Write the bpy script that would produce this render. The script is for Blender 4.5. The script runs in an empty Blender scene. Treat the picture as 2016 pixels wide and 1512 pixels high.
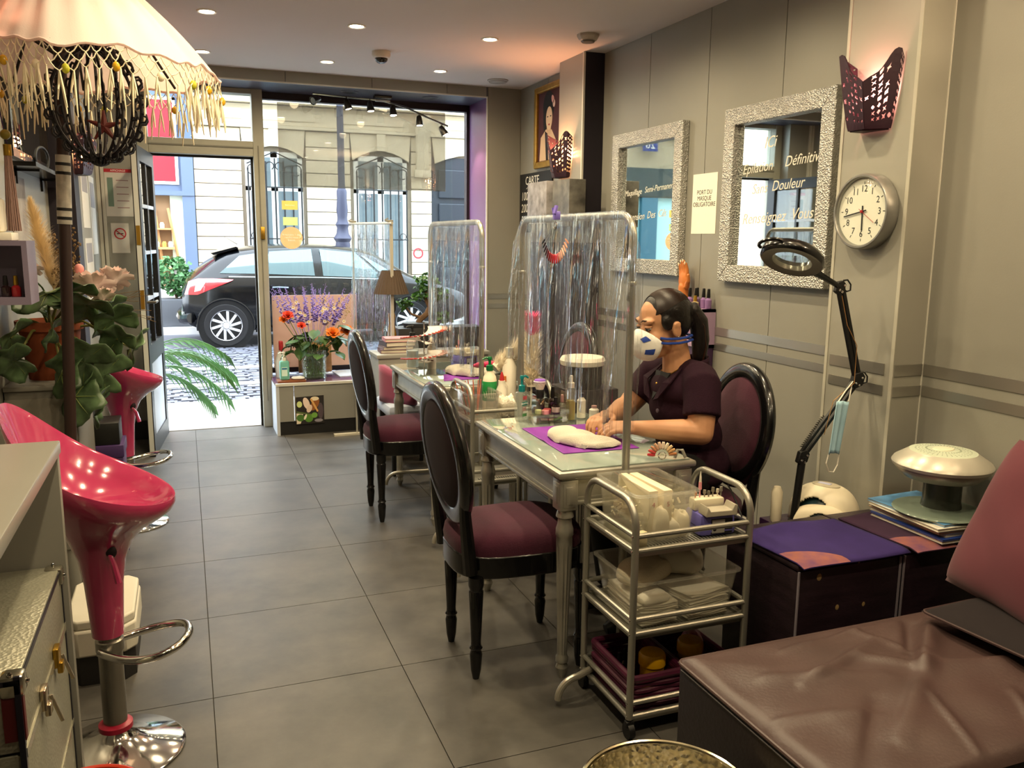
import bpy, bmesh, math, random
from math import sin, cos, pi, radians as rad, sqrt, atan2
from mathutils import Vector, Matrix, Euler
random.seed(7)
SC = bpy.context.scene
COL = SC.collection

# ---------------------------------------------------------------- camera
F_PX, YAW, PITCH, ROLL, CAM_H = 1664.563, 0.3680305, 0.1698067, 0.0098834, 1.42
_f = Vector((sin(YAW) * cos(PITCH), cos(YAW) * cos(PITCH), -sin(PITCH)))
_r = Vector((cos(YAW), -sin(YAW), 0)); _u = _r.cross(_f)
_r2 = cos(ROLL) * _r + sin(ROLL) * _u; _u2 = -sin(ROLL) * _r + cos(ROLL) * _u
cam_data = bpy.data.cameras.new('camera'); cam = bpy.data.objects.new('camera', cam_data); COL.objects.link(cam)
cam.matrix_world = Matrix(((_r2.x, _u2.x, -_f.x, 0), (_r2.y, _u2.y, -_f.y, 0), (_r2.z, _u2.z, -_f.z, CAM_H), (0, 0, 0, 1)))
cam_data.sensor_fit = 'HORIZONTAL'; cam_data.sensor_width = 36.0; cam_data.lens = F_PX / 2016 * 36.0
cam_data.clip_start = 0.02; cam_data.clip_end = 200
SC.camera = cam

# ---------------------------------------------------------------- sky, exposure
wd = bpy.data.worlds.new('world'); SC.world = wd; wd.use_nodes = True
_nt = wd.node_tree; _bg = _nt.nodes['Background']
_bg.inputs[0].default_value = (0.80, 0.90, 1.0, 1); _bg.inputs[1].default_value = 6.6     # bright overcast street
SC.view_settings.view_transform = 'Standard'; SC.view_settings.look = 'None'
SC.view_settings.gamma = 1.0; SC.view_settings.use_curve_mapping = False
SC.view_settings.exposure = 1.15
SC.cycles.max_bounces = 9; SC.cycles.transparent_max_bounces = 24
SC.cycles.diffuse_bounces = 4; SC.cycles.glossy_bounces = 5; SC.cycles.transmission_bounces = 6
SC.cycles.caustics_reflective = False; SC.cycles.caustics_refractive = False
SC.cycles.sample_clamp_indirect = 6.0
CEIL_SPOT_W = 21.0
CEIL = 2.527

# ---------------------------------------------------------------- colours and materials
def hx(s):
    s = s.lstrip('#'); v = [int(s[i:i + 2], 16) / 255 for i in (0, 2, 4)]
    return tuple(c / 12.92 if c <= .04045 else ((c + .055) / 1.055) ** 2.4 for c in v) + (1,)
MATS = {}
def M(name, col, rough=.5, metal=0.0, var=0.0, vs=6.0, bump=0.0, bs=60.0, coat=0.0, sheen=0.0, trans=0.0, ior=1.45,
      emit=None, es=0.0, alpha=1.0, stretch=None, col2=None, sss=0.0, spec=.5, aniso=0.0):
    if name in MATS: return MATS[name]
    m = bpy.data.materials.new(name); m.use_nodes = True; nt = m.node_tree; b = nt.nodes['Principled BSDF']
    c = hx(col) if isinstance(col, str) else col
    b.inputs['Base Color'].default_value = c; b.inputs['Roughness'].default_value = rough; b.inputs['Metallic'].default_value = metal
    b.inputs['Coat Weight'].default_value = coat; b.inputs['Sheen Weight'].default_value = sheen
    b.inputs['Transmission Weight'].default_value = trans; b.inputs['IOR'].default_value = ior; b.inputs['Alpha'].default_value = alpha
    b.inputs['Specular IOR Level'].default_value = spec; b.inputs['Anisotropic'].default_value = aniso
    if sss: b.inputs['Subsurface Weight'].default_value = sss; b.inputs['Subsurface Radius'].default_value = (.02, .008, .004)
    if emit:
        b.inputs['Emission Color'].default_value = hx(emit); b.inputs['Emission Strength'].default_value = es
    co = None
    def coords():
        nonlocal co
        if co is None:
            t = nt.nodes.new('ShaderNodeTexCoord'); mp = nt.nodes.new('ShaderNodeMapping')
            nt.links.new(t.outputs['Object'], mp.inputs[0])
            if stretch: mp.inputs['Scale'].default_value = stretch
            co = mp.outputs[0]
        return co
    if var or col2:
        n = nt.nodes.new('ShaderNodeTexNoise'); n.inputs['Scale'].default_value = vs; n.inputs['Detail'].default_value = 5
        nt.links.new(coords(), n.inputs['Vector'])
        r = nt.nodes.new('ShaderNodeValToRGB'); r.color_ramp.elements[0].position = .3; r.color_ramp.elements[1].position = .7
        lo = tuple(max(0, x * (1 - var)) for x in c[:3]) + (1,); hi = tuple(min(1, x * (1 + var)) for x in c[:3]) + (1,)
        if col2: hi = hx(col2); lo = c
        r.color_ramp.elements[0].color = lo; r.color_ramp.elements[1].color = hi
        nt.links.new(n.outputs['Fac'], r.inputs[0]); nt.links.new(r.outputs[0], b.inputs['Base Color'])
    if bump:
        n = nt.nodes.new('ShaderNodeTexNoise'); n.inputs['Scale'].default_value = bs; n.inputs['Detail'].default_value = 4
        nt.links.new(coords(), n.inputs['Vector'])
        bp = nt.nodes.new('ShaderNodeBump'); bp.inputs['Strength'].default_value = bump; bp.inputs['Distance'].default_value = .01
        nt.links.new(n.outputs['Fac'], bp.inputs['Height']); nt.links.new(bp.outputs[0], b.inputs['Normal'])
    MATS[name] = m
    return m
def glassy(name, tint='#ffffff', gloss=.12, rough=.03, haze=0.0, hazecol='#ffffff', bump=0, bs=20, stretch=None, fres=1.35):
    """thin clear sheet: see-through with a fresnel sheen and, for cloudy plastics, some diffuse haze"""
    if name in MATS: return MATS[name]
    m = bpy.data.materials.new(name); m.use_nodes = True; nt = m.node_tree
    for n in list(nt.nodes):
        if n.type != 'OUTPUT_MATERIAL': nt.nodes.remove(n)
    out = [n for n in nt.nodes if n.type == 'OUTPUT_MATERIAL'][0]
    tr = nt.nodes.new('ShaderNodeBsdfTransparent'); tr.inputs[0].default_value = hx(tint)
    gl = nt.nodes.new('ShaderNodeBsdfGlossy'); gl.inputs['Roughness'].default_value = rough; gl.inputs[0].default_value = (1, 1, 1, 1)
    fr = nt.nodes.new('ShaderNodeLayerWeight'); fr.inputs[0].default_value = .5
    pw = nt.nodes.new('ShaderNodeMath'); pw.operation = 'POWER'; pw.inputs[1].default_value = 4.0; nt.links.new(fr.outputs['Facing'], pw.inputs[0])
    mu = nt.nodes.new('ShaderNodeMath'); mu.operation = 'MULTIPLY_ADD'; mu.inputs[1].default_value = .75; mu.inputs[2].default_value = gloss
    nt.links.new(pw.outputs[0], mu.inputs[0]); mu.use_clamp = True
    base = tr.outputs[0]
    if haze:
        df = nt.nodes.new('ShaderNodeBsdfTranslucent'); df.inputs[0].default_value = hx(hazecol)
        d2 = nt.nodes.new('ShaderNodeBsdfDiffuse'); d2.inputs[0].default_value = hx(hazecol)
        ad = nt.nodes.new('ShaderNodeMixShader'); nt.links.new(df.outputs[0], ad.inputs[1]); nt.links.new(d2.outputs[0], ad.inputs[2])
        mx0 = nt.nodes.new('ShaderNodeMixShader'); mx0.inputs[0].default_value = haze
        nt.links.new(tr.outputs[0], mx0.inputs[1]); nt.links.new(ad.outputs[0], mx0.inputs[2]); base = mx0.outputs[0]
    mx = nt.nodes.new('ShaderNodeMixShader'); nt.links.new(mu.outputs[0], mx.inputs[0])
    nt.links.new(base, mx.inputs[1]); nt.links.new(gl.outputs[0], mx.inputs[2]); nt.links.new(mx.outputs[0], out.inputs[0])
    if bump:
        t = nt.nodes.new('ShaderNodeTexCoord'); mp = nt.nodes.new('ShaderNodeMapping'); nt.links.new(t.outputs['Object'], mp.inputs[0])
        if stretch: mp.inputs['Scale'].default_value = stretch
        n = nt.nodes.new('ShaderNodeTexNoise'); n.inputs['Scale'].default_value = bs; n.inputs['Detail'].default_value = 3
        nt.links.new(mp.outputs[0], n.inputs['Vector'])
        bp = nt.nodes.new('ShaderNodeBump'); bp.inputs['Strength'].default_value = bump; bp.inputs['Distance'].default_value = .02
        nt.links.new(n.outputs['Fac'], bp.inputs['Height']); nt.links.new(bp.outputs[0], gl.inputs['Normal']); nt.links.new(bp.outputs[0], fr.inputs['Normal'])
    MATS[name] = m
    return m
def lit(name, col, s):
    if name in MATS: return MATS[name]
    m = bpy.data.materials.new(name); m.use_nodes = True; nt = m.node_tree; b = nt.nodes['Principled BSDF']
    b.inputs['Base Color'].default_value = hx(col); b.inputs['Emission Color'].default_value = hx(col); b.inputs['Emission Strength'].default_value = s
    MATS[name] = m
    return m

# ---------------------------------------------------------------- mesh builder
class B:
    def __init__(s): s.v = []; s.f = []
    def add(s, vs, fs, mat=None):
        o = len(s.v); s.v += [tuple((mat @ Vector(p)) if mat else p) for p in vs]; s.f += [tuple(i + o for i in f) for f in fs]; return s
    def box(s, c, d, rot=None, bev=0.0, taper=1.0):
        x, y, z = d[0] / 2, d[1] / 2, d[2] / 2
        mt = Matrix.Translation(c) @ (Euler(rot).to_matrix().to_4x4() if rot else Matrix.Identity(4))
        if bev <= 0:
            vs = [(-x * (taper if k else 1) if False else sx * x * (taper if sz > 0 else 1), sy * y * (taper if sz > 0 else 1), sz * z) for k, (sx, sy, sz) in enumerate(
                [(-1, -1, -1), (1, -1, -1), (1, 1, -1), (-1, 1, -1), (-1, -1, 1), (1, -1, 1), (1, 1, 1), (-1, 1, 1)])]
            fs = [(3, 2, 1, 0), (4, 5, 6, 7), (0, 1, 5, 4), (1, 2, 6, 5), (2, 3, 7, 6), (3, 0, 4, 7)]
            return s.add(vs, fs, mt)
        bm = bmesh.new(); bmesh.ops.create_cube(bm, size=1)
        for v in bm.verts: t = taper if v.co.z > 0 else 1; v.co = Vector((v.co.x * d[0] * t, v.co.y * d[1] * t, v.co.z * d[2]))
        bmesh.ops.bevel(bm, geom=bm.edges[:], offset=min(bev, .49 * min(d)), segments=2, affect='EDGES', profile=.5)
        bm.verts.index_update(); s.add([v.co.copy() for v in bm.verts], [[v.index for v in f.verts] for f in bm.faces], mt); bm.free(); return s
    def b2(s, lo, hi, bev=0.0): return s.box([(a + b) / 2 for a, b in zip(lo, hi)], [abs(b - a) for a, b in zip(lo, hi)], bev=bev)
    def cyl(s, p0, p1, r0, r1=None, n=16, cap=True):
        r1 = r0 if r1 is None else r1; p0 = Vector(p0); p1 = Vector(p1); d = (p1 - p0)
        q = d.to_track_quat('Z', 'Y').to_matrix()
        vs = []
        for p, r in ((p0, r0), (p1, r1)):
            for i in range(n): a = 2 * pi * i / n; vs.append(p + q @ Vector((r * cos(a), r * sin(a), 0)))
        fs = [(i, (i + 1) % n, n + (i + 1) % n, n + i) for i in range(n)]
        if cap: fs += [tuple(range(n - 1, -1, -1)), tuple(range(n, 2 * n))]
        return s.add(vs, fs)
    def lathe(s, prof, n=24, c=(0, 0, 0), cap=True, ax=None, sx=1, sy=1):
        vs = []; m = len(prof)
        for r, z in prof:
            for i in range(n): a = 2 * pi * i / n; vs.append((r * cos(a) * sx, r * sin(a) * sy, z))
        fs = [(j * n + i, j * n + (i + 1) % n, (j + 1) * n + (i + 1) % n, (j + 1) * n + i) for j in range(m - 1) for i in range(n)]
        if cap:
            if prof[0][0] > 1e-6: fs.append(tuple(range(n - 1, -1, -1)))
            if prof[-1][0] > 1e-6: fs.append(tuple(range((m - 1) * n, m * n)))
        mt = Matrix.Translation(c)
        if ax is not None: mt = mt @ Vector(ax).to_track_quat('Z', 'Y').to_matrix().to_4x4()
        return s.add(vs, fs, mt)
    def tube(s, path, r, n=10, closed=False, cap=True):
        P = [Vector(p) for p in path]; m = len(P); rr = r if isinstance(r, (list, tuple)) else [r] * m
        T = []
        for i in range(m):
            a = P[(i - 1) % m] if (closed or i > 0) else P[i]; b = P[(i + 1) % m] if (closed or i < m - 1) else P[i]
            t = (b - a); T.append(t.normalized() if t.length > 1e-9 else Vector((0, 0, 1)))
        up = Vector((0, 0, 1)) if abs(T[0].z) < .9 else Vector((1, 0, 0))
        nrm = (up - T[0] * up.dot(T[0])).normalized(); vs = []
        for i in range(m):
            nrm = (nrm - T[i] * nrm.dot(T[i]))
            nrm = nrm.normalized() if nrm.length > 1e-6 else T[i].orthogonal().normalized()
            bn = T[i].cross(nrm)
            for k in range(n): a = 2 * pi * k / n; vs.append(P[i] + rr[i] * (nrm * cos(a) + bn * sin(a)))
        L = m if closed else m - 1
        fs = [(i * n + k, i * n + (k + 1) % n, ((i + 1) % m) * n + (k + 1) % n, ((i + 1) % m) * n + k) for i in range(L) for k in range(n)]
        if cap and not closed: fs += [tuple(range(n - 1, -1, -1)), tuple(range((m - 1) * n, m * n))]
        return s.add(vs, fs)
    def prism(s, poly, t, mt=None):
        """2-D outline (x,y) extruded along z from 0 to t"""
        n = len(poly); vs = [(x, y, 0) for x, y in poly] + [(x, y, t) for x, y in poly]
        fs = [tuple(range(n - 1, -1, -1)), tuple(range(n, 2 * n))] + [(i, (i + 1) % n, n + (i + 1) % n, n + i) for i in range(n)]
        return s.add(vs, fs, mt)
    def ball(s, c, r, n=14, m=9, sc=(1, 1, 1), rot=None):
        vs = [(0, 0, -r)]; 
        for j in range(1, m):
            a = -pi / 2 + pi * j / m
            for i in range(n): b = 2 * pi * i / n; vs.append((r * cos(a) * cos(b), r * cos(a) * sin(b), r * sin(a)))
        vs.append((0, 0, r)); fs = [(0, 1 + (i + 1) % n, 1 + i) for i in range(n)]
        for j in range(m - 2): fs += [(1 + j * n + i, 1 + j * n + (i + 1) % n, 1 + (j + 1) * n + (i + 1) % n, 1 + (j + 1) * n + i) for i in range(n)]
        e = len(vs) - 1; fs += [(e, e - n + i, e - n + (i + 1) % n) for i in range(n)]
        mt = Matrix.Translation(c) @ (Euler(rot).to_matrix().to_4x4() if rot else Matrix.Identity(4)) @ Matrix.Diagonal((*sc, 1))
        return s.add(vs, fs, mt)
    def grid(s, fn, nu, nv, closed_u=False):
        """surface fn(u,v), u,v in 0..1"""
        vs = [fn(i / (nu if closed_u else nu - 1), j / (nv - 1)) for j in range(nv) for i in range(nu)]
        L = nu if closed_u else nu - 1
        fs = [(j * nu + i, j * nu + (i + 1) % nu, (j + 1) * nu + (i + 1) % nu, (j + 1) * nu + i) for j in range(nv - 1) for i in range(L)]
        return s.add(vs, fs)
    def xf(s, mt): s.v = [tuple(mt @ Vector(p)) for p in s.v]; return s

def obj(name, b, mat, parent=None, smooth=35, loc=None, solid=0, sub=0, label=None, bevel=0, rz=None, w=False):
    me = bpy.data.meshes.new(name); vs = b.v
    if w and parent is not None:                       # built in room coordinates: bring into the parent's frame
        inv = (Matrix.Translation(parent.location) @ Matrix.Rotation(parent.rotation_euler.z, 4, 'Z')).inverted()
        vs = [tuple(inv @ Vector(p)) for p in vs]
    me.from_pydata([tuple(p) for p in vs], [], [tuple(f) for f in b.f]); me.update()
    if smooth:
        me.polygons.foreach_set('use_smooth', [True] * len(me.polygons))
        try: me.set_sharp_from_angle(angle=rad(smooth))
        except Exception: pass
    if isinstance(mat, (list, tuple)):
        for m in mat: me.materials.append(m)
    else: me.materials.append(mat)
    o = bpy.data.objects.new(name, me); COL.objects.link(o)
    if parent is not None: o.parent = parent
    if loc is not None: o.location = loc
    if rz is not None: o.rotation_euler = (0, 0, rz)
    if bevel:
        md = o.modifiers.new('bevel', 'BEVEL'); md.width = bevel; md.segments = 2; md.limit_method = 'ANGLE'; md.angle_limit = rad(40)
    if solid: md = o.modifiers.new('solid', 'SOLIDIFY'); md.thickness = solid; md.offset = 0
    if sub: md = o.modifiers.new('sub', 'SUBSURF'); md.levels = sub; md.render_levels = sub
    if label: o['label'] = label
    return o
def tag(o, label, cat, group=None):
    o['label'] = label; o['category'] = cat
    if group: o['group'] = group
    return o
def thing(name, label, cat, loc=(0, 0, 0), rz=0.0, group=None):
    o = bpy.data.objects.new(name, None); COL.objects.link(o); o.empty_display_size = .05
    o.location = loc; o.rotation_euler = (0, 0, rz)
    return tag(o, label, cat, group)
def struct(name, b, mat, parent=None, **k):
    o = obj(name, b, mat, parent, **k); o['kind'] = 'structure'; return o
def dup(root, loc=None, rz=None, label=None, group=None):
    def cp(o, par):
        c = o.copy(); COL.objects.link(c); c.parent = par
        for ch in KIDS.get(o.name, [k for k in bpy.data.objects if k.parent == o]): cp(ch, c)
        return c
    KIDS = {}
    for k in list(bpy.data.objects):
        if k.parent: KIDS.setdefault(k.parent.name, []).append(k)
    c = cp(root, None)
    if loc is not None: c.location = loc
    if rz is not None: c.rotation_euler = (0, 0, rz)
    if label: c['label'] = label
    if group: c['group'] = group
    return c
def text(name, body, mat, parent, mt, size=.05, align='CENTER', font_shear=0, depth=.0006, space=1.0, line=1.0, label=None):
    cu = bpy.data.curves.new(name, 'FONT'); cu.body = body; cu.size = size; cu.align_x = align; cu.align_y = 'CENTER'; cu.shear = font_shear
    cu.extrude = depth; cu.space_character = space; cu.space_line = line; cu.resolution_u = 3
    to = bpy.data.objects.new('tmp_text', cu); COL.objects.link(to)
    dg = bpy.context.evaluated_depsgraph_get(); me = bpy.data.meshes.new_from_object(to.evaluated_get(dg)); bpy.data.objects.remove(to); bpy.data.curves.remove(cu)
    me.transform(mt); me.materials.clear(); me.materials.append(mat); me.name = name
    o = bpy.data.objects.new(name, me); COL.objects.link(o); o.parent = parent
    if label: o['label'] = label
    return o
def T(x=0, y=0, z=0): return Matrix.Translation((x, y, z))
def Rz(a): return Matrix.Rotation(a, 4, 'Z')
def Rx(a): return Matrix.Rotation(a, 4, 'X')
def Ry(a): return Matrix.Rotation(a, 4, 'Y')
# a flat drawing (x right, y up, z toward the viewer) hung on a wall whose outward normal is -x  /  -y  /  +x
ON_RIGHT = Matrix(((0, 0, -1, 0), (-1, 0, 0, 0), (0, 1, 0, 0), (0, 0, 0, 1)))
ON_FRONT = Matrix(((1, 0, 0, 0), (0, 0, -1, 0), (0, 1, 0, 0), (0, 0, 0, 1)))
ON_LEFT = Matrix(((0, 0, 1, 0), (1, 0, 0, 0), (0, 1, 0, 0), (0, 0, 0, 1)))
def arc(c, r, a0, a1, n=8, plane='xz'):
    out = []
    for i in range(n + 1):
        a = rad(a0 + (a1 - a0) * i / n); u, v = r * cos(a), r * sin(a)
        out.append({'xz': (c[0] + u, c[1], c[2] + v), 'yz': (c[0], c[1] + u, c[2] + v), 'xy': (c[0] + u, c[1] + v, c[2])}[plane])
    return out
def hull2d(poly, k): return [(x * k, y * k) for x, y in poly]
# ================================================================ shared materials
wallm = M('wall laminate', '#8e8c83', .42, .12, var=.05, vs=2.2, bump=.03, bs=160, spec=.4)
wallp = M('wall laminate pier', '#96948a', .40, .12, var=.05, vs=2.0, spec=.4)
steel = M('brushed steel strip', '#b9b6ad', .28, .85, var=.08, vs=3, stretch=(1, .1, 1))
seam = M('seam black', '#141412', .8)
trimm = M('light trim', '#c9c6ba', .45)
purple_dark = M('purple black paint', '#17101c', .55)
purple = M('purple lacquer', '#5b3470', .35)
lilac = M('lilac paint', '#6c4870', .35)
frame_g = M('door frame grey', '#9c9a8c', .5, var=.06, vs=9)
blackm = M('matte black', '#0b0b0c', .5)
black_gloss = M('black lacquer', '#0a0a0b', .22, coat=.3)
white_p = M('white plastic', '#e8e2d2', .4)
white_paper = M('white paper', '#eae6d8', .85)
chrome = M('chrome', '#d8d6d2', .08, 1.0)
silver_paint = M('silver paint', '#b2afa4', .36, .72, var=.10, vs=14, bump=.04, bs=90)
silver_tube = M('silver tube', '#a7a59b', .33, .7, var=.04, vs=8)
gold = M('gold', '#b8923a', .3, .9)
clear_pl = glassy('clear plastic', '#f6f6f2', .03, .06)
milky_pl = glassy('milky plastic', '#fdfdfa', .03, .10, haze=.15, hazecol='#fbf8ee')
win_glass = glassy('window glass', '#f4f8f8', .02, .0)
mirror_m = M('mirror silver', '#e6ebe8', .015, 1.0)
red_m = M('red', '#b3232a', .45)
pink_pl = M('pink gloss plastic', '#b0365f', .14, coat=.9, spec=.6)
plum_fab = M('plum velvet', '#3d0a23', .9, sheen=.06, var=.22, vs=5, bump=.12, bs=220)
green_leaf = M('leaf green', '#3c5c24', .42, var=.35, vs=9)
dark_leaf = M('dark leaf', '#20341c', .38, var=.45, vs=12)

def world_noise(mat, c1, c2, scale, rough=None, stretch=(1, 1, 1), detail=6, bump=0):
    nt = mat.node_tree; b = nt.nodes['Principled BSDF']; g = nt.nodes.new('ShaderNodeNewGeometry'); mp = nt.nodes.new('ShaderNodeMapping'); mp.inputs['Scale'].default_value = stretch
    nt.links.new(g.outputs['Position'], mp.inputs[0]); n = nt.nodes.new('ShaderNodeTexNoise'); n.inputs['Scale'].default_value = scale; n.inputs['Detail'].default_value = detail
    n.inputs['Roughness'].default_value = .62
    nt.links.new(mp.outputs[0], n.inputs['Vector']); r = nt.nodes.new('ShaderNodeValToRGB')
    r.color_ramp.elements[0].position = .32; r.color_ramp.elements[1].position = .68
    r.color_ramp.elements[0].color = hx(c1); r.color_ramp.elements[1].color = hx(c2)
    nt.links.new(n.outputs['Fac'], r.inputs[0]); nt.links.new(r.outputs[0], b.inputs['Base Color'])
    if rough:
        mr = nt.nodes.new('ShaderNodeMapRange'); mr.inputs['To Min'].default_value = rough[0]; mr.inputs['To Max'].default_value = rough[1]
        nt.links.new(n.outputs['Fac'], mr.inputs[0]); nt.links.new(mr.outputs[0], b.inputs['Roughness'])
    if bump:
        bp = nt.nodes.new('ShaderNodeBump'); bp.inputs['Strength'].default_value = bump; bp.inputs['Distance'].default_value = .01
        nt.links.new(n.outputs['Fac'], bp.inputs['Height']); nt.links.new(bp.outputs[0], b.inputs['Normal'])
    return mat

# ================================================================ floor: slab with a 60 cm tile grid
grout = M('grout', '#37342f', .9)
tile_m = world_noise(M('slate tile', '#4d4b47', .42), '#3b3936', '#5d5a55', 3.2, rough=(.33, .5), bump=.03)
floor = struct('floor', B().b2((-.95, -2.2, -.1), (2.6, 6.62, -.004)), grout, smooth=0)
xs = [-.95, -.585, .015, .615, 1.215, 1.815, 2.415, 2.5]
ys = [-2.2, -1.6, -1.0, -.4, .2, .8, 1.4, 2.0, 2.6, 3.2, 3.8, 4.4, 5.0, 5.6, 6.2, 6.615]
_tm = {}
for i in range(len(xs) - 1):
    for j in range(len(ys) - 1):
        w, d = xs[i + 1] - xs[i] - .003, ys[j + 1] - ys[j] - .003; k = (round(w, 3), round(d, 3))
        c = ((xs[i] + xs[i + 1]) / 2, (ys[j] + ys[j + 1]) / 2, 0)
        if k not in _tm:
            o = obj('tile', B().box((0, 0, -.004), (w, d, .008)), tile_m, floor, smooth=0, loc=c); _tm[k] = o.data
        else:
            o = bpy.data.objects.new('tile', _tm[k]); COL.objects.link(o); o.parent = floor; o.location = c

# ================================================================ ceiling and walls
ceil_m = M('ceiling paint', '#d2cbc6', .8, var=.02, vs=1.5)
struct('ceiling', B().b2((-.95, -2.2, CEIL), (2.6, 6.3, CEIL + .1)), ceil_m, smooth=0)
def panel_run(parent, x, ysplit, z0, z1, face, mat=wallm, t=.008):
    for a, b_ in zip(ysplit[:-1], ysplit[1:]):
        obj('panel', B().b2((x, a + .0022, z0), (x + t, b_ - .0022, z1)), mat, parent, smooth=0)
def strips_x(parent, x, y0, y1, t=.003):
    for z0, z1 in ((.963, 1.003), (.891, .926)):
        obj('metal_strip', B().b2((x - t, y0, z0), (x, y1, z1)), steel, parent, smooth=0)
def strips_y(parent, y, x0, x1, t=.003):
    for z0, z1 in ((.963, 1.003), (.891, .926)):
        obj('metal_strip', B().b2((x0, y - t, z0), (x1, y, z1)), steel, parent, smooth=0)
wr = struct('wall_right', B().b2((2.438, 2.40, 0), (2.58, 6.3, CEIL)), seam, smooth=0)
panel_run(wr, 2.43, [2.56, 3.115, 3.681, 4.25, 4.80], 0, CEIL, -1)
panel_run(wr, 2.43, [5.16, 5.66, 6.17], 0, CEIL, -1)
strips_x(wr, 2.43, 2.58, 4.80); strips_x(wr, 2.43, 5.16, 6.17)
# the pier with clock and sconce
pier = struct('wall_pier', B().b2((2.268, 2.222, 0), (2.5, 2.56, CEIL)), wallp, smooth=0)
strips_x(pier, 2.268, 2.262, 2.532)
for y in (2.222, 2.546):
    obj('edge_trim', B().b2((2.2655, y, 0), (2.268, y + .014, CEIL)), M('pier trim', '#aeab9e', .45), pier, smooth=0)
strips_y(pier, 2.222, 2.272, 2.40)
wn = struct('wall_right_near', B().b2((2.40, -2.2, 0), (2.58, 2.222, CEIL)), wallm, smooth=0)
strips_x(wn, 2.40, -2.2, 2.215)
obj('corner_bead', B().b2((2.397, 2.218, 0), (2.40, 2.222, CEIL)), trimm, wn, smooth=0)
# the pier by the portrait, near face painted purple black
p2 = struct('wall_pier_far', B().b2((2.295, 4.812, 0), (2.44, 5.16, CEIL)), wallp, smooth=0)
obj('dark_face', B().b2((2.303, 4.80, 0), (2.43, 4.812, CEIL)), purple_dark, p2, smooth=0)
obj('edge_trim', B().b2((2.291, 4.80, 0), (2.303, 4.815, CEIL)), trimm, p2, smooth=0)
# front wall round the shop window
wf = struct('wall_front', B().b2((2.166, 6.176, 0), (2.44, 6.66, CEIL)), wallm, smooth=0)
obj('panel', B().b2((2.170, 6.17, 0), (2.428, 6.176, CEIL)), wallm, wf, smooth=0)
obj('reveal_panel', B().b2((2.158, 6.185, 0), (2.166, 6.60, 2.45)), lilac, wf, smooth=0, label='lilac painted side of the window recess')
obj('corner_trim', B().b2((2.156, 6.166, .38), (2.166, 6.18, 2.452)), trimm, wf, smooth=0)
strips_y(wf, 6.17, 2.172, 2.428)
hb = struct('wall_front_header', B().b2((-.6, 6.178, 2.45), (2.166, 6.66, CEIL)), M('soffit slate', '#4c4e5c', .35), smooth=0)
hs = [-.6, .10, .706, 1.30, 1.85, 2.156]
for a, b_ in zip(hs[:-1], hs[1:]): obj('panel', B().b2((a + .002, 6.17, 2.458), (b_ - .002, 6.178, CEIL)), wallm, hb, smooth=0)
obj('edge_trim', B().b2((-.6, 6.166, 2.449), (2.166, 6.178, 2.458)), trimm, hb, smooth=0)
for x in (1.17, 1.77):
    obj('vent_ring', B().lathe([(.035, -.004), (.05, -.008), (.062, -.004), (.066, 0)], 24, (x, 6.33, 2.45)), M('dark vent', '#2a2a30', .4), hb)
wl = struct('wall_left', B().b2((-.95, -2.2, 0), (-.645, 5.3, CEIL)), wallm, smooth=0)
struct('wall_left_column', B().b2((-.645, 5.08, 0), (-.518, 5.30, CEIL)), purple_dark, smooth=0)
struct('wall_left_far', B().b2((-.645, 5.30, 0), (-.52, 6.66, CEIL)), wallm, smooth=0)
wfl = struct('wall_front_left', B().b2((-.52, 6.40, 0), (-.265, 6.66, 2.45)), wallm, smooth=0)
for x in (-.519, -.492): obj('moulding', B().b2((x, 6.385, 0), (x + .02, 6.40, 2.45)), trimm, wfl, smooth=0)
struct('baseboard_left', B().b2((-.52, 6.36, 0), (-.27, 6.384, .13)), blackm, smooth=0)
struct('wall_back', B().b2((-.95, -2.3, 0), (2.6, -2.2, CEIL)), M('back wall plum', '#2e2430', .6), smooth=0)

# ================================================================ shop door and window
dfm = struct('door_frame_1', B().b2((.503, 6.50, 0), (.578, 6.62, 2.452), .004).b2((-.262, 6.50, 0), (-.19, 6.62, 2.452), .004)
       .b2((-.19, 6.50, 1.985), (.503, 6.62, 2.09), .004).b2((-.19, 6.50, 2.415), (.503, 6.62, 2.45), .004), frame_g, smooth=0)
obj('stop_bead', B().b2((.488, 6.56, 0), (.503, 6.60, 1.985)).b2((-.19, 6.56, 1.97), (.503, 6.60, 1.985)), M('dark rubber', '#16130f', .7), dfm, smooth=0)
obj('inner_bead', B().b2((-.19, 6.494, 2.04), (.503, 6.50, 2.05)).b2((.535, 6.494, .2), (.54, 6.50, 2.06)), M('bead shade', '#6f6d62', .6), dfm, smooth=0)  # beads in a darker grey than the door frame
obj('lock_plate', B().b2((.532, 6.485, 1.40), (.562, 6.50, 1.49), .003), gold, dfm)
obj('threshold', B().b2((-.19, 6.56, -.01), (.503, 6.66, .006), .003), M('threshold stone', '#8f8d88', .6), dfm)
tr = struct('window_2', B().b2((-.19, 6.565, 2.09), (.503, 6.571, 2.415)), win_glass, smooth=0)
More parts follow.
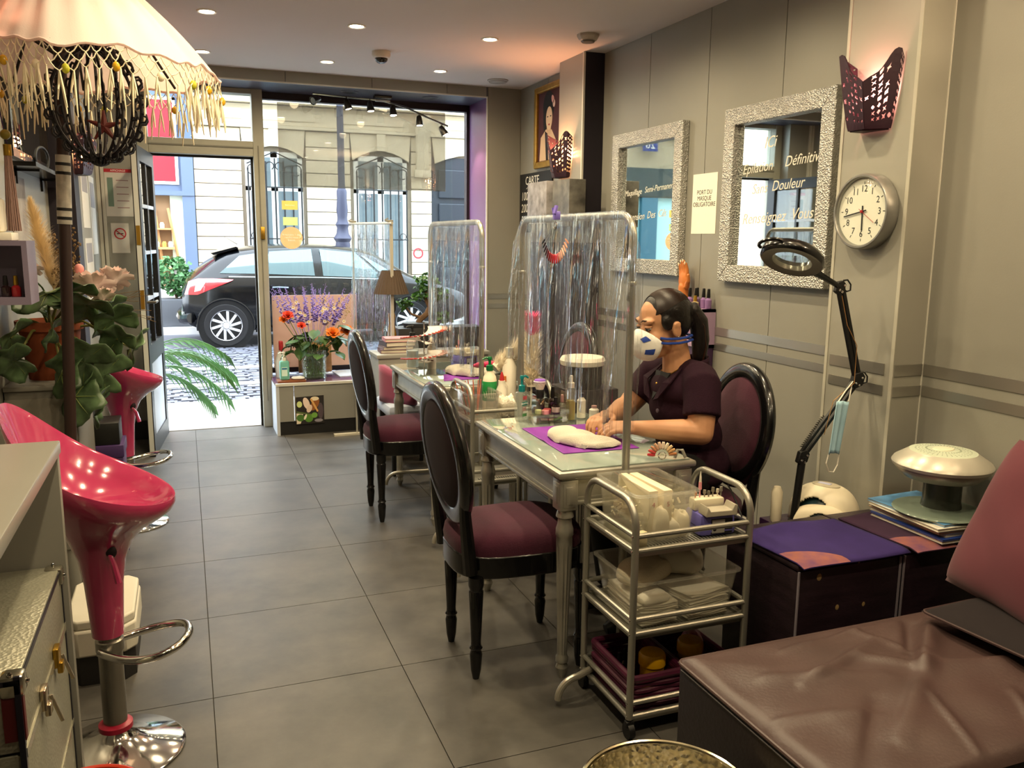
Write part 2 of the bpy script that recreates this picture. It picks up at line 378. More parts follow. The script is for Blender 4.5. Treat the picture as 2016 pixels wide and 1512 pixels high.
# open door leaf with panes, hinged on the wall side
dl = bpy.data.objects.new('door_1', None); COL.objects.link(dl); dl.location = (-.185, 6.545, 0); dl.rotation_euler = (0, 0, rad(-95.6)); dl['kind'] = 'structure'
dark_leaf_m = M('door dark paint', '#0f1013', .4); pale_leaf = M('door pale paint', '#a9b1bb', .45)
W_, H_ = .73, 1.97
def leafbox(n, x0, x1, z0, z1, m, y0=-.02, y1=.02, **k): return obj(n, B().b2((x0, y0, z0), (x1, y1, z1)), m, dl, smooth=0, **k)
leafbox('stile', 0, .09, 0, H_, dark_leaf_m); leafbox('stile', W_ - .09, W_, 0, H_, dark_leaf_m)
leafbox('rail', .09, W_ - .09, H_ - .09, H_, dark_leaf_m); leafbox('rail', .09, W_ - .09, .60, .72, dark_leaf_m); leafbox('rail', .09, W_ - .09, 0, .12, dark_leaf_m)
leafbox('lower_panel', .09, W_ - .09, .12, .60, pale_leaf, -.012, .012)
for z in (1.015, 1.31, 1.605): leafbox('glazing_bar', .09, W_ - .09, z - .011, z + .011, pale_leaf, -.016, .016)
leafbox('glazing_bar', W_ / 2 - .011, W_ / 2 + .011, .72, H_ - .09, dark_leaf_m, -.016, .016)
zz = [.72, 1.015, 1.31, 1.605, H_ - .09]
for a, b_ in zip(zz[:-1], zz[1:]):
    for x0, x1 in ((.09, W_ / 2 - .011), (W_ / 2 + .011, W_ - .09)): leafbox('pane', x0, x1, a + .008, b_ - .008, win_glass, -.003, .003)
obj('edge_strip', B().b2((W_, -.014, .02), (W_ + .004, .014, H_ - .02)), M('door edge', '#c3c5bd', .5), dl, smooth=0)
for z in (1.36, .96): obj('lock_plate', B().b2((W_ + .004, -.012, z), (W_ + .007, .012, z + .12)), gold, dl, smooth=0)
obj('door_handle', B().cyl((W_ - .05, .02, 1.0), (W_ - .05, .07, 1.0), .009).cyl((W_ - .05, .065, 1.0), (W_ - .16, .065, 1.0), .009).cyl((W_ - .05, .02, .9), (W_ - .05, .035, .9), .014), M('pewter', '#77736a', .35, .9), dl)
# big display window
wfr = M('window frame purple black', '#1d1019', .45)
w1 = struct('window_1', B().b2((.583, 6.615, .43), (2.143, 6.622, 2.405)), win_glass, smooth=0)
obj('window_frame', B().b2((.578, 6.585, 2.40), (2.158, 6.65, 2.452)).b2((2.135, 6.585, .40), (2.158, 6.65, 2.40)).b2((.578, 6.60, .395), (2.158, 6.65, .435)).b2((.578, 6.60, .395), (.588, 6.65, 2.40)), wfr, w1, smooth=0)
obj('tinted_film', B().b2((.69, 6.606, 1.786), (1.965, 6.610, 2.388)), glassy('smoke film', '#c6c2ba', .05, .01, haze=.06, hazecol='#cbc6bb'), w1, smooth=0, label='smoke tinted sheet across the top of the window')
yel = glassy('yellow sticker', '#fbeab8', .02, .3, haze=.45, hazecol='#f4d27a'); ora = glassy('orange sticker', '#fbe6cc', .02, .3, haze=.5, hazecol='#f4c08a')
def disc(r, n=40): return [(r * cos(2 * pi * i / n), r * sin(2 * pi * i / n)) for i in range(n)]
obj('sticker', B().b2((.70, 6.609, 1.62), (.815, 6.611, 1.685)), yel, w1, smooth=0)
obj('sticker', B().b2((.705, 6.609, 1.505), (.812, 6.611, 1.565)), glassy('pale green sticker', '#eef2cc', .02, .3, haze=.5, hazecol='#dfe6a0'), w1, smooth=0)
obj('sticker', B().prism(disc(.082), .002, T(.762, 6.611, 1.412) @ Rx(pi / 2)), ora, w1, smooth=0)
lit_t = M('sticker white', '#fffdf4', .7)
text('lettering', 'Bienvenue', lit_t, w1, T(.758, 6.606, 1.652) @ ON_FRONT, .017)
text('lettering', 'le numéro 1 des\nrendez-vous\nbeauté', lit_t, w1, T(.762, 6.606, 1.415) @ ON_FRONT, .02)
obj('sticker', B().lathe([(.030, 0), (.043, 0), (.043, .002), (.030, .002), (.030, 0)], 16, (1.74, 6.611, 1.30), False, ax=(0, 1, 0)), M('pink sticker', '#ee7fa6', .6), w1)
kraft = glassy('kraft board', '#ead2c0', .01, .5, haze=.93, hazecol='#c9ab98')
bd = tag(obj('kraft_board', B().b2((.60, 6.585, .436), (1.235, 6.592, .985)), kraft, smooth=0), 'pinkish brown paper panel against the window behind the flowers', 'panel')

# built-in window bench
bn = thing('window_bench', 'low grey built-in bench with purple top below the shop window', 'bench', (1.37, 6.38, 0))
obj('end_panel', B().b2((.566, 6.165, 0), (.588, 6.60, .372)), M('bench end pale', '#b9bdc2', .5), bn, w=True, smooth=0)
obj('kick_board', B().b2((.588, 6.176, 0), (2.158, 6.20, .10)), M('kick black', '#12100f', .6), bn, w=True, smooth=0)
obj('front_panel', B().b2((.588, 6.168, .10), (.690, 6.19, .362)), wallm, bn, w=True, smooth=0)
obj('front_panel', B().b2((.694, 6.168, .10), (2.158, 6.19, .362)), wallm, bn, w=True, smooth=0)
obj('edge_trim', B().b2((.566, 6.160, .362), (2.158, 6.19, .38)), trimm, bn, w=True, smooth=0)
obj('bench_top', B().b2((.566, 6.19, .362), (2.158, 6.60, .3795)), M('plum laminate', '#6a4a6c', .18, coat=.4), bn, w=True, smooth=0)
# ================================================================ ceiling downlights
warm = lit('halogen glow', '#ffe9c4', 26)
spot_ring = M('spot ring', '#ded9d0', .4)
def spot_label(i, j):
    col = ('by the umbrella side', 'along the middle of the ceiling', 'toward the mirror wall')[i]
    row = ('first row from the shop window', 'second row from the shop window', 'third row from the shop window', 'fourth row from the window', 'fifth row from the window', 'sixth row from the window')[j]
    return f'round recessed downlight {col}, {row}'
for j, y in enumerate((5.73, 4.73, 3.73, 2.73, 1.73, .73)):
    for i, x in enumerate((.17, .92, 1.67)):
        t = thing('ceiling_spot', spot_label(i, j), 'ceiling light', (x, y, CEIL), 0, 'recessed ceiling downlights')
        obj('trim_ring', B().lathe([(.036, -.001), (.038, -.004), (.046, -.006), (.050, -.001), (.050, .0)], 28, cap=False), spot_ring, t)
        obj('bulb', B().lathe([(0.0001, -.0035), (.02, -.003), (.037, -.001)], 24, cap=False), warm, t)
        ld = bpy.data.lights.new('spot_lamp', 'SPOT'); ld.energy = CEIL_SPOT_W * ((.65, .65, .65), (.9, .9, .9), (1, 1, 1), (.9, .9, .9), (.75, .45, .75), (.6, .35, .5))[j][i]; ld.color = (1.0, .81, .50); ld.spot_size = rad(170); ld.spot_blend = .75; ld.shadow_soft_size = .035
        lo = bpy.data.objects.new('spot_lamp', ld); COL.objects.link(lo); lo.parent = t; lo.location = (0, 0, -.02)

# ================================================================ street
pav_m = world_noise(M('pavement', '#b9b7b2', .8), '#a9a7a2', '#c4c2bd', 5)
struct('pavement', B().b2((-14, 6.66, -.3), (16, 7.75, -.02)), pav_m, smooth=0)
road = struct('road', B().b2((-14, 7.9, -.4), (16, 14.4, -.135)), M('road sand', '#4c4d54', .9), smooth=0)
kerb_m = M('kerb granite', '#c9c8c8', .75, var=.1, vs=6)
kb = struct('kerb', B().b2((-14, 7.75, -.3), (16, 7.9, -.035)), kerb_m, smooth=0)
struct('kerb_far', B().b2((-14, 14.4, -.3), (16, 14.55, -.02)), kerb_m, smooth=0)
struct('pavement_far', B().b2((-14, 14.55, -.3), (16, 16.6, -.02)), pav_m, smooth=0)
up_m = M('own facade stone', '#b9ae9c', .9)
struct('wall_front_upper', B().b2((-14, 6.35, CEIL + .12), (16, 6.66, 9)).b2((-14, 6.35, 0), (-.97, 6.66, CEIL + .12)).b2((2.62, 6.35, 0), (16, 6.66, CEIL + .12)), up_m, smooth=0)
cb = B(); rc = random.Random(3)
y = 7.95; k = 0
while y < 12.6:
    x = -1.3 + (k % 2) * .09
    while x < 3.4:
        w = rc.uniform(.15, .19); h = -.118 + rc.uniform(-.006, .006)
        cb.box((x + w / 2, y + .055, h - .03), (w - .02, .10, .06), taper=.9); x += w
    y += .118; k += 1
st = obj('cobbles', cb, world_noise(M('cobble', '#5d606b', .6), '#3a3e4a', '#6d707c', 9, rough=(.4, .8)), road, smooth=0); st['kind'] = 'stuff'
for y in (9.18, 10.35): obj('drain_line', B().b2((-3, y, -.135), (8, y + .16, -.108)), M('white stone line', '#c0bfbc', .7), road, smooth=0)

# ---------------------------------------------------------------- pale stone house over the road
YF = 16.5
stone = M('pale limestone', '#c7baa3', .85, var=.05, vs=3, bump=.1, bs=25)
stone2 = M('pale limestone joint', '#6f6557', .95)
iron = M('wrought iron', '#14171c', .6); winfr = M('white window wood', '#d9d9d4', .6); pane_d = M('far pane', '#5d6b73', .12, spec=.8)
hs_ = thing('stone_townhouse', 'pale stone townhouse with arched barred windows across the street', 'building', (3.3, YF, 0))
obj('wall', B().b2((.24, YF, -.02), (9.5, YF + .4, 8)), stone2, hs_, w=True, smooth=0)
CH = .2355
_blk = {}
def block(x0, x1, z0, z1, y0=.035, name='stone_block', m=None, bev=.008):
    return obj(name, B().b2((x0 + .006, YF - y0, z0 + .006), (x1 - .006, YF, z1 - .006), bev), m or stone, hs_, w=True, smooth=0)
for x0, x1 in ((.24, 1.06), (2.2, 3.03), (4.2, 4.62)):
    for r in range(13):
        if r == 0: block(x0, x1, 0, CH, .07)
        else: block(x0, x1, r * CH, (r + 1) * CH)
    block(x0, x1, 13 * CH, 3.35)
for x0, x1, cx in ((1.06, 2.2, 1.63), (3.03, 4.2, 3.615), (4.62, 6.4, 5.51)):        # curved lintels cut into voussoirs
    n = 7; half = (x1 - x0) / 2
    for i in range(n):
        u0, u1 = -1 + 2 * i / n, -1 + 2 * (i + 1) / n
        def zb(u): return 2.86 + .19 * (1 - u * u)
        poly = [(cx + u0 * half * .93, zb(u0)), (cx + u1 * half * .93, zb(u1)), (cx + u1 * half, 3.35), (cx + u0 * half, 3.35)]
        b = B().prism(poly, .05 if i != 3 else .10, T(0, YF, 0) @ Rx(pi / 2)); obj('voussoir' if i != 3 else 'keystone', b, stone, hs_, w=True, smooth=0)
block(.24, 9.5, 3.35, 3.42, .09, 'string_course'); block(.24, 9.5, 3.42, 3.78, .02, 'frieze', bev=0)
for x0, x1 in ((.5, 1.1), (1.35, 2.4), (2.9, 4.1), (4.75, 6.2)): block(x0, x1, 3.50, 3.70, .035, 'frieze_panel')
block(.24, 9.5, 3.78, 3.92, .16, 'cornice'); block(.24, 9.5, 3.92, 3.99, .22, 'cornice')
for r in range(6):
    for i in range(6): block(.24 + i * 1.4 + (r % 2) * .5, .24 + (i + 1) * 1.4 + (r % 2) * .5, 4.0 + r * .42, 4.0 + (r + 1) * .42)
obj('console', B().prism([(0, 0), (.1, 0), (.16, .25), (.14, .5), (.26, .72), (.28, 1.0), (0, 1.0)], .24, T(4.54, YF, 2.72) @ Rz(-pi / 2) @ Rx(pi / 2)), stone, hs_, w=True)
obj('console_foot', B().b2((4.26, YF - .10, 2.58), (4.58, YF, 2.73), .01), stone, hs_, w=True)
def townwin(x0, x1, z0, z1):
    fr = obj('window', B().b2((x0, YF - .005, z0), (x0 + .09, YF + .01, z1)).b2((x1 - .09, YF - .005, z0), (x1, YF + .01, z1)).b2(((x0 + x1) / 2 - .06, YF - .005, z0), ((x0 + x1) / 2 + .06, YF + .01, z1))
             .b2((x0, YF - .005, z1 - .1), (x1, YF + .01, z1)).b2((x0, YF - .005, 2.25), (x1, YF + .01, 2.33)), winfr, hs_, w=True, smooth=0)
    for a, b_ in ((x0 + .09, (x0 + x1) / 2 - .06), ((x0 + x1) / 2 + .06, x1 - .09)):
        for c, d in ((z0, 2.25), (2.33, z1 - .1)):
            p = obj('pane', B().b2((a, YF - .003, c), (b_, YF + .004, d)), pane_d, fr, smooth=0)
            p.data.transform(Matrix.Translation(-hs_.location))
    sl = block(x0 - .08, x1 + .08, z0 - .12, z0, .14, 'window_sill')
    g = B(); y = YF - .13
    for i in range(7):
        x = x0 + .04 + (x1 - x0 - .08) * i / 6; g.cyl((x, y, z0), (x, y, z1 - .12 - abs(i - 3) * .06), 0.015, n=6)
        if i in (1, 2, 4, 5): g.tube(arc((x + (.07 if i < 3 else -.07), y, z1 - .2 - abs(i - 3) * .06), .07, 180 if i < 3 else 0, -60 if i < 3 else 240, 12), .010, 6)
    for z in (z0 + .05, z0 + .75, 2.30): g.b2((x0 + .02, y - .01, z), (x1 - .02, y + .01, z + .022))
    for x in (x0 + .12, x1 - .12): g.tube(arc((x, y, z0 + .82), .06, 0, 360, 14), .008, 5); g.tube(arc((x, y, 2.62), .09, 0, 300, 14), .010, 5)
    g.tube([(x0 + .02, y, 2.72), ((x0 + x1) / 2, y, 2.94), (x1 - .02, y, 2.72)], .012, 6)
    obj('grille', g, iron, hs_, w=True)
townwin(1.12, 2.14, .62, 2.95); townwin(3.09, 4.13, .62, 2.95)
dd = M('slate blue door', '#1d242e', .5)
dr = obj('door', B().b2((4.62, YF - .01, 0), (6.4, YF + .02, 2.98)), dd, hs_, w=True, smooth=0)
for z0, z1 in ((.15, .85), (.95, 1.65), (1.75, 2.1), (2.2, 2.75)):
    for x0 in (4.72, 5.56):
        p = obj('door_panel', B().box((x0 + .37, YF - .03, (z0 + z1) / 2), (.66, .05, z1 - z0), bev=.02), dd, dr, smooth=0); p.data.transform(Matrix.Translation(-hs_.location))

# ---------------------------------------------------------------- blue framed shop with the red panel
sh = thing('red_panel_shop', 'blue framed shopfront with a red and white panel across the street', 'shop', (-.6, YF, 0))
blue_f = M('blue grey shop paint', '#566580', .5)
obj('wall', B().b2((-2.2, YF + .05, -.02), (.235, YF + .4, 8)), M('shop plaster', '#d8d8da', .8), sh, w=True, smooth=0)
obj('pilaster', B().b2((.03, YF - .12, 0), (.235, YF + .05, 4.4)), blue_f, sh, w=True, smooth=0)
obj('fascia', B().b2((-2.2, YF - .06, 2.12), (.03, YF + .05, 4.4)), blue_f, sh, w=True, smooth=0)
obj('fascia_rail', B().b2((-2.2, YF - .14, 2.12), (.235, YF - .06, 2.20)), blue_f, sh, w=True, smooth=0)
obj('red_panel', B().b2((-1.9, YF - .075, 2.36), (-.06, YF - .06, 3.74)), M('red shop panel', '#a31d2c', .6), sh, w=True, smooth=0)
obj('panel_border', B().b2((-1.95, YF - .08, 2.31), (-.01, YF - .06, 2.36)).b2((-.06, YF - .08, 2.36), (-.01, YF - .06, 3.79)).b2((-1.95, YF - .08, 3.74), (-.01, YF - .06, 3.79)), M('white border', '#f2f0ee', .6), sh, w=True, smooth=0)
obj('shop_glass', B().b2((-.18, YF - .02, .9), (.03, YF - .01, 2.12)), M('shop pane', '#cdd6c8', .2), sh, w=True, smooth=0)
pine = M('pine shelf', '#b98a57', .6)
obj('display_niche', B().b2((-2.0, YF + .02, .5), (-.18, YF + .05, 2.12)), M('niche brown', '#8c6f52', .8), sh, w=True, smooth=0)
rk = obj('shelf_rack', B().cyl((-.34, YF - .05, .75), (-.44, YF - .05, 1.9), .025, n=6).cyl((-.05, YF - .05, .75), (-.22, YF - .05, 1.9), .025, n=6).cyl((-.62, YF - .05, .75), (-.48, YF - .05, 1.9), .025, n=6)
    .b2((-.9, YF - .25, .82), (-.1, YF + .02, .86)).b2((-.9, YF - .22, 1.18), (-.14, YF + .02, 1.22)).b2((-.9, YF - .2, 1.52), (-.18, YF + .02, 1.55)), pine, sh, w=True, smooth=0)
for i, (x, z, c) in enumerate(((-.42, .86, '#e8d9a8'), (-.33, .86, '#c98a3c'), (-.24, .86, '#efe2c0'), (-.42, 1.22, '#f0c987'), (-.31, 1.22, '#d99a3c'), (-.21, 1.22, '#f4ead0'), (-.33, 1.55, '#b9d8c8'))):
    j = obj('jar', B().lathe([(.035, 0), (.037, .07), (.025, .085), (.025, .10)], 10, (x, YF - .12, z)), M('jar' + c, c, .4), sh, w=True)
# ---------------------------------------------------------------- teal shopfront further along, seen in the mirrors
ts = thing('teal_shop', 'teal shopfront under a carved stone arch with a blue number plate', 'shop', (-4.5, YF, 0))
teal = M('teal shop paint', '#123f4d', .5)
obj('wall', B().b2((-9, YF + .05, -.02), (-2.2, YF + .4, 8)), stone, ts, w=True, smooth=0)
for x0, x1 in ((-6.4, -5.95), (-4.85, -4.45), (-3.2, -2.75)): obj('pilaster', B().b2((x0, YF - .1, 0), (x1, YF + .05, 2.7), .01), teal, ts, w=True, smooth=0)
obj('fascia', B().b2((-6.4, YF - .12, 2.35), (-2.75, YF + .05, 2.95), .01), teal, ts, w=True, smooth=0)
for x0, x1 in ((-5.95, -4.85), (-4.45, -3.2)):
    obj('shop_glass', B().b2((x0, YF, .7), (x1, YF + .02, 2.35)), M('shop pane pale', '#7d9a98', .15), ts, w=True, smooth=0)
    obj('stall_riser', B().b2((x0, YF - .04, 0), (x1, YF + .05, .7)), teal, ts, w=True, smooth=0)
for k in range(9):
    a0, a1 = pi * k / 9, pi * (k + 1) / 9; cx, cz = -4.6, 2.95
    poly = [(cx + 1.5 * cos(a0), cz + .75 * sin(a0)), (cx + 1.95 * cos(a0), cz + 1.05 * sin(a0)), (cx + 1.95 * cos(a1), cz + 1.05 * sin(a1)), (cx + 1.5 * cos(a1), cz + .75 * sin(a1))]
    obj('arch_stone', B().prism(poly, .14, T(0, YF + .05, 0) @ Rx(pi / 2)), stone, ts, w=True, smooth=0)
obj('number_plate', B().b2((-4.78, YF - .12, 3.30), (-4.42, YF - .10, 3.56)), M('enamel blue', '#1f3f9a', .3), ts, w=True, smooth=0)
text('lettering', '26', M('enamel white', '#f4f4f4', .5), ts, T(-.10, -.122, 3.43) @ ON_FRONT, .24)

# ---------------------------------------------------------------- black hatchback
paint = M('black car paint', '#07080b', .16, coat=.12, spec=.35); cglass = M('car glass', '#5f7279', .04, .5)
K = [(0, .36, .70, .76, .62, .78, .60), (.07, .27, .79, .90, .70, .93, .68), (.25, .21, .855, .965, .76, 1.10, .66), (.6, .19, .88, .975, .80, 1.35, .60), (1.2, .18, .885, .955, .82, 1.425, .60),
     (2.0, .18, .885, .93, .82, 1.435, .60), (2.7, .18, .885, .91, .82, 1.35, .58), (3.25, .18, .875, .90, .80, .99, .70), (3.8, .2, .83, .80, .75, .83, .72), (4.12, .27, .70, .70, .6, .72, .58), (4.22, .36, .55, .6, .48, .62, .46)]
def st_at(x):
    for a, b_ in zip(K[:-1], K[1:]):
        if x <= b_[0]:
            t = (x - a[0]) / (b_[0] - a[0]); return [p + (q - p) * t for p, q in zip(a, b_)]
    return list(K[-1])
def sect(x):
    _, zb, w, zbe, wb, zr, wr_ = st_at(x); mid = (zb + zbe) / 2
    return [(w * .9, zb), (w * .985, zb + .1), (w, mid), (w * .985, zbe - .07), (wb + .01, zbe), ((wb + wr_) / 2 + .015, (zbe + zr) / 2), (wr_, zr - .045), (wr_ * .8, zr - .005), (0.0, zr + .015)]
def side_y(x, z):
    s = sect(x)
    for (w0, z0), (w1, z1) in zip(s[:-1], s[1:]):
        if z <= z1: t = max(0, (z - z0) / (z1 - z0 + 1e-9)); return w0 + (w1 - w0) * t
    return s[-1][0]
car = thing('parked_car', 'black hatchback parked across the cobbled street', 'car', (-.05, 13.29, -.118))
b = B(); xsn = [0, .03, .07, .15, .25, .4, .6, .9, 1.2, 1.6, 2.0, 2.35, 2.7, 3.0, 3.25, 3.5, 3.8, 4.0, 4.12, 4.22]
rows = []
for x in xsn:
    s = sect(x); rows.append([(x, -w, z) for w, z in s] + [(x, w, z) for w, z in reversed(s[:-1])])
n = len(rows[0]); b.v = [p for r in rows for p in r]
b.f = [(i * n + k, i * n + (k + 1) % n, (i + 1) * n + (k + 1) % n, (i + 1) * n + k) for i in range(len(rows) - 1) for k in range(n)] + [tuple(range(n)), tuple(range((len(rows) - 1) * n + n - 1, (len(rows) - 1) * n - 1, -1))]
obj('body', b, paint, car, smooth=50, sub=1)
def patch(name, pts_lo, pts_hi, m, off=.008, sgn=-1, nv=5, par=None):
    """side patch between two x,z polylines of equal length"""
    def P_(u, v):
        k = u * (len(pts_lo) - 1); i = min(int(k), len(pts_lo) - 2); t = k - i
        lo = [pts_lo[i][c] + (pts_lo[i + 1][c] - pts_lo[i][c]) * t for c in (0, 1)]; hi = [pts_hi[i][c] + (pts_hi[i + 1][c] - pts_hi[i][c]) * t for c in (0, 1)]
        x = lo[0] + (hi[0] - lo[0]) * v; z = lo[1] + (hi[1] - lo[1]) * v
        return (x, sgn * (side_y(x, z) + off), z)
    return obj(name, B().grid(P_, 4 * len(pts_lo), nv), m, par or car, smooth=60)
patch('side_window', [(.50, 1.03), (1.02, 1.02)], [(.78, 1.27), (1.12, 1.32)], cglass)
patch('side_window', [(1.09, 1.02), (1.80, .99)], [(1.19, 1.33), (1.78, 1.365)], cglass)
patch('side_window', [(1.92, .985), (2.78, .955)], [(1.90, 1.365), (2.42, 1.315)], cglass)
patch('side_window', [(2.84, .955), (3.08, .95)], [(2.50, 1.28), (2.56, 1.26)], cglass)
patch('tail_lamp', [(.03, .74), (.20, .74), (.34, .80), (.66, .93)], [(.09, .92), (.22, .96), (.42, .96), (.68, .945)], M('tail red', '#d5202b', .12, coat=1), .012)
patch('tail_lamp_lens', [(.16, .78), (.24, .80)], [(.19, .93), (.33, .94)], M('tail white', '#f2dcdc', .15), .018)
patch('sill_trim', [(.95, .20), (2.8, .20)], [(.95, .26), (2.8, .26)], M('dark plastic', '#15161a', .5), .012)
patch('chrome_strip', [(.62, .975), (1.8, .96), (2.9, .925)], [(.62, .99), (1.8, .975), (2.9, .94)], M('window strip', '#9fb0ba', .15, .8), .012)
for x in (1.10, 1.86): patch('door_gap', [(x, .28), (x + .006, .28)], [(x + .02, .97), (x + .026, .97)], seam, .006)
obj('door_handle', B().tube([(1.20, -side_y(1.2, .83) - .01, .83), (1.26, -side_y(1.2, .83) - .035, .835), (1.36, -side_y(1.3, .83) - .035, .83), (1.41, -side_y(1.4, .83) - .01, .825)], .013, 8), M('handle steel', '#8793a3', .2, .7), car)
obj('spoiler', B().prism([(.40, 1.30), (.75, 1.395), (.78, 1.37), (.44, 1.275)], 1.16, T(0, .58, 0) @ Rx(pi / 2)), paint, car, smooth=0)
obj('antenna', B().cyl((.8, 0, 1.42), (.62, 0, 1.53), .006, .003, 6), blackm, car)
obj('bumper_strip', B().b2((-.02, -.72, .42), (.02, .72, .50), .01), M('bumper chrome', '#9aa5ad', .2, .8), car)
obj('rear_bumper', B().tube([(.10, -.86, .42), (.0, -.70, .40), (-.035, 0, .40), (.0, .70, .40), (.10, .86, .42)], .07, 8), paint, car)
obj('mirror_pod', B().ball((2.72, -.98, 1.0), .08, sc=(.7, 1.1, .75)).cyl((2.72, -.86, .97), (2.72, -.95, .99), .02), paint, car)
tyre_m = M('tyre', '#17171a', .8); rim_m = M('alloy', '#d4d6da', .25, .6); well = M('wheel well', '#050506', .9)
for wx in (.555, 3.18):
    for sg in (-1, 1):
        obj('wheel_arch', B().cyl((wx, sg * .80, .30), (wx, sg * .893, .30), .372, n=36), well, car)
        obj('arch_lip', B().tube(arc((wx, sg * .888, .30), .378, -8, 188, 24), .016, 8), paint, car)
        wh = obj('wheel', B().lathe([(.20, -.095), (.285, -.10), (.312, -.08), (.318, 0), (.312, .08), (.285, .10), (.20, .095), (.20, -.095)], 40, (wx, sg * .80, .312), False, ax=(0, 1, 0)), tyre_m, car)
        rb = B().lathe([(.213, -.10), (.205, -.085), (.205, .085), (.213, .10), (.195, .085), (.195, -.085), (.213, -.10)], 36, (wx, sg * .80, .312), False, ax=(0, 1, 0))
        for k in range(10):
            a = 2 * pi * k / 10; rb.box((wx + .115 * cos(a + .12), sg * .885, .312 + .115 * sin(a + .12)), (.19, .02, .036), rot=(0, -(a + .12) - .18, 0))
        rb.cyl((wx, sg * .85, .312), (wx, sg * .905, .312), .045, n=16)
        obj('rim', rb, rim_m, wh)
        obj('brake_disc', B().cyl((wx, sg * .84, .312), (wx, sg * .86, .312), .19, n=24), M('brake dark', '#3a3c42', .5, .6), wh)
# ---------------------------------------------------------------- lamp post, planter, palm
lamp_i = M('lamp post iron', '#3a3b50', .6)
lp = thing('street_lamp', 'tall blue grey cast iron street lamp post behind the car', 'street lamp', (2.60, 15.0, -.02))
obj('pole', B().lathe([(.085, 1.75), (.075, 2.2), (.075, 2.25), (.06, 2.3), (.05, 6.2)], 14), lamp_i, lp)
obj('pedestal', B().lathe([(.20, 0), (.20, .15), (.15, .2), (.14, .85), (.11, 1.2), (.13, 1.3), (.12, 1.36), (.16, 1.42), (.11, 1.5), (.095, 1.6), (.12, 1.66), (.09, 1.72), (.085, 1.78), (.1, 1.9), (.085, 2.1), (.09, 2.22), (.075, 2.26)], 16), lamp_i, lp)
obj('lantern', B().lathe([(.04, 6.2), (.12, 6.3), (.17, 6.6), (.2, 6.62), (.05, 6.8), (.02, 6.95)], 8), lamp_i, lp)
def leaf_cloud(b, c, r, n, ls, seed, squash=1.0):
    rr = random.Random(seed)
    for _ in range(n):
        d = Vector((rr.gauss(0, 1), rr.gauss(0, 1), rr.gauss(0, 1))).normalized() * (r * rr.uniform(.45, 1) ** .6)
        d.z *= squash; p = Vector(c) + d; q = Euler((rr.uniform(-1.2, 1.2), rr.uniform(-1.2, 1.2), rr.uniform(0, 6.3))).to_matrix().to_4x4()
        l = ls * rr.uniform(.7, 1.3); w = l * .42
        b.add([(0, 0, 0), (w, l * .45, .12 * l), (0, l, 0), (-w, l * .45, .12 * l)], [(0, 1, 2), (0, 2, 3)], T(*p) @ q)
    return b
pt = thing('street_planter', 'leafy shrub in a grey planter behind the parked car', 'planter', (-.13, 14.75, -.02))
obj('planter', B().box((0, 0, .22), (.5, .45, .44), bev=.02, taper=1.08), M('planter grey', '#4f5258', .7), pt)
obj('stems', B().cyl((0, 0, .4), (-.1, 0, .8), .02).cyl((.05, 0, .4), (.12, 0, .75), .02), M('stem brown', '#5a4632', .8), pt)
obj('foliage', leaf_cloud(leaf_cloud(B(), (-.06, 0, .82), .30, 420, .085, 5), (.12, 0, .66), .22, 220, .085, 6), M('shrub leaf', '#42703f', .55, var=.3, vs=20), pt, smooth=0)
pm = thing('palm_plant', 'potted palm with drooping fronds just outside the open door', 'palm', (-.42, 7.2, -.02))
obj('pot', B().lathe([(.13, 0), (.17, .3), (.18, .3), (.165, .3), (.15, .27)], 20), M('dark pot', '#2e2a2c', .6), pm)
palm_m = M('palm green', '#456f3a', .4, var=.3, vs=6)
rr = random.Random(11)
for k, (az, el, ln) in enumerate(((5, 62, .66), (-18, 50, .62), (-30, 64, .7), (20, 66, .6), (95, 55, .6), (150, 60, .5), (60, 60, .6), (-24, 74, .7), (-10, 40, .5))):
    b = B(); p = Vector((0, 0, .28)); d = Vector((cos(rad(az)) * cos(rad(el)), sin(rad(az)) * cos(rad(el)), sin(rad(el)))); path = [p.copy()]
    for i in range(16):
        p = p + d * (ln / 12); d = (d + Vector((cos(rad(az)) * .045, sin(rad(az)) * .045, -.14))).normalized(); path.append(p.copy())
        if i > 4:
            for sg in (-1, 1):
                sd = d.cross(Vector((0, 0, 1))).normalized() * sg; l = .26 * (1 - abs(i - 10) / 13); t = (sd * .55 + d * .8 + Vector((0, 0, -.35))).normalized()
                w_ = d.cross(t).normalized() * .012; m_ = p + t * l * .5; b.add([p, m_ + w_, p + t * l + Vector((0, 0, -.05)), m_ - w_], [(0, 1, 2, 3)])
    b.tube(path, [.008 * (1 - i / 20) for i in range(len(path))], 6)
    obj('frond', b, palm_m, pm, smooth=0)
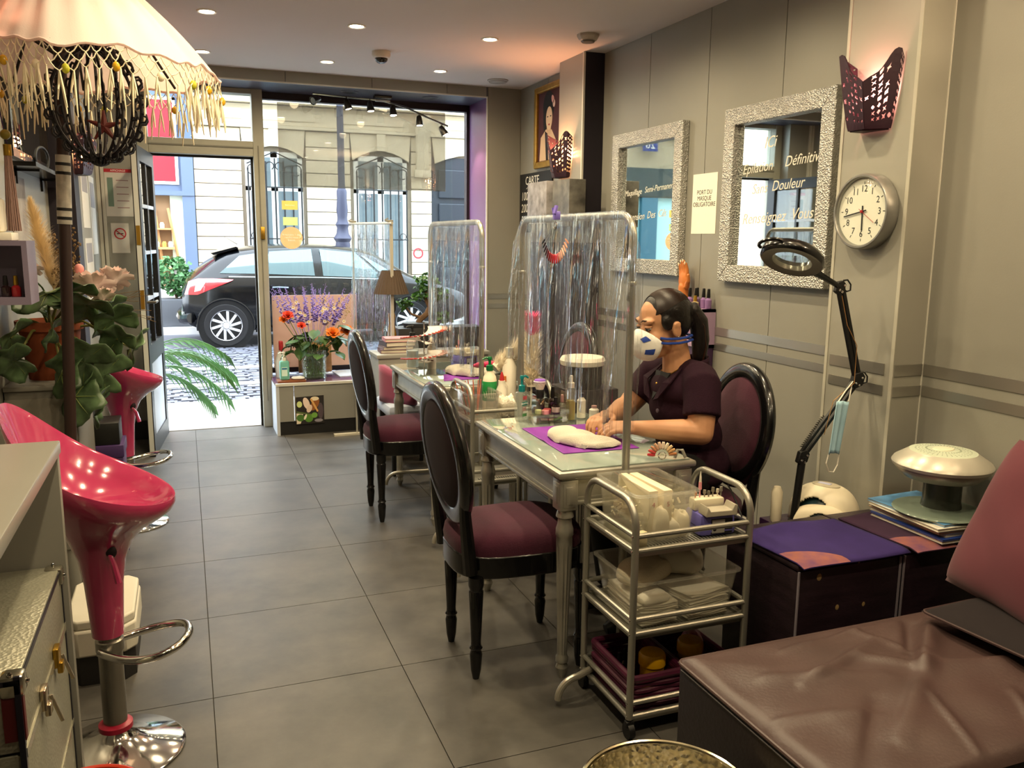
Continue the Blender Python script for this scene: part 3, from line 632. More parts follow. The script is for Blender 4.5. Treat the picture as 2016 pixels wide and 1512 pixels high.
# ================================================================ manicure tables
green_glass = M('table glass', '#aab9b0', .06, .25, coat=.8)
TH = .71
def fluted_leg(b, x, y, ztop):
    def ring(z, r, fl=0.0, n=24):
        return [(x + r * (1 - fl * (i % 2)) * cos(2 * pi * i / n), y + r * (1 - fl * (i % 2)) * sin(2 * pi * i / n), z) for i in range(n)]
    prof = [(ztop, .022, 0), (ztop - .012, .027, 0), (ztop - .024, .029, 0), (ztop - .03, .022, 0), (ztop - .05, .0235, 0), (ztop - .065, .0285, 0), (ztop - .085, .029, 0), (ztop - .09, .026, 0),
            (ztop - .115, .0262, 0), (ztop - .125, .026, .14), (ztop - .26, .0225, .14), (ztop - .40, .018, .14), (.085, .0165, .12), (.078, .0165, 0), (.07, .021, 0), (.055, .021, 0), (.05, .016, 0), (.035, .021, 0), (.012, .014, 0), (0, .011, 0)]
    o = len(b.v); n = 24
    for z, r, fl in prof: b.v += ring(z, r, fl)
    for j in range(len(prof) - 1): b.f += [(o + j * n + i, o + j * n + (i + 1) % n, o + (j + 1) * n + (i + 1) % n, o + (j + 1) * n + i) for i in range(n)]
    b.f.append(tuple(range(o + (len(prof) - 1) * n + n - 1, o + (len(prof) - 1) * n - 1, -1)))
    return b
def make_table(label):
    t = thing('manicure_table', label, 'table', (0, 0, 0), 0, 'silver manicure tables')
    X, Y = .25, .41
    obj('table_top', B().box((0, 0, .694), (2 * X, 2 * Y, .022), bev=.008).box((0, 0, .678), (2 * X - .03, 2 * Y - .03, .014), bev=.004), silver_paint, t)
    obj('glass_sheet', B().box((0, 0, .7075), (2 * X - .035, 2 * Y - .035, .005), bev=.001), green_glass, t)
    ap = B()
    for sx in (-1, 1): ap.box((sx * (X - .035), 0, .63), (.018, 2 * Y - .14, .085)).box((sx * (X - .028), 0, .598), (.02, 2 * Y - .14, .012), bev=.003).box((sx * (X - .03), 0, .612), (.014, 2 * Y - .14, .006))
    for sy in (-1, 1): ap.box((0, sy * (Y - .035), .63), (2 * X - .14, .018, .085)).box((0, sy * (Y - .028), .598), (2 * X - .14, .02, .012), bev=.003).box((0, sy * (Y - .03), .612), (2 * X - .14, .014, .006))
    obj('apron', ap, silver_paint, t)
    for sx in (-1, 1):
        for sy in (-1, 1):
            x, y = sx * (X - .042), sy * (Y - .042); lg = fluted_leg(B(), x, y, .575).box((x, y, .626), (.062, .062, .10), bev=.003)
            for dx, dy in ((sx, 0), (0, sy)):       # framed square on the two outer faces
                lg.box((x + dx * .031, y + dy * .031, .626), (.004 if dx else .042, .004 if dy else .042, .078), bev=.0015).box((x + dx * .033, y + dy * .033, .626), (.004 if dx else .024, .004 if dy else .024, .058), bev=.0015)
            obj('leg', lg, silver_paint, t)
    return t
tabA = make_table('silver manicure table with a purple mat, in front of the masked manicurist'); tabA.location = (1.30, 2.72, 0)
tabB = dup(tabA, (1.315, 4.30, 0), label='silver manicure table holding the spiral display of red nails')

# ================================================================ oval-back chairs
def seat_outline(k=1.0, n=40):
    out = []
    for i in range(n):
        a = 2 * pi * i / n; c, s_ = cos(a), sin(a); e = .62
        x = .225 * (abs(c) ** e) * (1 if c >= 0 else -1); y = (.183 + .012 * x / .225) * (abs(s_) ** e) * (1 if s_ >= 0 else -1)
        out.append((x * k, y * k))
    return out
def make_chair(label, fab=plum_fab, wood=black_gloss):
    t = thing('oval_back_chair', label, 'chair', (0, 0, 0), 0, 'black oval back chairs')
    obj('seat_rail', B().prism(seat_outline(1.0), .075, T(0, 0, .345)), wood, t, bevel=.006)
    po = seat_outline(.985)
    def cush(u, v):
        n = len(po); k = u * n; i = int(k) % n; f = k - int(k); x = po[i][0] + (po[(i + 1) % n][0] - po[i][0]) * f; y = po[i][1] + (po[(i + 1) % n][1] - po[i][1]) * f
        r = [1, 1.012, .99, .9, .7, .4, .001][round(v * 6)]; z = [.418, .44, .465, .485, .495, .500, .501][round(v * 6)]
        return (x * r, y * r, z)
    obj('seat_cushion', B().grid(cush, 40, 7, True), fab, t, smooth=80)
    # back: oval ring leaning back, upholstered on both sides
    tilt = rad(8); mt = T(-.205, 0, .535) @ Ry(-tilt) @ T(0, 0, .20)
    A_, C_ = .198, .206
    def ring(u, v):
        a = 2 * pi * u; q = 2 * pi * v; ry = .024 * cos(q); rx = .021 * sin(q)
        e = .8; rx = .022 * (abs(sin(q)) ** e) * (1 if sin(q) >= 0 else -1); ry = .033 * (abs(cos(q)) ** e) * (1 if cos(q) >= 0 else -1)
        return (rx, (A_ + ry) * cos(a), (C_ + ry) * sin(a))
    obj('back_frame', B().grid(ring, 56, 13, True).xf(mt), wood, t, smooth=60)
    def pad(sg):
        def f(u, v):
            a = 2 * pi * u; r = [1, .9, .7, .4, .001][round(v * 4)]; h = [.012, .022, .028, .031, .032][round(v * 4)]
            return (sg * h, (A_ - .02) * r * cos(a), (C_ - .02) * r * sin(a))
        return f
    obj('back_pad', B().grid(pad(1), 40, 5, True).xf(mt), fab, t, smooth=80)
    obj('back_panel', B().grid(pad(-1), 40, 5, True).xf(mt), M('shaded plum fabric', '#1a0710', .9), t, smooth=80)  # same plum fabric as the front, with the rear's shade put into its colour
    for sy in (-1, 1):
        obj('back_post', B().tube([(-.195, sy * .15, .37), (-.205, sy * .155, .46), (-.215, sy * .16, .555), (-.225, sy * .172, .66)], [.024, .023, .02, .014], 10), wood, t)
    def leg(x, y, top):
        return B().lathe([(.011, 0), (.017, .03), (.021, .085), (.017, .10), (.022, .108), (.017, .116), (.0165, .13), (.024, top - .05), (.021, top - .045), (.0255, top - .03), (.0255, top)], 18, (x, y, 0))
    for x, y in ((-.172, .138), (-.172, -.138), (.185, .172), (.185, -.172)): obj('leg', leg(x, y, .352), wood, t)
    return t
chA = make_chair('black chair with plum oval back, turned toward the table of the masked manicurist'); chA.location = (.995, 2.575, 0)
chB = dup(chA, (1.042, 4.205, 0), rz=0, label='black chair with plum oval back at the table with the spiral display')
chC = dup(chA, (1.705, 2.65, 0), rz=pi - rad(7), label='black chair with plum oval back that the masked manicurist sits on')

# ================================================================ clear curtain screens on tube frames
cur_m = glassy('clear curtain', '#f4f6f8', .13, .012, haze=.03, hazecol='#e6e8ec', bump=1.6, bs=26, stretch=(3, 3, .14))
def make_screen(name, label, x, y0, y1, ztop=1.495, zb=.80, seed=1, over=.07, rnd=.07, amp=.042, foot=True, zl=.95, flare=.04):
    t = thing(name, label, 'screen', (x, (y0 + y1) / 2, 0), 0, 'clear plastic screens')
    path = [(x, y0, .08), (x, y0, 1.2), (x, y0, ztop - rnd)] + arc((x, y0 + rnd, ztop - rnd), rnd, 180, 90, 8, 'yz')[1:] + arc((x, y1 - rnd, ztop - rnd), rnd, 90, 0, 8, 'yz') + [(x, y1, 1.2), (x, y1, .08)]
    obj('frame', B().tube(path, .0125, 12), silver_tube, t, w=True)
    for y in (y0, y1): obj('joint_ring', B().lathe([(.0135, -.006), (.0145, -.003), (.0145, .003), (.0135, .006)], 14, (x, y, 1.29), False), M('joint', '#cfccc2', .3, .8), t, w=True)
    for y, dy in ((y0, -.10), (y1, .02)):
        if foot: obj('foot', B().tube(arc((x - .20, y + dy, .02), .065, 180, 90, 8, 'xz') + [(x - .05, y + dy * .3, .085), (x + .2, y, .085)] + arc((x + .24, y, .02), .065, 90, 0, 8, 'xz'), .011, 10), M('bare steel foot', '#c2bdae', .3, .7), t, w=True)
    rr = random.Random(seed); ph = [rr.uniform(0, 6.3) for _ in range(6)]; fr = [rr.uniform(6, 26) for _ in range(6)]; am = [rr.uniform(.3, 1) for _ in range(6)]
    L = (y1 - y0) + 2 * over
    def sheet(u, v):
        s_ = y0 - over + L * u; zt = ztop + .0145
        e = max(0, y0 + rnd * .4 - s_, s_ - (y1 - rnd * .4)); zt -= e * 1.1
        zbot = zb + (zl - zb) * u; z = zt + (zbot - zt) * v
        d = sum(a * sin(f * u * 2.2 + p + 1.5 * v * sin(p)) for a, f, p in zip(am, fr, ph)) * amp / 2.2
        d *= min(1, v * 2.2) * (.5 + .5 * v); pull = -.02 * v * (1 if u > .5 else -.6) * (1 if .1 < u < .9 else 1.6)
        return (x - .013 - .004 * v + d, s_ + pull + flare * v * (.5 - u) * 2 * (1 if u < .2 else .4), z)
    obj('curtain', B().grid(sheet, 150, 40), cur_m, t, w=True, smooth=180)
    def back(u, v):
        s_ = y0 + .05 + (y1 - y0 - .1) * u; z = ztop + .0145 - .10 * v
        return (x - .013 + .028 * min(1, v * 6), s_, z + (.0 if v > 0 else 0))
    obj('curtain_hem', B().grid(back, 40, 8), cur_m, t, w=True, smooth=180)
    return t
make_screen('curtain_screen', 'clear plastic curtain on a silver tube frame in front of the masked manicurist', 1.272, 2.292, 3.20, seed=4)
make_screen('curtain_screen', 'clear plastic curtain on a silver tube frame over the table with the spiral display', 1.285, 3.735, 4.62, seed=9, zb=.78, zl=.82)
# simpler square screen by the desk lamp
t = thing('curtain_screen', 'small clear plastic screen on white square posts before the desk lamp', 'screen', (1.2, 5.78, 0), 0, 'clear plastic screens')
wp = M('pale square post', '#b9b5a8', .4, .3)
obj('post', B().b2((1.270, 5.545, .01), (1.290, 5.565, 1.515)), wp, t, w=True, smooth=0)
obj('post', B().b2((1.112, 6.035, .01), (1.124, 6.047, 1.51)), wp, t, w=True, smooth=0)
obj('top_rail', B().cyl((1.28, 5.52, 1.515), (1.105, 6.08, 1.515), .009), wp, t, w=True)
obj('foot', B().b2((.95, 6.02, 0), (1.30, 6.06, .014)), M('foot cream', '#cfc8b4', .5), t, w=True, smooth=0)
obj('foot', B().b2((1.10, 5.53, 0), (1.46, 5.57, .014)), M('foot cream', '#cfc8b4', .5), t, w=True, smooth=0)
def sh3(u, v):
    w = .0 if v < .02 else .018 * sin(9 * u + 2 * v) * v + .01 * sin(23 * u + 1) * v
    return (1.262 - .155 * u + w + .04 * v * (u < .0), 5.55 + .49 * u + w * .4, 1.51 - 1.0 * v)
obj('curtain', B().grid(sh3, 50, 24), cur_m, t, w=True, smooth=180)
for p in ((1.27, 5.56), (1.12, 6.04)): obj('clamp', B().box((p[0], p[1], 1.53), (.05, .016, .012), bev=.003).box((p[0] - .02, p[1], 1.54), (.03, .014, .006), rot=(0, -.5, 0)), M('clamp grey', '#8d8a80', .4, .5), t, w=True)

# ================================================================ tubular trolleys
shelf_m = M('trolley tray', '#a5a398', .4, .5)
def make_trolley(label):
    t = thing('salon_trolley', label, 'trolley', (0, 0, 0), 0, 'silver tube trolleys')
    W, D = .19, .152; r = .0095
    for sx in (-1, 1):
        x = sx * W
        obj('side_hoop', B().tube([(x, -D, .06), (x, -D, .4), (x, -D, .63)] + arc((x, -D + .075, .63), .075, 180, 90, 8, 'yz')[1:] + arc((x, D - .075, .63), .075, 90, 0, 8, 'yz') + [(x, D, .4), (x, D, .06)], r + .001, 12), silver_tube, t)
    for z in (.588, .341, .087):
        tr_ = obj('tray', B().b2((-W + .012, -D + .012, z - .035), (W - .012, D - .012, z - .028)).b2((-W + .006, -D + .004, z - .042), (W - .006, -D + .014, z - .018)).b2((-W + .006, D - .014, z - .042), (W - .006, D - .004, z - .018))
            .b2((-W + .004, -D + .006, z - .042), (-W + .014, D - .006, z - .018)).b2((W - .014, -D + .006, z - .042), (W - .004, D - .006, z - .018)), shelf_m, t, smooth=0)
        sl = B()
        for k in range(26): sl.b2((-W + .05 + k * .011, -D + .02, z - .0279), (-W + .054 + k * .011, -D + .075, z - .0272))
        obj('slots', sl, seam, tr_, smooth=0)
        for zz_ in (z + .021, z - .022):
            for sy in (-1, 1): obj('rail', B().cyl((-W, sy * D, zz_), (W, sy * D, zz_), r * .85, n=10), silver_tube, t)
            for sx in (-1, 1): obj('rail', B().cyl((sx * W, -D, zz_), (sx * W, D, zz_), r * .85, n=10), silver_tube, t)
        sc_ = B()
        for sx in (-1, 1):
            for sy in (-1, 1):
                for zz_ in (z + .021, z - .022): sc_.ball((sx * (W + .009), sy * D, zz_), .0045, 8, 5)
        obj('screws', sc_, chrome, t)['kind'] = 'stuff'
    for sx in (-1, 1):
        for sy in (-1, 1): obj('caster', B().cyl((sx * W - .009, sy * D, .024), (sx * W + .009, sy * D, .024), .024, n=18).cyl((sx * W, sy * D, .03), (sx * W, sy * D, .07), .008).box((sx * W, sy * D, .045), (.026, .02, .02), bev=.004), blackm, t)
    return t
trA = make_trolley('silver tube trolley with three shelves of boxes, next to the leather daybed'); trA.location = (1.32, 2.117, 0)
trB = dup(trA, (1.335, 3.60, 0), label='silver tube trolley standing between the two manicure tables'); trB.scale.z = 1.1
# ================================================================ small salon goods
TZ = .7105
def rrect(lx, ly, r, n=5):
    out = []
    for cx, cy, a0 in ((lx / 2 - r, ly / 2 - r, 0), (-lx / 2 + r, ly / 2 - r, 90), (-lx / 2 + r, -ly / 2 + r, 180), (lx / 2 - r, -ly / 2 + r, 270)):
        for i in range(n + 1): a = rad(a0 + 90 * i / n); out.append((cx + r * cos(a), cy + r * sin(a)))
    return out
def shell(lx, ly, h, taper=.9, r=.02, th=.002, rim=.008):
    """open-topped box: outside wall, rim, inside wall, floor"""
    b = B(); rings = []
    for k, z, g in ((taper, 0, 0), ((1 + taper) / 2, h / 2, 0), (1, h - .006, 0), (1, h - .006, rim), (1, h, rim), (1, h, -th), (taper, th, -th)):
        rings.append([(x + (g if x > 0 else -g), y + (g if y > 0 else -g), z) for x, y in rrect(lx * k, ly * k, r)])
    n = len(rings[0]); b.v = [p for q in rings for p in q]
    b.f = [(j * n + i, j * n + (i + 1) % n, (j + 1) * n + (i + 1) % n, (j + 1) * n + i) for j in range(len(rings) - 1) for i in range(n)]
    b.f += [tuple(range(n - 1, -1, -1)), tuple(range((len(rings) - 1) * n, len(rings) * n))]
    return b
def bin_(name, label, cat, loc, lx, ly, h, m=milky_pl, rz=0, taper=.9, group=None, r=.02, rim=.008):
    t = thing(name, label, cat, loc, rz, group); obj('tub', shell(lx, ly, h, taper, r, rim=rim), m, t, smooth=30)
    return t
def soft(name, m, loc, sx, sy, sz, parent=None, seed=0, rz=0, lump=.25, e=.6):
    rr = random.Random(seed); ph = [rr.uniform(0, 6.28) for _ in range(8)]
    def f(u, v):
        a = 2 * pi * u; q = pi * v; c, s_ = cos(a), sin(a); k = sin(q) ** e if sin(q) > 0 else 0
        x = (abs(c) ** e) * (1 if c > 0 else -1) * k; y = (abs(s_) ** e) * (1 if s_ > 0 else -1) * k; z = -cos(q)
        w = 1 + lump * .5 * (sin(3 * x + ph[0]) * sin(2.5 * y + ph[1]) + .5 * sin(6 * x + ph[2] + 3 * y) + .4 * sin(7 * y + ph[3]))
        z = z * w if z > 0 else z * .6
        return (x * sx * (1 + .06 * sin(2 * a + ph[4])), y * sy * (1 + .06 * sin(3 * a + ph[5])), (z + .6) * sz / 1.6)
    return obj(name, B().grid(f, 36, 15, True), m, parent, smooth=80, loc=loc, rz=rz)
terry = M('terry towel', '#efe7d3', .95, sheen=.3, bump=.9, bs=420)
pmat = M('purple mat', '#7d2a9a', .6)
clear_liq = glassy('clear gel', '#fbfdfb', .05, .05, haze=.12, hazecol='#f6faf4')
# ---- table of the manicurist
b = B().grid(lambda u, v: (1.155 + .283 * u + .010 * v, 2.508 + .405 * v - .01 * u, TZ + .0015 + .006 * max(0, 1 - abs(u - .02) * 22) * max(0, 1 - abs(v - .45) * 9)), 40, 40)
tag(obj('table_mat', b, pmat, solid=.0015), 'purple rubber mat under the white towel before the masked manicurist', 'mat', 'purple table mats')
def towel_mesh():
    def f(u, v):                                  # folded hand towel bent in an arc
        a = 2 * pi * v; s_ = (u - .5) * 2; L = .15 * s_; w = .068 * (1 - .25 * abs(s_) ** 3) * (1 if abs(s_) < .999 else .02); h = .032 * (1 - .55 * abs(s_) ** 2.2) * (1 if abs(s_) < .999 else .02)
        c, q = cos(a), sin(a); yy = w * (abs(c) ** .7) * (1 if c > 0 else -1); zz_ = h * (abs(q) ** .7) * (1 if q > 0 else -.12)
        bend = .05 * s_ * s_; zz_ += .004 * sin(9 * L / .15 + yy * 40) * (1 if zz_ > 0 else 0)
        return (yy + bend - .015, L, zz_ + .005)
    return B().grid(lambda u, v: f(v, u), 30, 34, True)
tw = thing('hand_towel', 'folded white towel on the purple mat before the masked manicurist', 'towel', (1.275, 2.655, TZ + .003), rad(14), 'white folded towels')
obj('towel', towel_mesh(), terry, tw, smooth=80)
obj('care_label', B().box((-.062, -.11, .010), (.003, .022, .012), rot=(0, .3, 0)), M('grey label', '#a7a499', .8), tw, smooth=0)
def pump_bottle(name, label, loc, r, h, body, pump, liquid=None, square=False, lab=None, rz=0, group=None, noz=.035):
    t = thing(name, label, 'bottle', loc, rz, group)
    if square: obj('bottle_body', B().box((0, 0, h / 2), (2 * r, 1.5 * r, h), bev=r * .35), body, t)
    else: obj('bottle_body', B().lathe([(r * .9, 0), (r, r * .15), (r, h * .72), (r * .85, h * .86), (r * .42, h * .97), (r * .42, h)], 24), body, t)
    if liquid: obj('liquid', B().box((0, 0, h * .42), (1.8 * r, 1.3 * r, h * .8), bev=r * .3) if square else B().lathe([(r * .86, .003), (r * .94, h * .55), (0.001, h * .55)], 20), liquid, t)
    obj('pump_collar', B().lathe([(r * .48, h), (r * .5, h + .006), (r * .48, h + .024), (r * .2, h + .028), (r * .2, h + .05), (.001, h + .05)], 18), pump, t)
    obj('pump_head', B().lathe([(r * .3, h + .05), (r * .34, h + .056), (r * .25, h + .064), (.001, h + .065)], 14).tube([(0, 0, h + .058), (-noz * .6, 0, h + .060), (-noz, 0, h + .052)], .0045, 8), pump, t)
    return t
teal_p = M('teal pump', '#0f7f82', .3)
pb = pump_bottle('sanitizer_bottle', 'clear gel bottle with teal pump on the manicurist table corner', (1.222, 3.06, TZ), .026, .115, clear_liq, teal_p, square=True, rz=rad(25), noz=-.035)
obj('label_print', B().b2((-.018, -.0203, .062), (.012, -.0200, .076)), M('teal print', '#1c7f74', .6), pb, smooth=0)
text('lettering', 'SANYTOL', M('print white', '#f4f4f0', .6), pb, T(-.003, -.0206, .069) @ ON_FRONT, .0085)
obj('label_print', B().b2((-.014, -.0203, .085), (.008, -.0200, .10)), M('red print', '#c25560', .6), pb, smooth=0)
obj('label_print', B().b2((-.016, -.0203, .04), (.004, -.0200, .055)), M('pink grey print', '#b58f8c', .6), pb, smooth=0)
obj('label_print', B().b2((-.016, -.0203, .018), (.008, -.0200, .03)), M('green print', '#57925e', .6), pb, smooth=0)
# acrylic organiser
og = thing('acrylic_organizer', 'clear acrylic organiser of nail supplies on the manicurist table', 'organizer', (1.315, 3.005, TZ), rad(-4))
ob = B()
for x in (-.068, -.012, .03, .068): ob.b2((x - .0015, -.045, .036), (x + .0015, .045, .115))
ob.b2((-.07, .043, 0), (.07, .046, .115)).b2((-.07, -.046, .036), (.07, -.044, .085)).b2((-.07, -.046, .033), (.07, .046, .036)).b2((-.07, -.046, 0), (.07, .046, .003))
obj('case', ob, clear_pl, og, smooth=0)
dw = obj('drawer', B().b2((-.066, -.048, .004), (.066, -.045, .031)).b2((-.066, -.045, .004), (.066, .04, .006)).b2((-.066, -.045, .006), (-.064, .04, .031)).b2((.064, -.045, .006), (.066, .04, .031)), clear_pl, og, smooth=0)
obj('drawer_knob', B().ball((0, -.053, .018), .006, 10, 6), clear_pl, dw)
def pot(name, label, loc, r, h, m, cap=None, group=None):
    t = thing(name, label, 'pot', loc, 0, group); obj('pot_body', B().lathe([(r * .96, 0), (r, h * .1), (r, h * .6), (r * .9, h * .62)], 18), m, t)
    obj('pot_lid', B().lathe([(r * 1.02, h * .6), (r * 1.02, h * .95), (r * .96, h), (.001, h)], 18), cap or m, t); return t
pot('gel_pot', 'rose red gel pot in the acrylic organiser', (1.300, 2.985, TZ + .037), .014, .018, M('rose pot', '#c4505c', .35), group='pots in the organiser')
pot('gel_pot', 'pale pink gel pot in the acrylic organiser', (1.287, 2.972, TZ + .037), .014, .016, M('pale pink pot', '#e59aa0', .35), group='pots in the organiser')
pot('gel_pot', 'pale green gel pot in the acrylic organiser', (1.262, 2.985, TZ + .037), .013, .016, M('pale green pot', '#c7d3a0', .35), group='pots in the organiser')
pot('gel_pot', 'black gel pot with silver lid in the acrylic organiser', (1.285, 3.02, TZ + .037), .018, .055, M('dark pot2', '#2b2a2e', .3), chrome, group='pots in the organiser')
pot('gel_pot', 'smoky grey gel pot in the acrylic organiser', (1.262, 3.015, TZ + .037), .014, .045, M('smoke pot', '#4c5056', .3), group='pots in the organiser')
br = thing('dusting_brush', 'stubby dusting brush with purple and white bristles in the organiser', 'brush', (1.283, 3.022, TZ + .093))
obj('handle', B().lathe([(.014, 0), (.016, .01), (.016, .03), (.014, .034)], 16), blackm, br); obj('bristles', B().lathe([(.015, .034), (.022, .055), (.026, .066), (.018, .072)], 20), M('white bristle', '#eadfce', .9, bump=.5, bs=200), br)
obj('bristle_tip', B().lathe([(.0262, .064), (.02, .0735), (.001, .077)], 20), M('purple bristle', '#8d5fc0', .9), br)
def vial(name, label, loc, r, h, glass, cap, lab=None, group=None, ch=None):
    t = thing(name, label, 'bottle', loc, 0, group); k = h * .55
    obj('bottle_body', B().lathe([(r * .92, 0), (r, .003), (r, k * .8), (r * .45, k * .97), (r * .45, k)], 18), glass, t)
    obj('cap', B().lathe([(r * .5, k), (r * .56, k + .002), (r * .42, h * .98), (r * .3, h)], 14), cap, t)
    if lab: obj('label_wrap', B().lathe([(r * 1.01, k * .15), (r * 1.015, k * .16), (r * 1.015, k * .72), (r * 1.01, k * .73)], 18, cap=False), lab, t)
    return t
brown_g = M('brown glass', '#20130f', .1, coat=.5)
vial('nail_oil_bottle', 'dark bottle with white label in the acrylic organiser', (1.332, 2.975, TZ + .037), .016, .065, brown_g, blackm, M('label pink white', '#d9cbc8', .7))
vial('nail_oil_bottle', 'second dark capped bottle behind the white labelled one in the organiser', (1.338, 3.02, TZ + .037), .017, .10, brown_g, blackm)
vial('nail_oil_bottle', 'small clear bottle at the end of the acrylic organiser', (1.366, 2.99, TZ + .037), .013, .07, clear_liq, M('rose cap', '#b58c86', .4))
for k, (x, c) in enumerate(((1.30, '#c9bfb0'), (1.325, '#8e4b52'), (1.345, '#6f9a52'))):
    tag(obj('nail_file', B().box((x, 2.985, TZ + .012), (.05, .012, .008), rot=(0, 0, .4 * k - .3), bev=.002), M('file' + c, c, .7), smooth=0), ('cream', 'maroon', 'green')[k] + ' nail buffer inside the organiser drawer', 'buffer')
def spray(label, loc, r, h, body, liquid=None, fill=.5, group='spray bottles'):
    t = thing('spray_bottle', label, 'bottle', loc, 0, group)
    obj('bottle_body', B().lathe([(r * .95, 0), (r, .004), (r, h * .86), (r * .8, h * .9), (r * .5, h * .91), (.001, h * .91)], 22), body, t)
    if liquid: obj('liquid', B().lathe([(r * .9, .003), (r * .95, .006), (r * .95, h * fill), (.001, h * fill)], 20), liquid, t)
    obj('collar', B().lathe([(r * .7, h * .9), (r * .72, h * 1.03), (r * .6, h * 1.05)], 18), white_p, t)
    obj('spray_head', B().lathe([(r * .42, h * 1.05), (r * .42, h * 1.2), (r * .34, h * 1.24), (.001, h * 1.24)], 14).cyl((0, 0, h * 1.16), (-r * .5, 0, h * 1.16), .003, n=8), white_p, t)
    return t
spray('spray bottle half full of yellow liquid on the manicurist table', (1.408, 3.0, TZ), .019, .145, milky_pl, M('yellow liquid', '#c2b04a', .15, trans=.5), .55)
def flask(label, loc, r, h, m, cm):
    t = thing('white_bottle', label, 'bottle', loc, 0); obj('bottle_body', B().lathe([(r, 0), (r, h * .7), (r * .5, h * .82), (r * .45, h * .86)], 20), m, t); obj('cap', B().lathe([(r * .55, h * .85), (r * .55, h), (.001, h)], 14), cm, t); return t
flask('small white bottle beside the yellow spray bottle', (1.47, 3.03, TZ), .018, .10, white_p, M('navy cap', '#1e2236', .4))
flask('pink capped jar beside the small white bottle', (1.505, 2.985, TZ), .02, .055, white_p, M('rose cap', '#b58c86', .4))
# fan of sample nails at the near table edge
def nail_fan(name, label, loc, cols, R, a0, a1, tl, tw_, mt=None, ring=None):
    t = thing(name, label, 'nail samples', loc, 0)
    for i, c in enumerate(cols):
        a = rad(a0 + (a1 - a0) * i / (len(cols) - 1)); m = Matrix.Identity(4) if mt is None else mt
        b = B().grid(lambda u, v: (R + tl * v, tw_ * (u - .5) * (1 - .35 * (2 * v - 1) ** 2), .003 * (1 - (2 * u - 1) ** 2)), 5, 6).xf(m @ Rz(a)); obj('nail_tip', b, M('nail ' + c, c, .15, coat=.6), t, solid=.0008)
        obj('stick', B().box((R * .55, 0, 0), (R * .9, .003, .0015)).xf(m @ Rz(a)), clear_pl, t, smooth=0)
    obj('ring', B().tube([tuple((Matrix.Identity(4) if mt is None else mt) @ Vector((.012 * cos(k * pi / 8), .012 * sin(k * pi / 8), 0))) for k in range(16)], .002, 6, True), chrome, t)
    return t
nail_fan('nail_sample_fan', 'fan of skin toned and red sample nails behind the box of tips', (1.43, 2.335, TZ + .014), ['#c8323c', '#d24a48', '#c98a66', '#d9a888', '#e8c8b0', '#f0dcc8', '#efe2c6', '#e6c79a', '#d0a06c', '#b9784a'], .022, 178, 12, .026, .011, Rz(rad(-30)) @ Rx(pi / 2))
tag(obj('cable_clip', B().tube([(1.475, 2.33, TZ + .004), (1.485, 2.33, TZ + .03), (1.50, 2.325, TZ + .03), (1.51, 2.32, TZ + .005)], .0055, 8), M('grey cable', '#8f8b7e', .5)), 'grey ribbed cable bent over the near table edge', 'cable')
# hanging ring of colour samples on the clear curtain
cols = ['#15131a', '#2a1a20', '#3b2330', '#54313a', '#6e1620', '#8e1520', '#a8141f', '#b31320', '#c01824', '#c52630', '#b7483f', '#c4826a', '#cf9a80', '#d8ab90', '#cd9f84', '#c08b70', '#a97258']
hang = nail_fan('nail_color_ring', 'hanging ring of dark, red and nude sample nails clipped to the curtain top', (1.232, 2.785, 1.468), cols, .10, 208, 332, .034, .011, ON_RIGHT)
obj('clip', B().box((.004, 0, .035), (.02, .03, .03), bev=.004).box((-.004, -.008, .055), (.008, .012, .03), rot=(0, .3, .3)).box((-.004, .01, .05), (.008, .01, .025), rot=(0, -.2, -.3)), M('violet plastic', '#7a68c4', .3), hang)
# ---- table by the spiral display
b = B().grid(lambda u, v: (1.19 + .20 * u + .10 * v, 4.04 + .35 * v + .02 * u, TZ + .0015), 6, 6)
tag(obj('table_mat', b, pmat, solid=.0015), 'purple mat on the table with the spiral display', 'mat', 'purple table mats')
tw2 = dup(tw, (1.365, 4.21, TZ + .003), rad(30), label='folded white towel on the table with the spiral display'); tw2.scale = (1, .95, 1.25)
sp = thing('spiral_nail_display', 'tall clear spiral stand carrying rows of red sample nails', 'nail samples', (1.175, 4.36, TZ))
obj('rod', B().cyl((0, 0, .004), (0, 0, .27), .0035, n=8), chrome, sp); obj('mirror_base', B().box((.02, -.03, .002), (.16, .19, .003)), M('mirror plate', '#c9d2cc', .05, .9), sp, smooth=0)
for turn, (z0, z1) in enumerate(((.045, .115), (.145, .245))):
    b = B().grid(lambda u, v: ((.022 + .085 * v) * cos(rad(15 - 330 * u)), (.022 + .085 * v) * sin(rad(15 - 330 * u)), z1 + (z0 - z1) * u), 40, 4); obj('spiral_plate', b, M('spiral white plastic', '#e4dcd0', .35), sp, solid=.0015)
    for k in range(26):
        u = .06 + k / 27; a = rad(15 - 330 * u); z = z1 + (z0 - z1) * u; c = ['#d8a79a', '#c8462f', '#bb2c25', '#a8241f', '#c23b2c', '#8e2019', '#6b1a16', '#4a1a18'][min(7, k // 3 - (0 if turn else 1) if k > 2 else 0)]
        obj('nail_tip', B().box((0, 0, 0), (.030, .013, .006), bev=.002).xf(T(.112 * cos(a), .112 * sin(a), z + .003) @ Rz(a)), M('nail ' + c, c, .15, coat=.6), sp)
spray('white spray bottle beside the spiral display', (1.245, 4.46, TZ), .024, .14, white_p, group='spray bottles')
pump_bottle('gel_bottle', 'clear pump bottle with black pump behind the spiral display', (1.160, 4.55, TZ), .034, .17, clear_liq, blackm, liquid=M('gel pale', '#dfe3df', .3, trans=.6))
violet = M('violet plastic body', '#6d67b8', .35); cream_p = M('cream plastic', '#e2d9c0', .45)
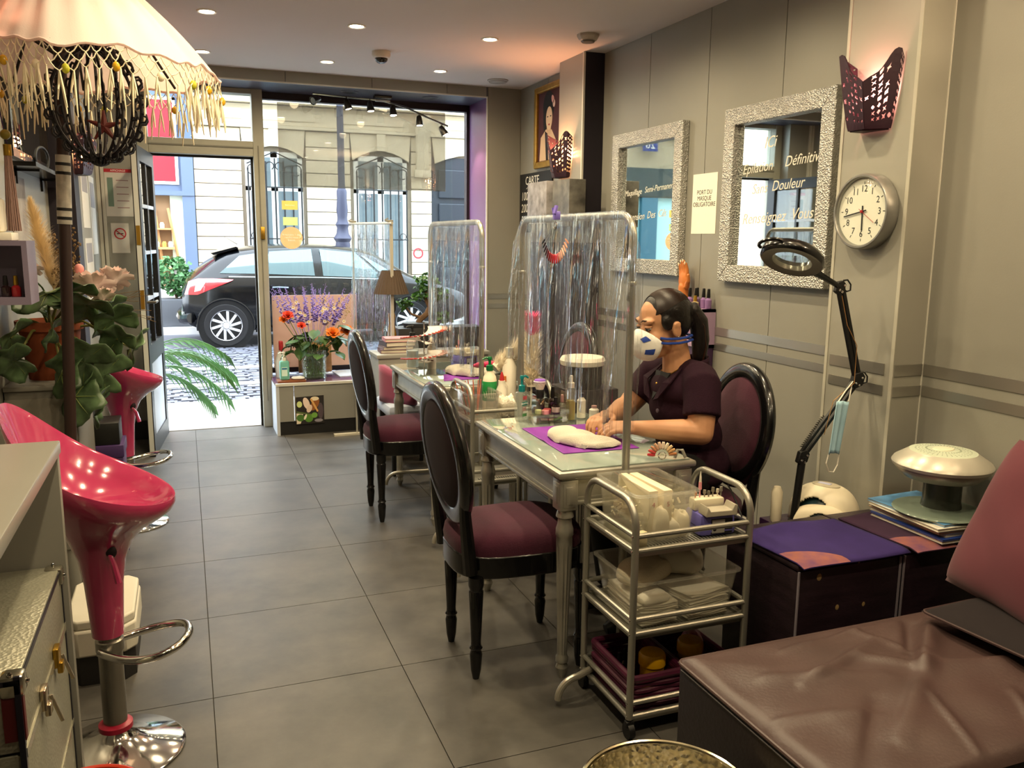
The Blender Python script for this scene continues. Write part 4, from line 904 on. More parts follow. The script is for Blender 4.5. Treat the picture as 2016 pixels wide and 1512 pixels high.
def efile(label, loc, rz, cord=True):
    t = thing('nail_drill', label, 'nail drill', loc, rz, 'violet nail drill units')
    obj('base', B().box((0, 0, .034), (.125, .105, .068), bev=.014, taper=.93), violet, t); obj('seam_line', B().box((0, 0, .030), (.1245, .1045, .002)), M('seam violet', '#3d3a70', .6), t, smooth=0)
    obj('cradle', B().prism([(-.05, 0), (-.05, .012), (-.044, .03), (-.036, .016), (.034, .016), (.042, .034), (.052, .03), (.052, 0)], .05, T(0, -.018, .066) @ Rx(pi / 2)), M('cradle grey', '#aaa392', .5), t, bevel=.002)
    obj('bit_rack', B().box((-.006, .012, .084), (.10, .04, .036), bev=.006), cream_p, t)
    bits = ((-.045, '#d9a07a', .02), (-.03, '#e79aa5', .05), (-.014, '#9a9488', .024), (.0, '#7d776a', .02), (.014, '#8f887a', .03), (.03, '#e9e0cf', .024), (.042, '#8f8a80', .03))
    for x, c, h in bits: obj('drill_bit', B().lathe([(.0022, 0), (.0022, h * .5), (.005, h * .55), (.0045, h), (.001, h)], 10, (x, .012, .10)), M('bit' + c, c, .35, .4 if c != '#e79aa5' else 0), t)
    obj('brush_tip', B().lathe([(.004, .05), (.003, .066), (.001, .082)], 8, (-.03, .012, .10)), white_p, t)
    pl = obj('rating_plate', B().box((.012, -.0505, .030), (.07, .002, .046), bev=.0005), M('plate black', '#141417', .4), t); obj('plate_print', B().box((.0, -.052, .030), (.042, .001, .040)), M('plate silver', '#b9b6b0', .4, .3), pl, smooth=0)
    obj('socket', B().cyl((-.012, -.053, .022), (-.012, -.0515, .022), .006, n=14), blackm, pl)
    if cord: obj('cord', B().tube([(.04, -.05, .03), (.052, -.075, .032), (.075, -.06, .05), (.078, -.02, .085), (.068, .0, .12), (.062, .01, .135)], .0028, 8), blackm, t)
    return t
efile('violet nail drill unit with bits on the trolley top shelf', (1.435, 2.06, .5605), rad(-4))
efile('violet nail drill unit on the table with the spiral display', (1.445, 4.50, TZ), rad(20), False)
# ---- near trolley, upper shelf
SZ = .5605
bx = bin_('tip_box', 'open clear box of nail tip cases on the trolley top shelf', 'box', (1.248, 2.117, SZ), .20, .245, .155, group='clear storage boxes')
rr = random.Random(5)
for k, (x, y, a) in enumerate(((-.062, .0, .05), (-.028, .005, -.03), (.012, .0, .02), (.055, .01, .06))):
    cs = thing('tip_case', ('slanting clear case of nail tips by the near hoop', 'pale case of numbered nail tips in the middle of the box', 'second pale case of numbered nail tips', 'tall clear lidded case of tips by the drill unit')[k], 'case', (1.248 + x, 2.117 + y, SZ + .028), a, 'nail tip cases')
    obj('case_shell', B().box((0, 0, .065), (.03, .20, .125), rot=(.10 if k == 0 else 0, .18 if k == 0 else 0, 0), bev=.004), clear_pl if k in (0, 3) else M('cream tips case', '#efe3c4', .5, trans=.15), cs)
    tb = B()
    for q in range(40): tb.box((rr.uniform(-.009, .009), rr.uniform(-.085, .085), rr.uniform(.014, .105)), (.008, .016, .004), rot=(rr.uniform(0, 3), rr.uniform(0, 3), rr.uniform(0, 3)))
    if k in (0, 3): obj('loose_tips', tb, M('ivory tips', '#efe6cc', .4), cs, smooth=0)['kind'] = 'stuff'
    if k in (1, 2): text('lettering', '4' if k == 1 else '5', M('red number', '#b04a3a', .6), cs, T(.0, -.1012, .085) @ ON_FRONT, .02)
for k, (x, y, c) in enumerate(((.03, -.09, '#f1ead9'), (.065, -.085, '#e9dfc8'), (-.005, -.092, '#efe7d2'))): tag(soft('cotton_bag', M('bag' + c, c, .7), (1.248 + x, 2.117 + y, SZ + .006), .028, .018, .06 + .02 * k, seed=k), ('white', 'ivory', 'small cream')[k] + ' bag of tips against the near wall of the box', 'bag')
tag(obj('tip_packet', B().box((1.165, 1.995, SZ + .025), (.03, .02, .05), bev=.003, rot=(0, 0, .2)), M('cream packet', '#e7dcb4', .6)), 'small cream packet beside the hoop post on the trolley top shelf', 'packet')
# middle shelf
MZ = .3135
bx2 = bin_('towel_box', 'wide clear box of paper towels on the trolley middle shelf', 'box', (1.32, 2.11, MZ), .345, .27, .15, group='clear storage boxes', taper=.88)
paper = M('tissue paper', '#faf5e8', .9, bump=.2, bs=80)
def ruffle(label, cx, cy, z, lx, ly, n, rz, seed):
    t = thing('paper_stack', label, 'paper', (cx, cy, z), rz); r2 = random.Random(seed)
    for k in range(n):
        ph = r2.uniform(0, 6); a = r2.uniform(-.08, .08); sx = r2.uniform(.92, 1.04)
        b = B().grid(lambda u, v: ((u - .5) * lx * sx, (v - .5) * ly, k * .0062 + .004 * sin(7 * u + ph) * sin(5 * v + ph) * (k > 0) + .004 * abs(2 * v - 1) ** 2 * k / n + .003), 9, 7).xf(Rz(a)); obj('sheet', b, paper, t, solid=.003, smooth=60)
    return t
ruffle('stack of crinkled white paper towels beside the far hoop in the box', 1.39, 2.10, MZ + .006, .15, .21, 12, .1, 3)
ruffle('folded white sheets at the near end of the wide box', 1.235, 2.10, MZ + .006, .13, .21, 10, -.05, 8)
lin = M('net liners', '#d8cdb4', .8, bump=.3, bs=200); pls = M('plastic pouch', '#ddd6c4', .3, trans=.35)
tag(soft('net_pouch', lin, (1.27, 2.15, MZ + .075), .10, .06, .075, seed=4, rz=.4), 'heap of beige net liners on top of the white sheets', 'pouch')
tag(soft('plastic_pouch', pls, (1.40, 2.16, MZ + .084), .075, .05, .085, seed=9, rz=-.5), 'shiny clear pouch on top of the paper towels', 'pouch')
tag(soft('cloth_roll', paper, (1.225, 2.02, MZ + .068), .055, .03, .03, seed=2, rz=.15), 'rolled white cloth along the near wall of the wide box', 'cloth')
# lower shelf: plum wicker baskets
wick = M('plum wicker', '#4c1230', .5, var=.25, vs=30)
def basket(label, loc, lx, ly, h):
    t = thing('wicker_basket', label, 'basket', loc, 0, 'plum wicker baskets')
    for k in range(7):
        z = .006 + (h - .02) * k / 6; o = rrect(lx, ly, .012, 3); n = len(o); pts = []
        for i in range(n):
            for f in (0, .25, .5, .75):
                x = o[i][0] + (o[(i + 1) % n][0] - o[i][0]) * f; y = o[i][1] + (o[(i + 1) % n][1] - o[i][1]) * f; w = .003 * sin((x + y) * 220 + pi * k); pts.append((x * (1 + w / lx * 2), y * (1 + w / ly * 2), z))
        obj('strand', B().tube(pts, .0085, 6, True), wick, t)
    o = rrect(lx + .004, ly + .004, .014, 4); obj('rim', B().tube([(x, y, h - .006) for x, y in o], .0105, 8, True), wick, t); obj('base', B().box((0, 0, .004), (lx, ly, .006)), wick, t, smooth=0)
    return t
LZ = .0595
basket('plum wicker basket with a yellow lidded jar, near half of the trolley bottom shelf', (1.232, 2.112, LZ), .165, .255, .115)
basket('plum wicker basket with a yellow lidded jar, far half of the trolley bottom shelf', (1.418, 2.112, LZ), .165, .255, .105)
def yjar(label, loc):
    t = thing('yellow_jar', label, 'jar', loc, 0, 'yellow lidded jars'); obj('jar_body', B().lathe([(.033, 0), (.036, .01), (.036, .09)], 24), M('amber jar', '#c9971d', .3), t)
    obj('lid', B().lathe([(.037, .088), (.041, .09), (.041, .118), (.036, .126), (.001, .129)], 28), M('yellow lid', '#e6ac10', .28, coat=.3), t); return t
yjar('yellow jar standing in the near wicker basket', (1.262, 2.07, LZ + .008)); yjar('yellow jar standing in the far wicker basket', (1.415, 2.10, LZ + .008))
for k, (x, y) in enumerate(((1.19, 2.08), (1.20, 2.16), (1.235, 2.19), (1.18, 2.03))): vial('polish_bottle', ('tallest', 'second', 'third', 'shortest')[k] + ' black polish bottle in the near wicker basket', (x, y, LZ + .008), .014, .10 - .008 * k, brown_g, blackm, group='black bottles in the basket')
tag(soft('snack_bag', M('magenta white bag', '#b7327a', .35, col2='#f0e8ea', vs=30), (1.46, 2.16, LZ + .03), .04, .03, .10, seed=6), 'magenta and white bag in the far wicker basket', 'bag')
# ---- far trolley top
SZ2 = .6175
cb_ = bin_('brush_box', 'open clear box of nail brushes on the trolley between the tables', 'box', (1.205, 3.58, SZ2), .15, .25, .13, glassy('clear box', '#f3f2ee', .06, .08, haze=.08), group='clear storage boxes')
for k in range(7):
    a = rad(100 + 6 * k); b = B().cyl((0, 0, 0), (.02 * (k - 3) * .6, .055, .15), .004, .0025, 8); tag(obj('nail_brush', b, M('copper handle', '#a8563f', .35, var=.4, vs=40), loc=(1.165 + .009 * k, 3.60 - .012 * (k % 3), SZ2 + .012)), ('first', 'second', 'third', 'fourth', 'fifth', 'sixth', 'seventh')[k] + ' copper handled nail brush leaning in the clear box', 'brush', 'nail brushes in the clear box')
ct = bin_('cotton_box', 'clear box heaped with white cotton beside the brush box', 'box', (1.335, 3.52, SZ2), .085, .085, .075, glassy('clear box', '#f3f2ee', .06, .08, haze=.08), r=.008, rim=.002)
for k in range(6): tag(soft('cotton_pad', M('cotton', '#f3ebd8', .95, bump=.6, bs=150), (1.315 + .02 * (k % 3), 3.505 + .03 * (k // 3), SZ2 + .004 + .012 * (k % 2)), .02, .018, .085, seed=k), ('first', 'second', 'third', 'fourth', 'fifth', 'sixth')[k] + ' tuft of cotton in the cotton box', 'cotton', 'cotton tufts')
lb = pump_bottle('lotion_bottle', 'cream lotion bottle with green pump and green label on the far trolley', (1.30, 3.66, SZ2), .034, .20, M('cream bottle', '#efe6cd', .4), M('green pump', '#0e6a3a', .35))
obj('label_wrap', B().lathe([(.0345, .06), (.035, .061), (.035, .15), (.0345, .151)], 24, cap=False), M('green label', '#1e8a44', .5), lb)
for k in range(7): a = rad(215 + 16 * k); d_ = k - 3; obj('leaf_print', B().add([(.0353 * cos(a - .07), .0353 * sin(a - .07), .075), (.0353 * cos(a + .07), .0353 * sin(a + .07), .075), (.0356 * cos(a + .09 * d_), .0356 * sin(a + .09 * d_), .125 - .006 * abs(d_))], [(0, 1, 2)]), M('leaf print', '#eef2da', .6), lb, smooth=0)
gb = thing('glue_bottle', 'white bottle with red nozzle in front of the green labelled lotion', 'bottle', (1.338, 3.60, SZ2)); obj('bottle_body', B().lathe([(.024, 0), (.025, .12), (.016, .14), (.016, .16)], 20), white_p, gb); obj('nozzle', B().lathe([(.012, .16), (.008, .185), (.003, .20), (.001, .20)], 12), red_m, gb)
flask('tall plain white bottle behind the curtain on the far trolley', (1.405, 3.68, SZ2), .034, .30, white_p, M('grey cap', '#c9c3b4', .4))
flask('small jar with orange label between the white bottles on the far trolley', (1.372, 3.66, SZ2), .018, .17, white_p, M('orange cap', '#d9793a', .4))
fluff = M('white fluff', '#f1e6d0', .95, sheen=.5); hotp = M('hot pink fluff', '#e31f72', .9, sheen=.4)
def fluffy(c0, c1, r, n, ln, seed):
    b = B(); r2 = random.Random(seed); c0 = Vector(c0); c1 = Vector(c1); ax = (c1 - c0).normalized()
    b.tube([c0, (c0 + c1) / 2, c1], [r * .45, r * .55, r * .4], 10)
    for _ in range(n):
        p = c0 + (c1 - c0) * r2.random(); d = Vector((r2.gauss(0, 1), r2.gauss(0, 1), r2.gauss(0, 1))); d = (d - ax * d.dot(ax)).normalized(); tip = p + d * r * r2.uniform(.8, 1.15) + ax * ln * r2.uniform(.4, 1); s_ = d.cross(ax) * .0035
        q = p + d * r * .35; b.add([q - s_, q + s_, tip], [(0, 1, 2)])
    return b
fd = thing('feather_duster', 'upright fluffy duster, white below and hot pink above', 'duster', (1.475, 3.575, SZ2)); obj('stick', B().cyl((0, 0, 0), (0, 0, .44), .005), white_p, fd)
obj('white_fluff', fluffy((0, 0, .13), (0, 0, .36), .052, 1100, .05, 1), fluff, fd, smooth=0); obj('pink_fluff', fluffy((0, 0, .37), (0, 0, .45), .044, 800, .04, 2), hotp, fd, smooth=0)
fd2 = thing('feather_duster', 'fluffy white duster with a hot pink handle lying behind the lotion', 'duster', (1.33, 3.72, SZ2 + .20)); obj('white_fluff', fluffy((.02, 0, 0), (.14, -.01, .10), .055, 900, .05, 3), fluff, fd2, smooth=0); obj('handle', B().lathe([(.010, 0), (.014, .02), (.013, .09), (.006, .11)], 12, (.03, .02, .02), ax=(-1, .2, -.1)), M('hot pink', '#d8185f', .4), fd2)
obj('support_cup', B().lathe([(.03, -.20), (.03, -.03), (.026, -.03), (.026, -.19)], 16, (.05, 0, 0)), M('grey cup', '#77736c', .5), fd2)
# dark pedestal and white ringed dust collector
pdl = thing('side_cabinet', 'narrow dark cabinet behind the clear curtain beside the manicurist', 'cabinet', (1.68, 3.44, 0)); obj('body', B().b2((-.12, -.11, 0), (.12, .11, .76), .006), M('dark laminate', '#201a1c', .5), pdl); obj('door', B().b2((-.126, -.10, .04), (-.12, .10, .72), .002), M('dark laminate', '#201a1c', .5), pdl)
dc = thing('dust_collector', 'dark round dust collector with a white rim behind the curtain', 'dust collector', (1.66, 3.42, .76)); obj('drum', B().lathe([(.085, 0), (.09, .02), (.09, .10)], 30), M('drum dark', '#2b2926', .4), dc); obj('rim', B().lathe([(.088, .10), (.10, .105), (.104, .125), (.095, .14), (.07, .142), (.001, .138)], 32), white_p, dc)
# ================================================================ the manicurist
def organic(name, b, m, parent, voxel=.006, it=6, w=False, label=None):
    o = obj(name, b, m, parent, smooth=180, w=w, label=label)
    r = o.modifiers.new('remesh', 'REMESH'); r.mode = 'VOXEL'; r.voxel_size = voxel; r.use_smooth_shade = True
    s_ = o.modifiers.new('smooth', 'SMOOTH'); s_.factor = .5; s_.iterations = it
    return o
skin = M('skin', '#c28e69', .5, sss=.08, var=.06, vs=14)
tunic_m = M('aubergine tunic', '#230a1a', .9, spec=.25, bump=.2, bs=300)
hair_m = M('dark hair', '#120c0a', .38, var=.4, vs=30, stretch=(1, 6, 1), bump=.25, bs=60)
pe = thing('person', 'seated person in a dark aubergine tunic and white face mask, hair in a ponytail', 'person', (1.74, 2.68, 0))
HM = T(1.634, 2.70, 1.112) @ Rz(pi + rad(-2)) @ Ry(rad(13))
def hp(x, y, z): return tuple(HM @ Vector((x, y, z)))
def hball(b, c, r3, n=18, m=12):
    t = B().ball((0, 0, 0), 1.0, n, m, sc=r3); t.xf(HM @ T(*c)); b.add(t.v, t.f); return b
def cap_tube(b, path, rs, n=14):
    b.tube(path, rs, n); b.ball(path[0], rs[0], n, 9); b.ball(path[-1], rs[-1], n, 9); return b
bb = B()
hball(bb, (-.008, 0, .03), (.092, .075, .088)); hball(bb, (.03, 0, -.022), (.060, .063, .09)); hball(bb, (.040, 0, -.08), (.044, .045, .034))
for s_ in (-1, 1):
    hball(bb, (.058, s_ * .036, -.03), (.03, .028, .032)); hball(bb, (.070, s_ * .030, .036), (.018, .03, .012)); hball(bb, (-.012, s_ * .077, -.012), (.019, .010, .032)); hball(bb, (-.014, s_ * .083, .006), (.016, .007, .014))
hball(bb, (.094, 0, -.012), (.012, .010, .026)); hball(bb, (.102, 0, -.032), (.013, .014, .010))
nb = (1.700, 2.695, .955)
cap_tube(bb, [hp(-.03, 0, -.05), hp(-.035, 0, -.10), nb, (1.715, 2.69, .90)], [.050, .049, .056, .075])
for c, r3 in (((1.725, 2.69, .86), (.105, .15, .10)), ((1.75, 2.685, .72), (.095, .13, .12)), ((1.765, 2.68, .595), (.12, .155, .095))): bb.ball(c, 1.0, 22, 14, sc=r3)
# arms: near arm rests its forearm along the table edge, far arm reaches in
SL, EL, WL = (1.700, 2.525, .905), (1.672, 2.475, .752), (1.470, 2.585, .762)
SR, ER, WR = (1.70, 2.855, .905), (1.600, 2.885, .775), (1.450, 2.745, .775)
for S, E_, W in ((SL, EL, WL), (SR, ER, WR)):
    S, E_, W = Vector(S), Vector(E_), Vector(W); cap_tube(bb, [S, S.lerp(E_, .5), E_], [.056, .052, .043]); cap_tube(bb, [E_, E_.lerp(W, .3), E_.lerp(W, .7), W], [.043, .045, .034, .026])
def hand(b, wrist, fwd, side, up, curl, spread=.021, thumb=1, k=1.0):
    """palm plus five tapering, bent fingers"""
    f, s_, u = Vector(fwd).normalized(), Vector(side).normalized(), Vector(up).normalized(); w = Vector(wrist)
    q = Matrix((f, s_, u)).transposed().to_4x4(); p = B().ball((0, 0, 0), 1, 16, 10, sc=(.048 * k, .042 * k, .017 * k)); p.xf(T(*(w + f * .045)) @ q); b.add(p.v, p.f)
    cap_tube(b, [w, w + f * .03], [.024 * k, .025 * k])
    for i, ln in enumerate((.068, .077, .072, .056)):
        o = w + f * (.078 - .004 * abs(i - 1)) + s_ * (1.5 - i) * spread * thumb; d = f.copy(); path = [o - f * .02, o]; a = 0
        for seg, c in ((.42, curl), (.32, curl * 1.2), (.26, curl * .8)):
            a += c; d = (f * cos(a) - u * sin(a)); o = o + d * ln * seg; path.append(o.copy())
        cap_tube(b, path, [.0092 * k, .0092 * k, .0085 * k, .008 * k, .0068 * k], 10)
    o = w + f * .022 + s_ * .030 * thumb - u * .004; t1 = (f * .75 + s_ * thumb * .6 - u * .25).normalized(); t2 = (f * .95 + s_ * thumb * .1 - u * .3).normalized()
    cap_tube(b, [o, o + t1 * .034, o + t1 * .034 + t2 * .03], [.0125 * k, .010 * k, .0085 * k], 10)
hand(bb, WL, (-1, .32, .05), (.3, .9, .25), (.05, -.25, 1), .42, thumb=1)
hand(bb, WR, (-.9, -.45, .05), (.45, -.85, .2), (.05, .25, 1), .5, thumb=1)
# legs under the table
PEL = Vector((1.765, 2.68, .58))
for s_ in (-1, 1):
    cap_tube(bb, [(1.74, 2.68 + s_ * .085, .575), (1.60, 2.68 + s_ * .10, .565), (1.445, 2.68 + s_ * .11, .535)], [.078, .07, .05]); cap_tube(bb, [(1.445, 2.68 + s_ * .11, .53), (1.47, 2.68 + s_ * .11, .34), (1.50, 2.68 + s_ * .11, .09)], [.05, .048, .034])
    cap_tube(bb, [(1.51, 2.68 + s_ * .11, .05), (1.40, 2.68 + s_ * .12, .035)], [.034, .028])
organic('body', bb, skin, pe, .0042, 3, w=True)
# tunic with short sleeves
tb = B()
for c, r3 in (((1.722, 2.69, .875), (.118, .172, .082)), ((1.735, 2.69, .80), (.122, .160, .10)), ((1.752, 2.685, .70), (.118, .152, .11)), ((1.765, 2.68, .60), (.138, .172, .095)), ((1.735, 2.68, .56), (.16, .178, .07))): tb.ball(c, 1.0, 24, 14, sc=r3)
cap_tube(tb, [(1.728, 2.60, .928), (1.728, 2.78, .928)], [.062, .062]); tb.tube([(1.738, 2.685, .86), (1.738, 2.69, .93), (1.742, 2.69, .962)], [.09, .075, .062], 20)
for S, E_, sg in ((SL, EL, -1), (SR, ER, 1)):
    S, E_ = Vector(S), Vector(E_); e = S.lerp(E_, .64); tb.tube([Vector((1.728, 2.69 + sg * .10, .925)), S + Vector((0, 0, .005)), S.lerp(E_, .3), e], [.066, .068, .066, .068], 20)
organic('tunic', tb, tunic_m, pe, .0065, 4, w=True, label='dark aubergine short sleeved tunic')
# stand collar, lapel, inner top, buttons, necklace, stitched hem
cp = [(1.752 + .066 * cos(a), 2.692 + .072 * sin(a), .985 - .040 * max(0, -cos(a)) ** 1.0 * 1.3 + .012 * cos(a)) for a in [rad(-150 + 300 * i / 24) for i in range(25)]]
obj('collar', B().grid(lambda u, v: (cp[round(u * 24)][0] - (.012 * v) * 0 + .006 * v * cos(rad(-150 + 300 * u)), cp[round(u * 24)][1] + .008 * v * sin(rad(-150 + 300 * u)), cp[round(u * 24)][2] - .045 * v), 25, 4), tunic_m, pe, w=True, solid=.004, smooth=60)
for sg in (-1, 1):
    obj('lapel', B().add([(1.683, 2.692 + sg * .066, .966), (1.606, 2.692 + sg * .052, .908), (1.594, 2.692 + sg * .012, .838), (1.592, 2.692 + sg * .050, .852), (1.612, 2.692 + sg * .094, .912)], [(0, 1, 4), (1, 2, 3, 4)]), tunic_m, pe, w=True, solid=.005, smooth=0)
obj('inner_top', B().add([(1.640, 2.642, .940), (1.640, 2.742, .940), (1.596, 2.692, .838)], [(0, 1, 2)]), M('black top', '#0a090b', .7), pe, w=True, solid=.004, smooth=0)
obj('necklace', B().tube([(1.690, 2.640, .965), (1.638, 2.66, .93), (1.618, 2.69, .905), (1.638, 2.72, .93), (1.690, 2.74, .965)], .0016, 6).ball((1.612, 2.69, .898), .005, 8, 6), gold, pe, w=True)
for z, x, y in ((.80, 1.606, 2.665), (.735, 1.622, 2.66), (.67, 1.630, 2.655)): obj('button', B().lathe([(.008, 0), (.008, .003), (.005, .004), (.001, .004)], 14, (x, y, z), ax=(-1, -.12, .1)), M('button grey', '#4c4450', .3), pe, w=True)
tro = B()
for s_ in (-1, 1): tro.tube([(1.74, 2.68 + s_ * .088, .57), (1.60, 2.68 + s_ * .10, .565), (1.445, 2.68 + s_ * .11, .535), (1.43, 2.68 + s_ * .11, .50), (1.47, 2.68 + s_ * .11, .32), (1.50, 2.68 + s_ * .11, .10)], [.09, .082, .064, .062, .062, .056], 16)
organic('trousers', tro, M('black trousers', '#0d0b0d', .85), pe, .009, 3, w=True)
for s_ in (-1, 1): obj('shoe', B().tube([(1.535, 2.68 + s_ * .11, .045), (1.48, 2.68 + s_ * .11, .05), (1.40, 2.68 + s_ * .12, .035), (1.36, 2.68 + s_ * .12, .026)], [.036, .04, .036, .018], 12), M('shoe black', '#101012', .5), pe, w=True)
# hair swept back into a ponytail
hb2 = B(); hball(hb2, (-.024, 0, .046), (.092, .083, .084), 24, 16); hball(hb2, (-.046, 0, .01), (.062, .078, .075), 20, 14); hball(hb2, (-.100, 0, .035), (.03, .034, .034))
for s_ in (-1, 1): hball(hb2, (.010, s_ * .070, .020), (.030, .012, .030))
tail = [(-.085, 0, .035), (-.124, .004, .03), (-.142, .012, -.02), (-.134, .018, -.09), (-.116, .02, -.155), (-.105, .02, -.20)]
tt = B(); cap_tube(tt, tail, [.026, .034, .036, .034, .026, .010], 16); tt.xf(HM); hb2.add(tt.v, tt.f)
organic('hair', hb2, hair_m, pe, .0055, 3, w=True, label='dark hair pulled back')
st_ = B(); r2 = random.Random(2)
for k in range(46):
    a = r2.uniform(0, 6.28); rr_ = r2.uniform(.6, 1.08); st_.tube([hp(x + .012 * (i > 3), y + rr_ * r_ * cos(a), z + rr_ * r_ * sin(a) * .4 - .006 * i) for i, ((x, y, z), r_) in enumerate(zip(tail, [.02, .034, .036, .034, .028, .016]))], .0016, 4)
obj('ponytail_strands', st_, M('brown hair tips', '#35190c', .4), pe, w=True)
hs2 = B()
for k in range(70):                              # combed strands from the hairline back to the tie
    a0 = -1.25 + 2.5 * k / 69; zz0 = r2.uniform(.0, .03); pts = []
    for i in range(9):
        t_ = i / 8; th = a0 * (1 - t_) ; ph_ = (.50 + .5 * abs(cos(a0))) * (1 - t_) + 2.75 * t_
        x = -.024 + .0935 * cos(ph_); yy = .0845 * sin(ph_) * sin(a0 * (1.15 - .5 * t_)); zq = .046 + .0855 * sin(ph_) * cos(a0 * (1.15 - .5 * t_))
        pts.append(hp(x, yy, zq))
    hs2.tube(pts, .0011, 4)
obj('hair_strands', hs2, M('hair strand brown', '#2a1b14', .35), pe, w=True)  # strands a little lighter than the hair beneath
obj('hair_tie', B().tube([hp(-.112, .030 * cos(a), .036 + .032 * sin(a)) for a in [rad(30 * i) for i in range(12)]], .006, 8, True), blackm, pe, w=True)
# eyes, brows, ear stud
for s_ in (-1, 1):
    e = obj('eye', hball(B(), (.0745, s_ * .032, .010), (.011, .0135, .0075)), M('eye white', '#cfc6bb', .2), pe, w=True); ir = obj('iris', hball(B(), (.0830, s_ * .0335, .0075), (.004, .0058, .005)), M('iris dark', '#150c08', .1), e)
    ir.data.transform(Matrix.Translation(-pe.location)); lid = obj('eyelid', hball(B(), (.0735, s_ * .032, .0165), (.0135, .017, .0075)), skin, pe, w=True)
    obj('lash_line', B().tube([hp(.079, s_ * .016, .0105), hp(.0865, s_ * .028, .0125), hp(.0845, s_ * .040, .0105), hp(.076, s_ * .049, .007)], .0016, 6), M('lash black', '#120c0a', .6), pe, w=True)
    obj('eyebrow', B().tube([hp(.091, s_ * .013, .036), hp(.090, s_ * .028, .0425), hp(.080, s_ * .045, .040), hp(.068, s_ * .055, .033)], [.0016, .0028, .0026, .001], 6), M('brow', '#20130e', .8), pe, w=True)
    obj('ear_stud', hball(B(), (-.008, s_ * .088, -.036), (.003, .003, .003), 8, 6), chrome, pe, w=True)
# cup mask with blue patches and straps
def rimp(a):
    c, s_ = cos(a), sin(a)                       # a = 0 nose, pi/2 wearer's left cheek, pi chin
    return Vector((.046 + .050 * max(0, c) ** 1.2 + .026 * max(0, -c), .067 * s_, -.048 + (.058 if c > 0 else .066) * c))
def maskp(u, v):
    r_ = rimp(2 * pi * u); ap = Vector((.142, 0, -.046)); k = sin(v * pi / 2) ** .85; p = Vector((ap.x + (r_.x - ap.x) * (1 - cos(v * pi / 2)) ** .8, r_.y * k, ap.z + (r_.z - ap.z) * k))
    return hp(*p)
mk = obj('face_mask', B().grid(maskp, 48, 14, True), M('mask white', '#e9e8e2', .8, bump=.1, bs=150), pe, w=True, solid=.003, smooth=80)
mblue = M('mask blue', '#1d3f96', .6)
for u0, u1, v0, v1 in ((.13, .19, .52, .78), (.285, .345, .50, .80), (.81, .87, .52, .78), (.655, .715, .50, .80)):
    q = obj('blue_patch', B().grid(lambda a, c: tuple(Vector(maskp(u0 + (u1 - u0) * a, v0 + (v1 - v0) * c)) + (HM.to_3x3() @ Vector((.003, .0025 * (1 if u0 < .5 else -1), 0)))), 6, 6), mblue, mk); q.data.transform(Matrix.Translation(-pe.location))
for z0, z1 in ((-.028, -.040), (-.046, -.056)):
    for s_ in (-1, 1):
        q = obj('strap', B().tube([hp(.052, s_ * .066, z0), hp(.03, s_ * .074, (z0 + z1) / 2 - .002), hp(-.01, s_ * .0865, z1 - .004), hp(-.045, s_ * .082, z1 - .008), hp(-.085, s_ * .05, z1 - .015), hp(-.10, 0, z1 - .02)], .0046, 6), mblue, mk); q.data.transform(Matrix.Translation(-pe.location))
# ================================================================ mirrors with embossed silver frames
emb = M('embossed silver leather', '#b6b5b0', .40, .6, var=.16, vs=40)
_nt = emb.node_tree; _v = _nt.nodes.new('ShaderNodeTexVoronoi'); _v.inputs['Scale'].default_value = 140; _tc = _nt.nodes.new('ShaderNodeTexCoord'); _nt.links.new(_tc.outputs['Object'], _v.inputs['Vector'])
_bp = _nt.nodes.new('ShaderNodeBump'); _bp.inputs['Strength'].default_value = .9; _bp.inputs['Distance'].default_value = .006; _nt.links.new(_v.outputs['Distance'], _bp.inputs['Height']); _nt.links.new(_bp.outputs[0], _nt.nodes['Principled BSDF'].inputs['Normal'])
chalk = M('white marker', '#d9d5c8', .7, emit='#f2efe2', es=.0)
def wall_mirror(label, y0, y1, z0, z1, lines, fw=.078, dep=.042):
    cy, cz = (y0 + y1) / 2, (z0 + z1) / 2; w, h = y1 - y0, z1 - z0
    t = thing('wall_mirror', label, 'mirror', (2.43, cy, cz), 0, 'silver framed mirrors')
    for k, (a, b_) in enumerate((((-w / 2, -h / 2), (w / 2, -h / 2)), ((w / 2, -h / 2), (w / 2, h / 2)), ((w / 2, h / 2), (-w / 2, h / 2)), ((-w / 2, h / 2), (-w / 2, -h / 2)))):
        def inn(p): return (p[0] - fw * (1 if p[0] > 0 else -1), p[1] - fw * (1 if p[1] > 0 else -1))
        obj('frame_side', B().prism([a, b_, inn(b_), inn(a)], dep, ON_RIGHT), emb, t, smooth=0, bevel=.004)
    obj('glass', B().prism([(-w / 2 + .05, -h / 2 + .05), (w / 2 - .05, -h / 2 + .05), (w / 2 - .05, h / 2 - .05), (-w / 2 + .05, h / 2 - .05)], .008, ON_RIGHT @ T(0, 0, .004)), mirror_m, t, smooth=0)
    for s_, x, z, sz in lines:
        ws = s_.split(); tot = len(s_); pos = 0
        for wd in ws:
            c = (pos + len(wd) / 2 - tot / 2) * sz * .47; pos += len(wd) + 1
            text('handwriting', wd, chalk, t, ON_RIGHT @ T(x + c, z + c * .05, .0125) @ Rz(.04), sz, 'CENTER', .3, .0003)
    return t
wall_mirror('silver framed mirror beside the mask notice, lettered about makeup and lashes', 3.83, 4.59, 1.238, 2.022, [('Maquillage Semi-Permanent', .0, .065, .047), ('Extension Des Cils', -.02, -.075, .055)])
wall_mirror('silver framed mirror beside the clock, lettered about painless hair removal', 2.738, 3.47, 1.232, 2.022, [('ICi', -.06, .22, .07), ('Epilation Définitive', .02, .125, .062), ('Sans Douleur', .0, .03, .062), ('Renseignez Vous', .0, -.10, .068)])
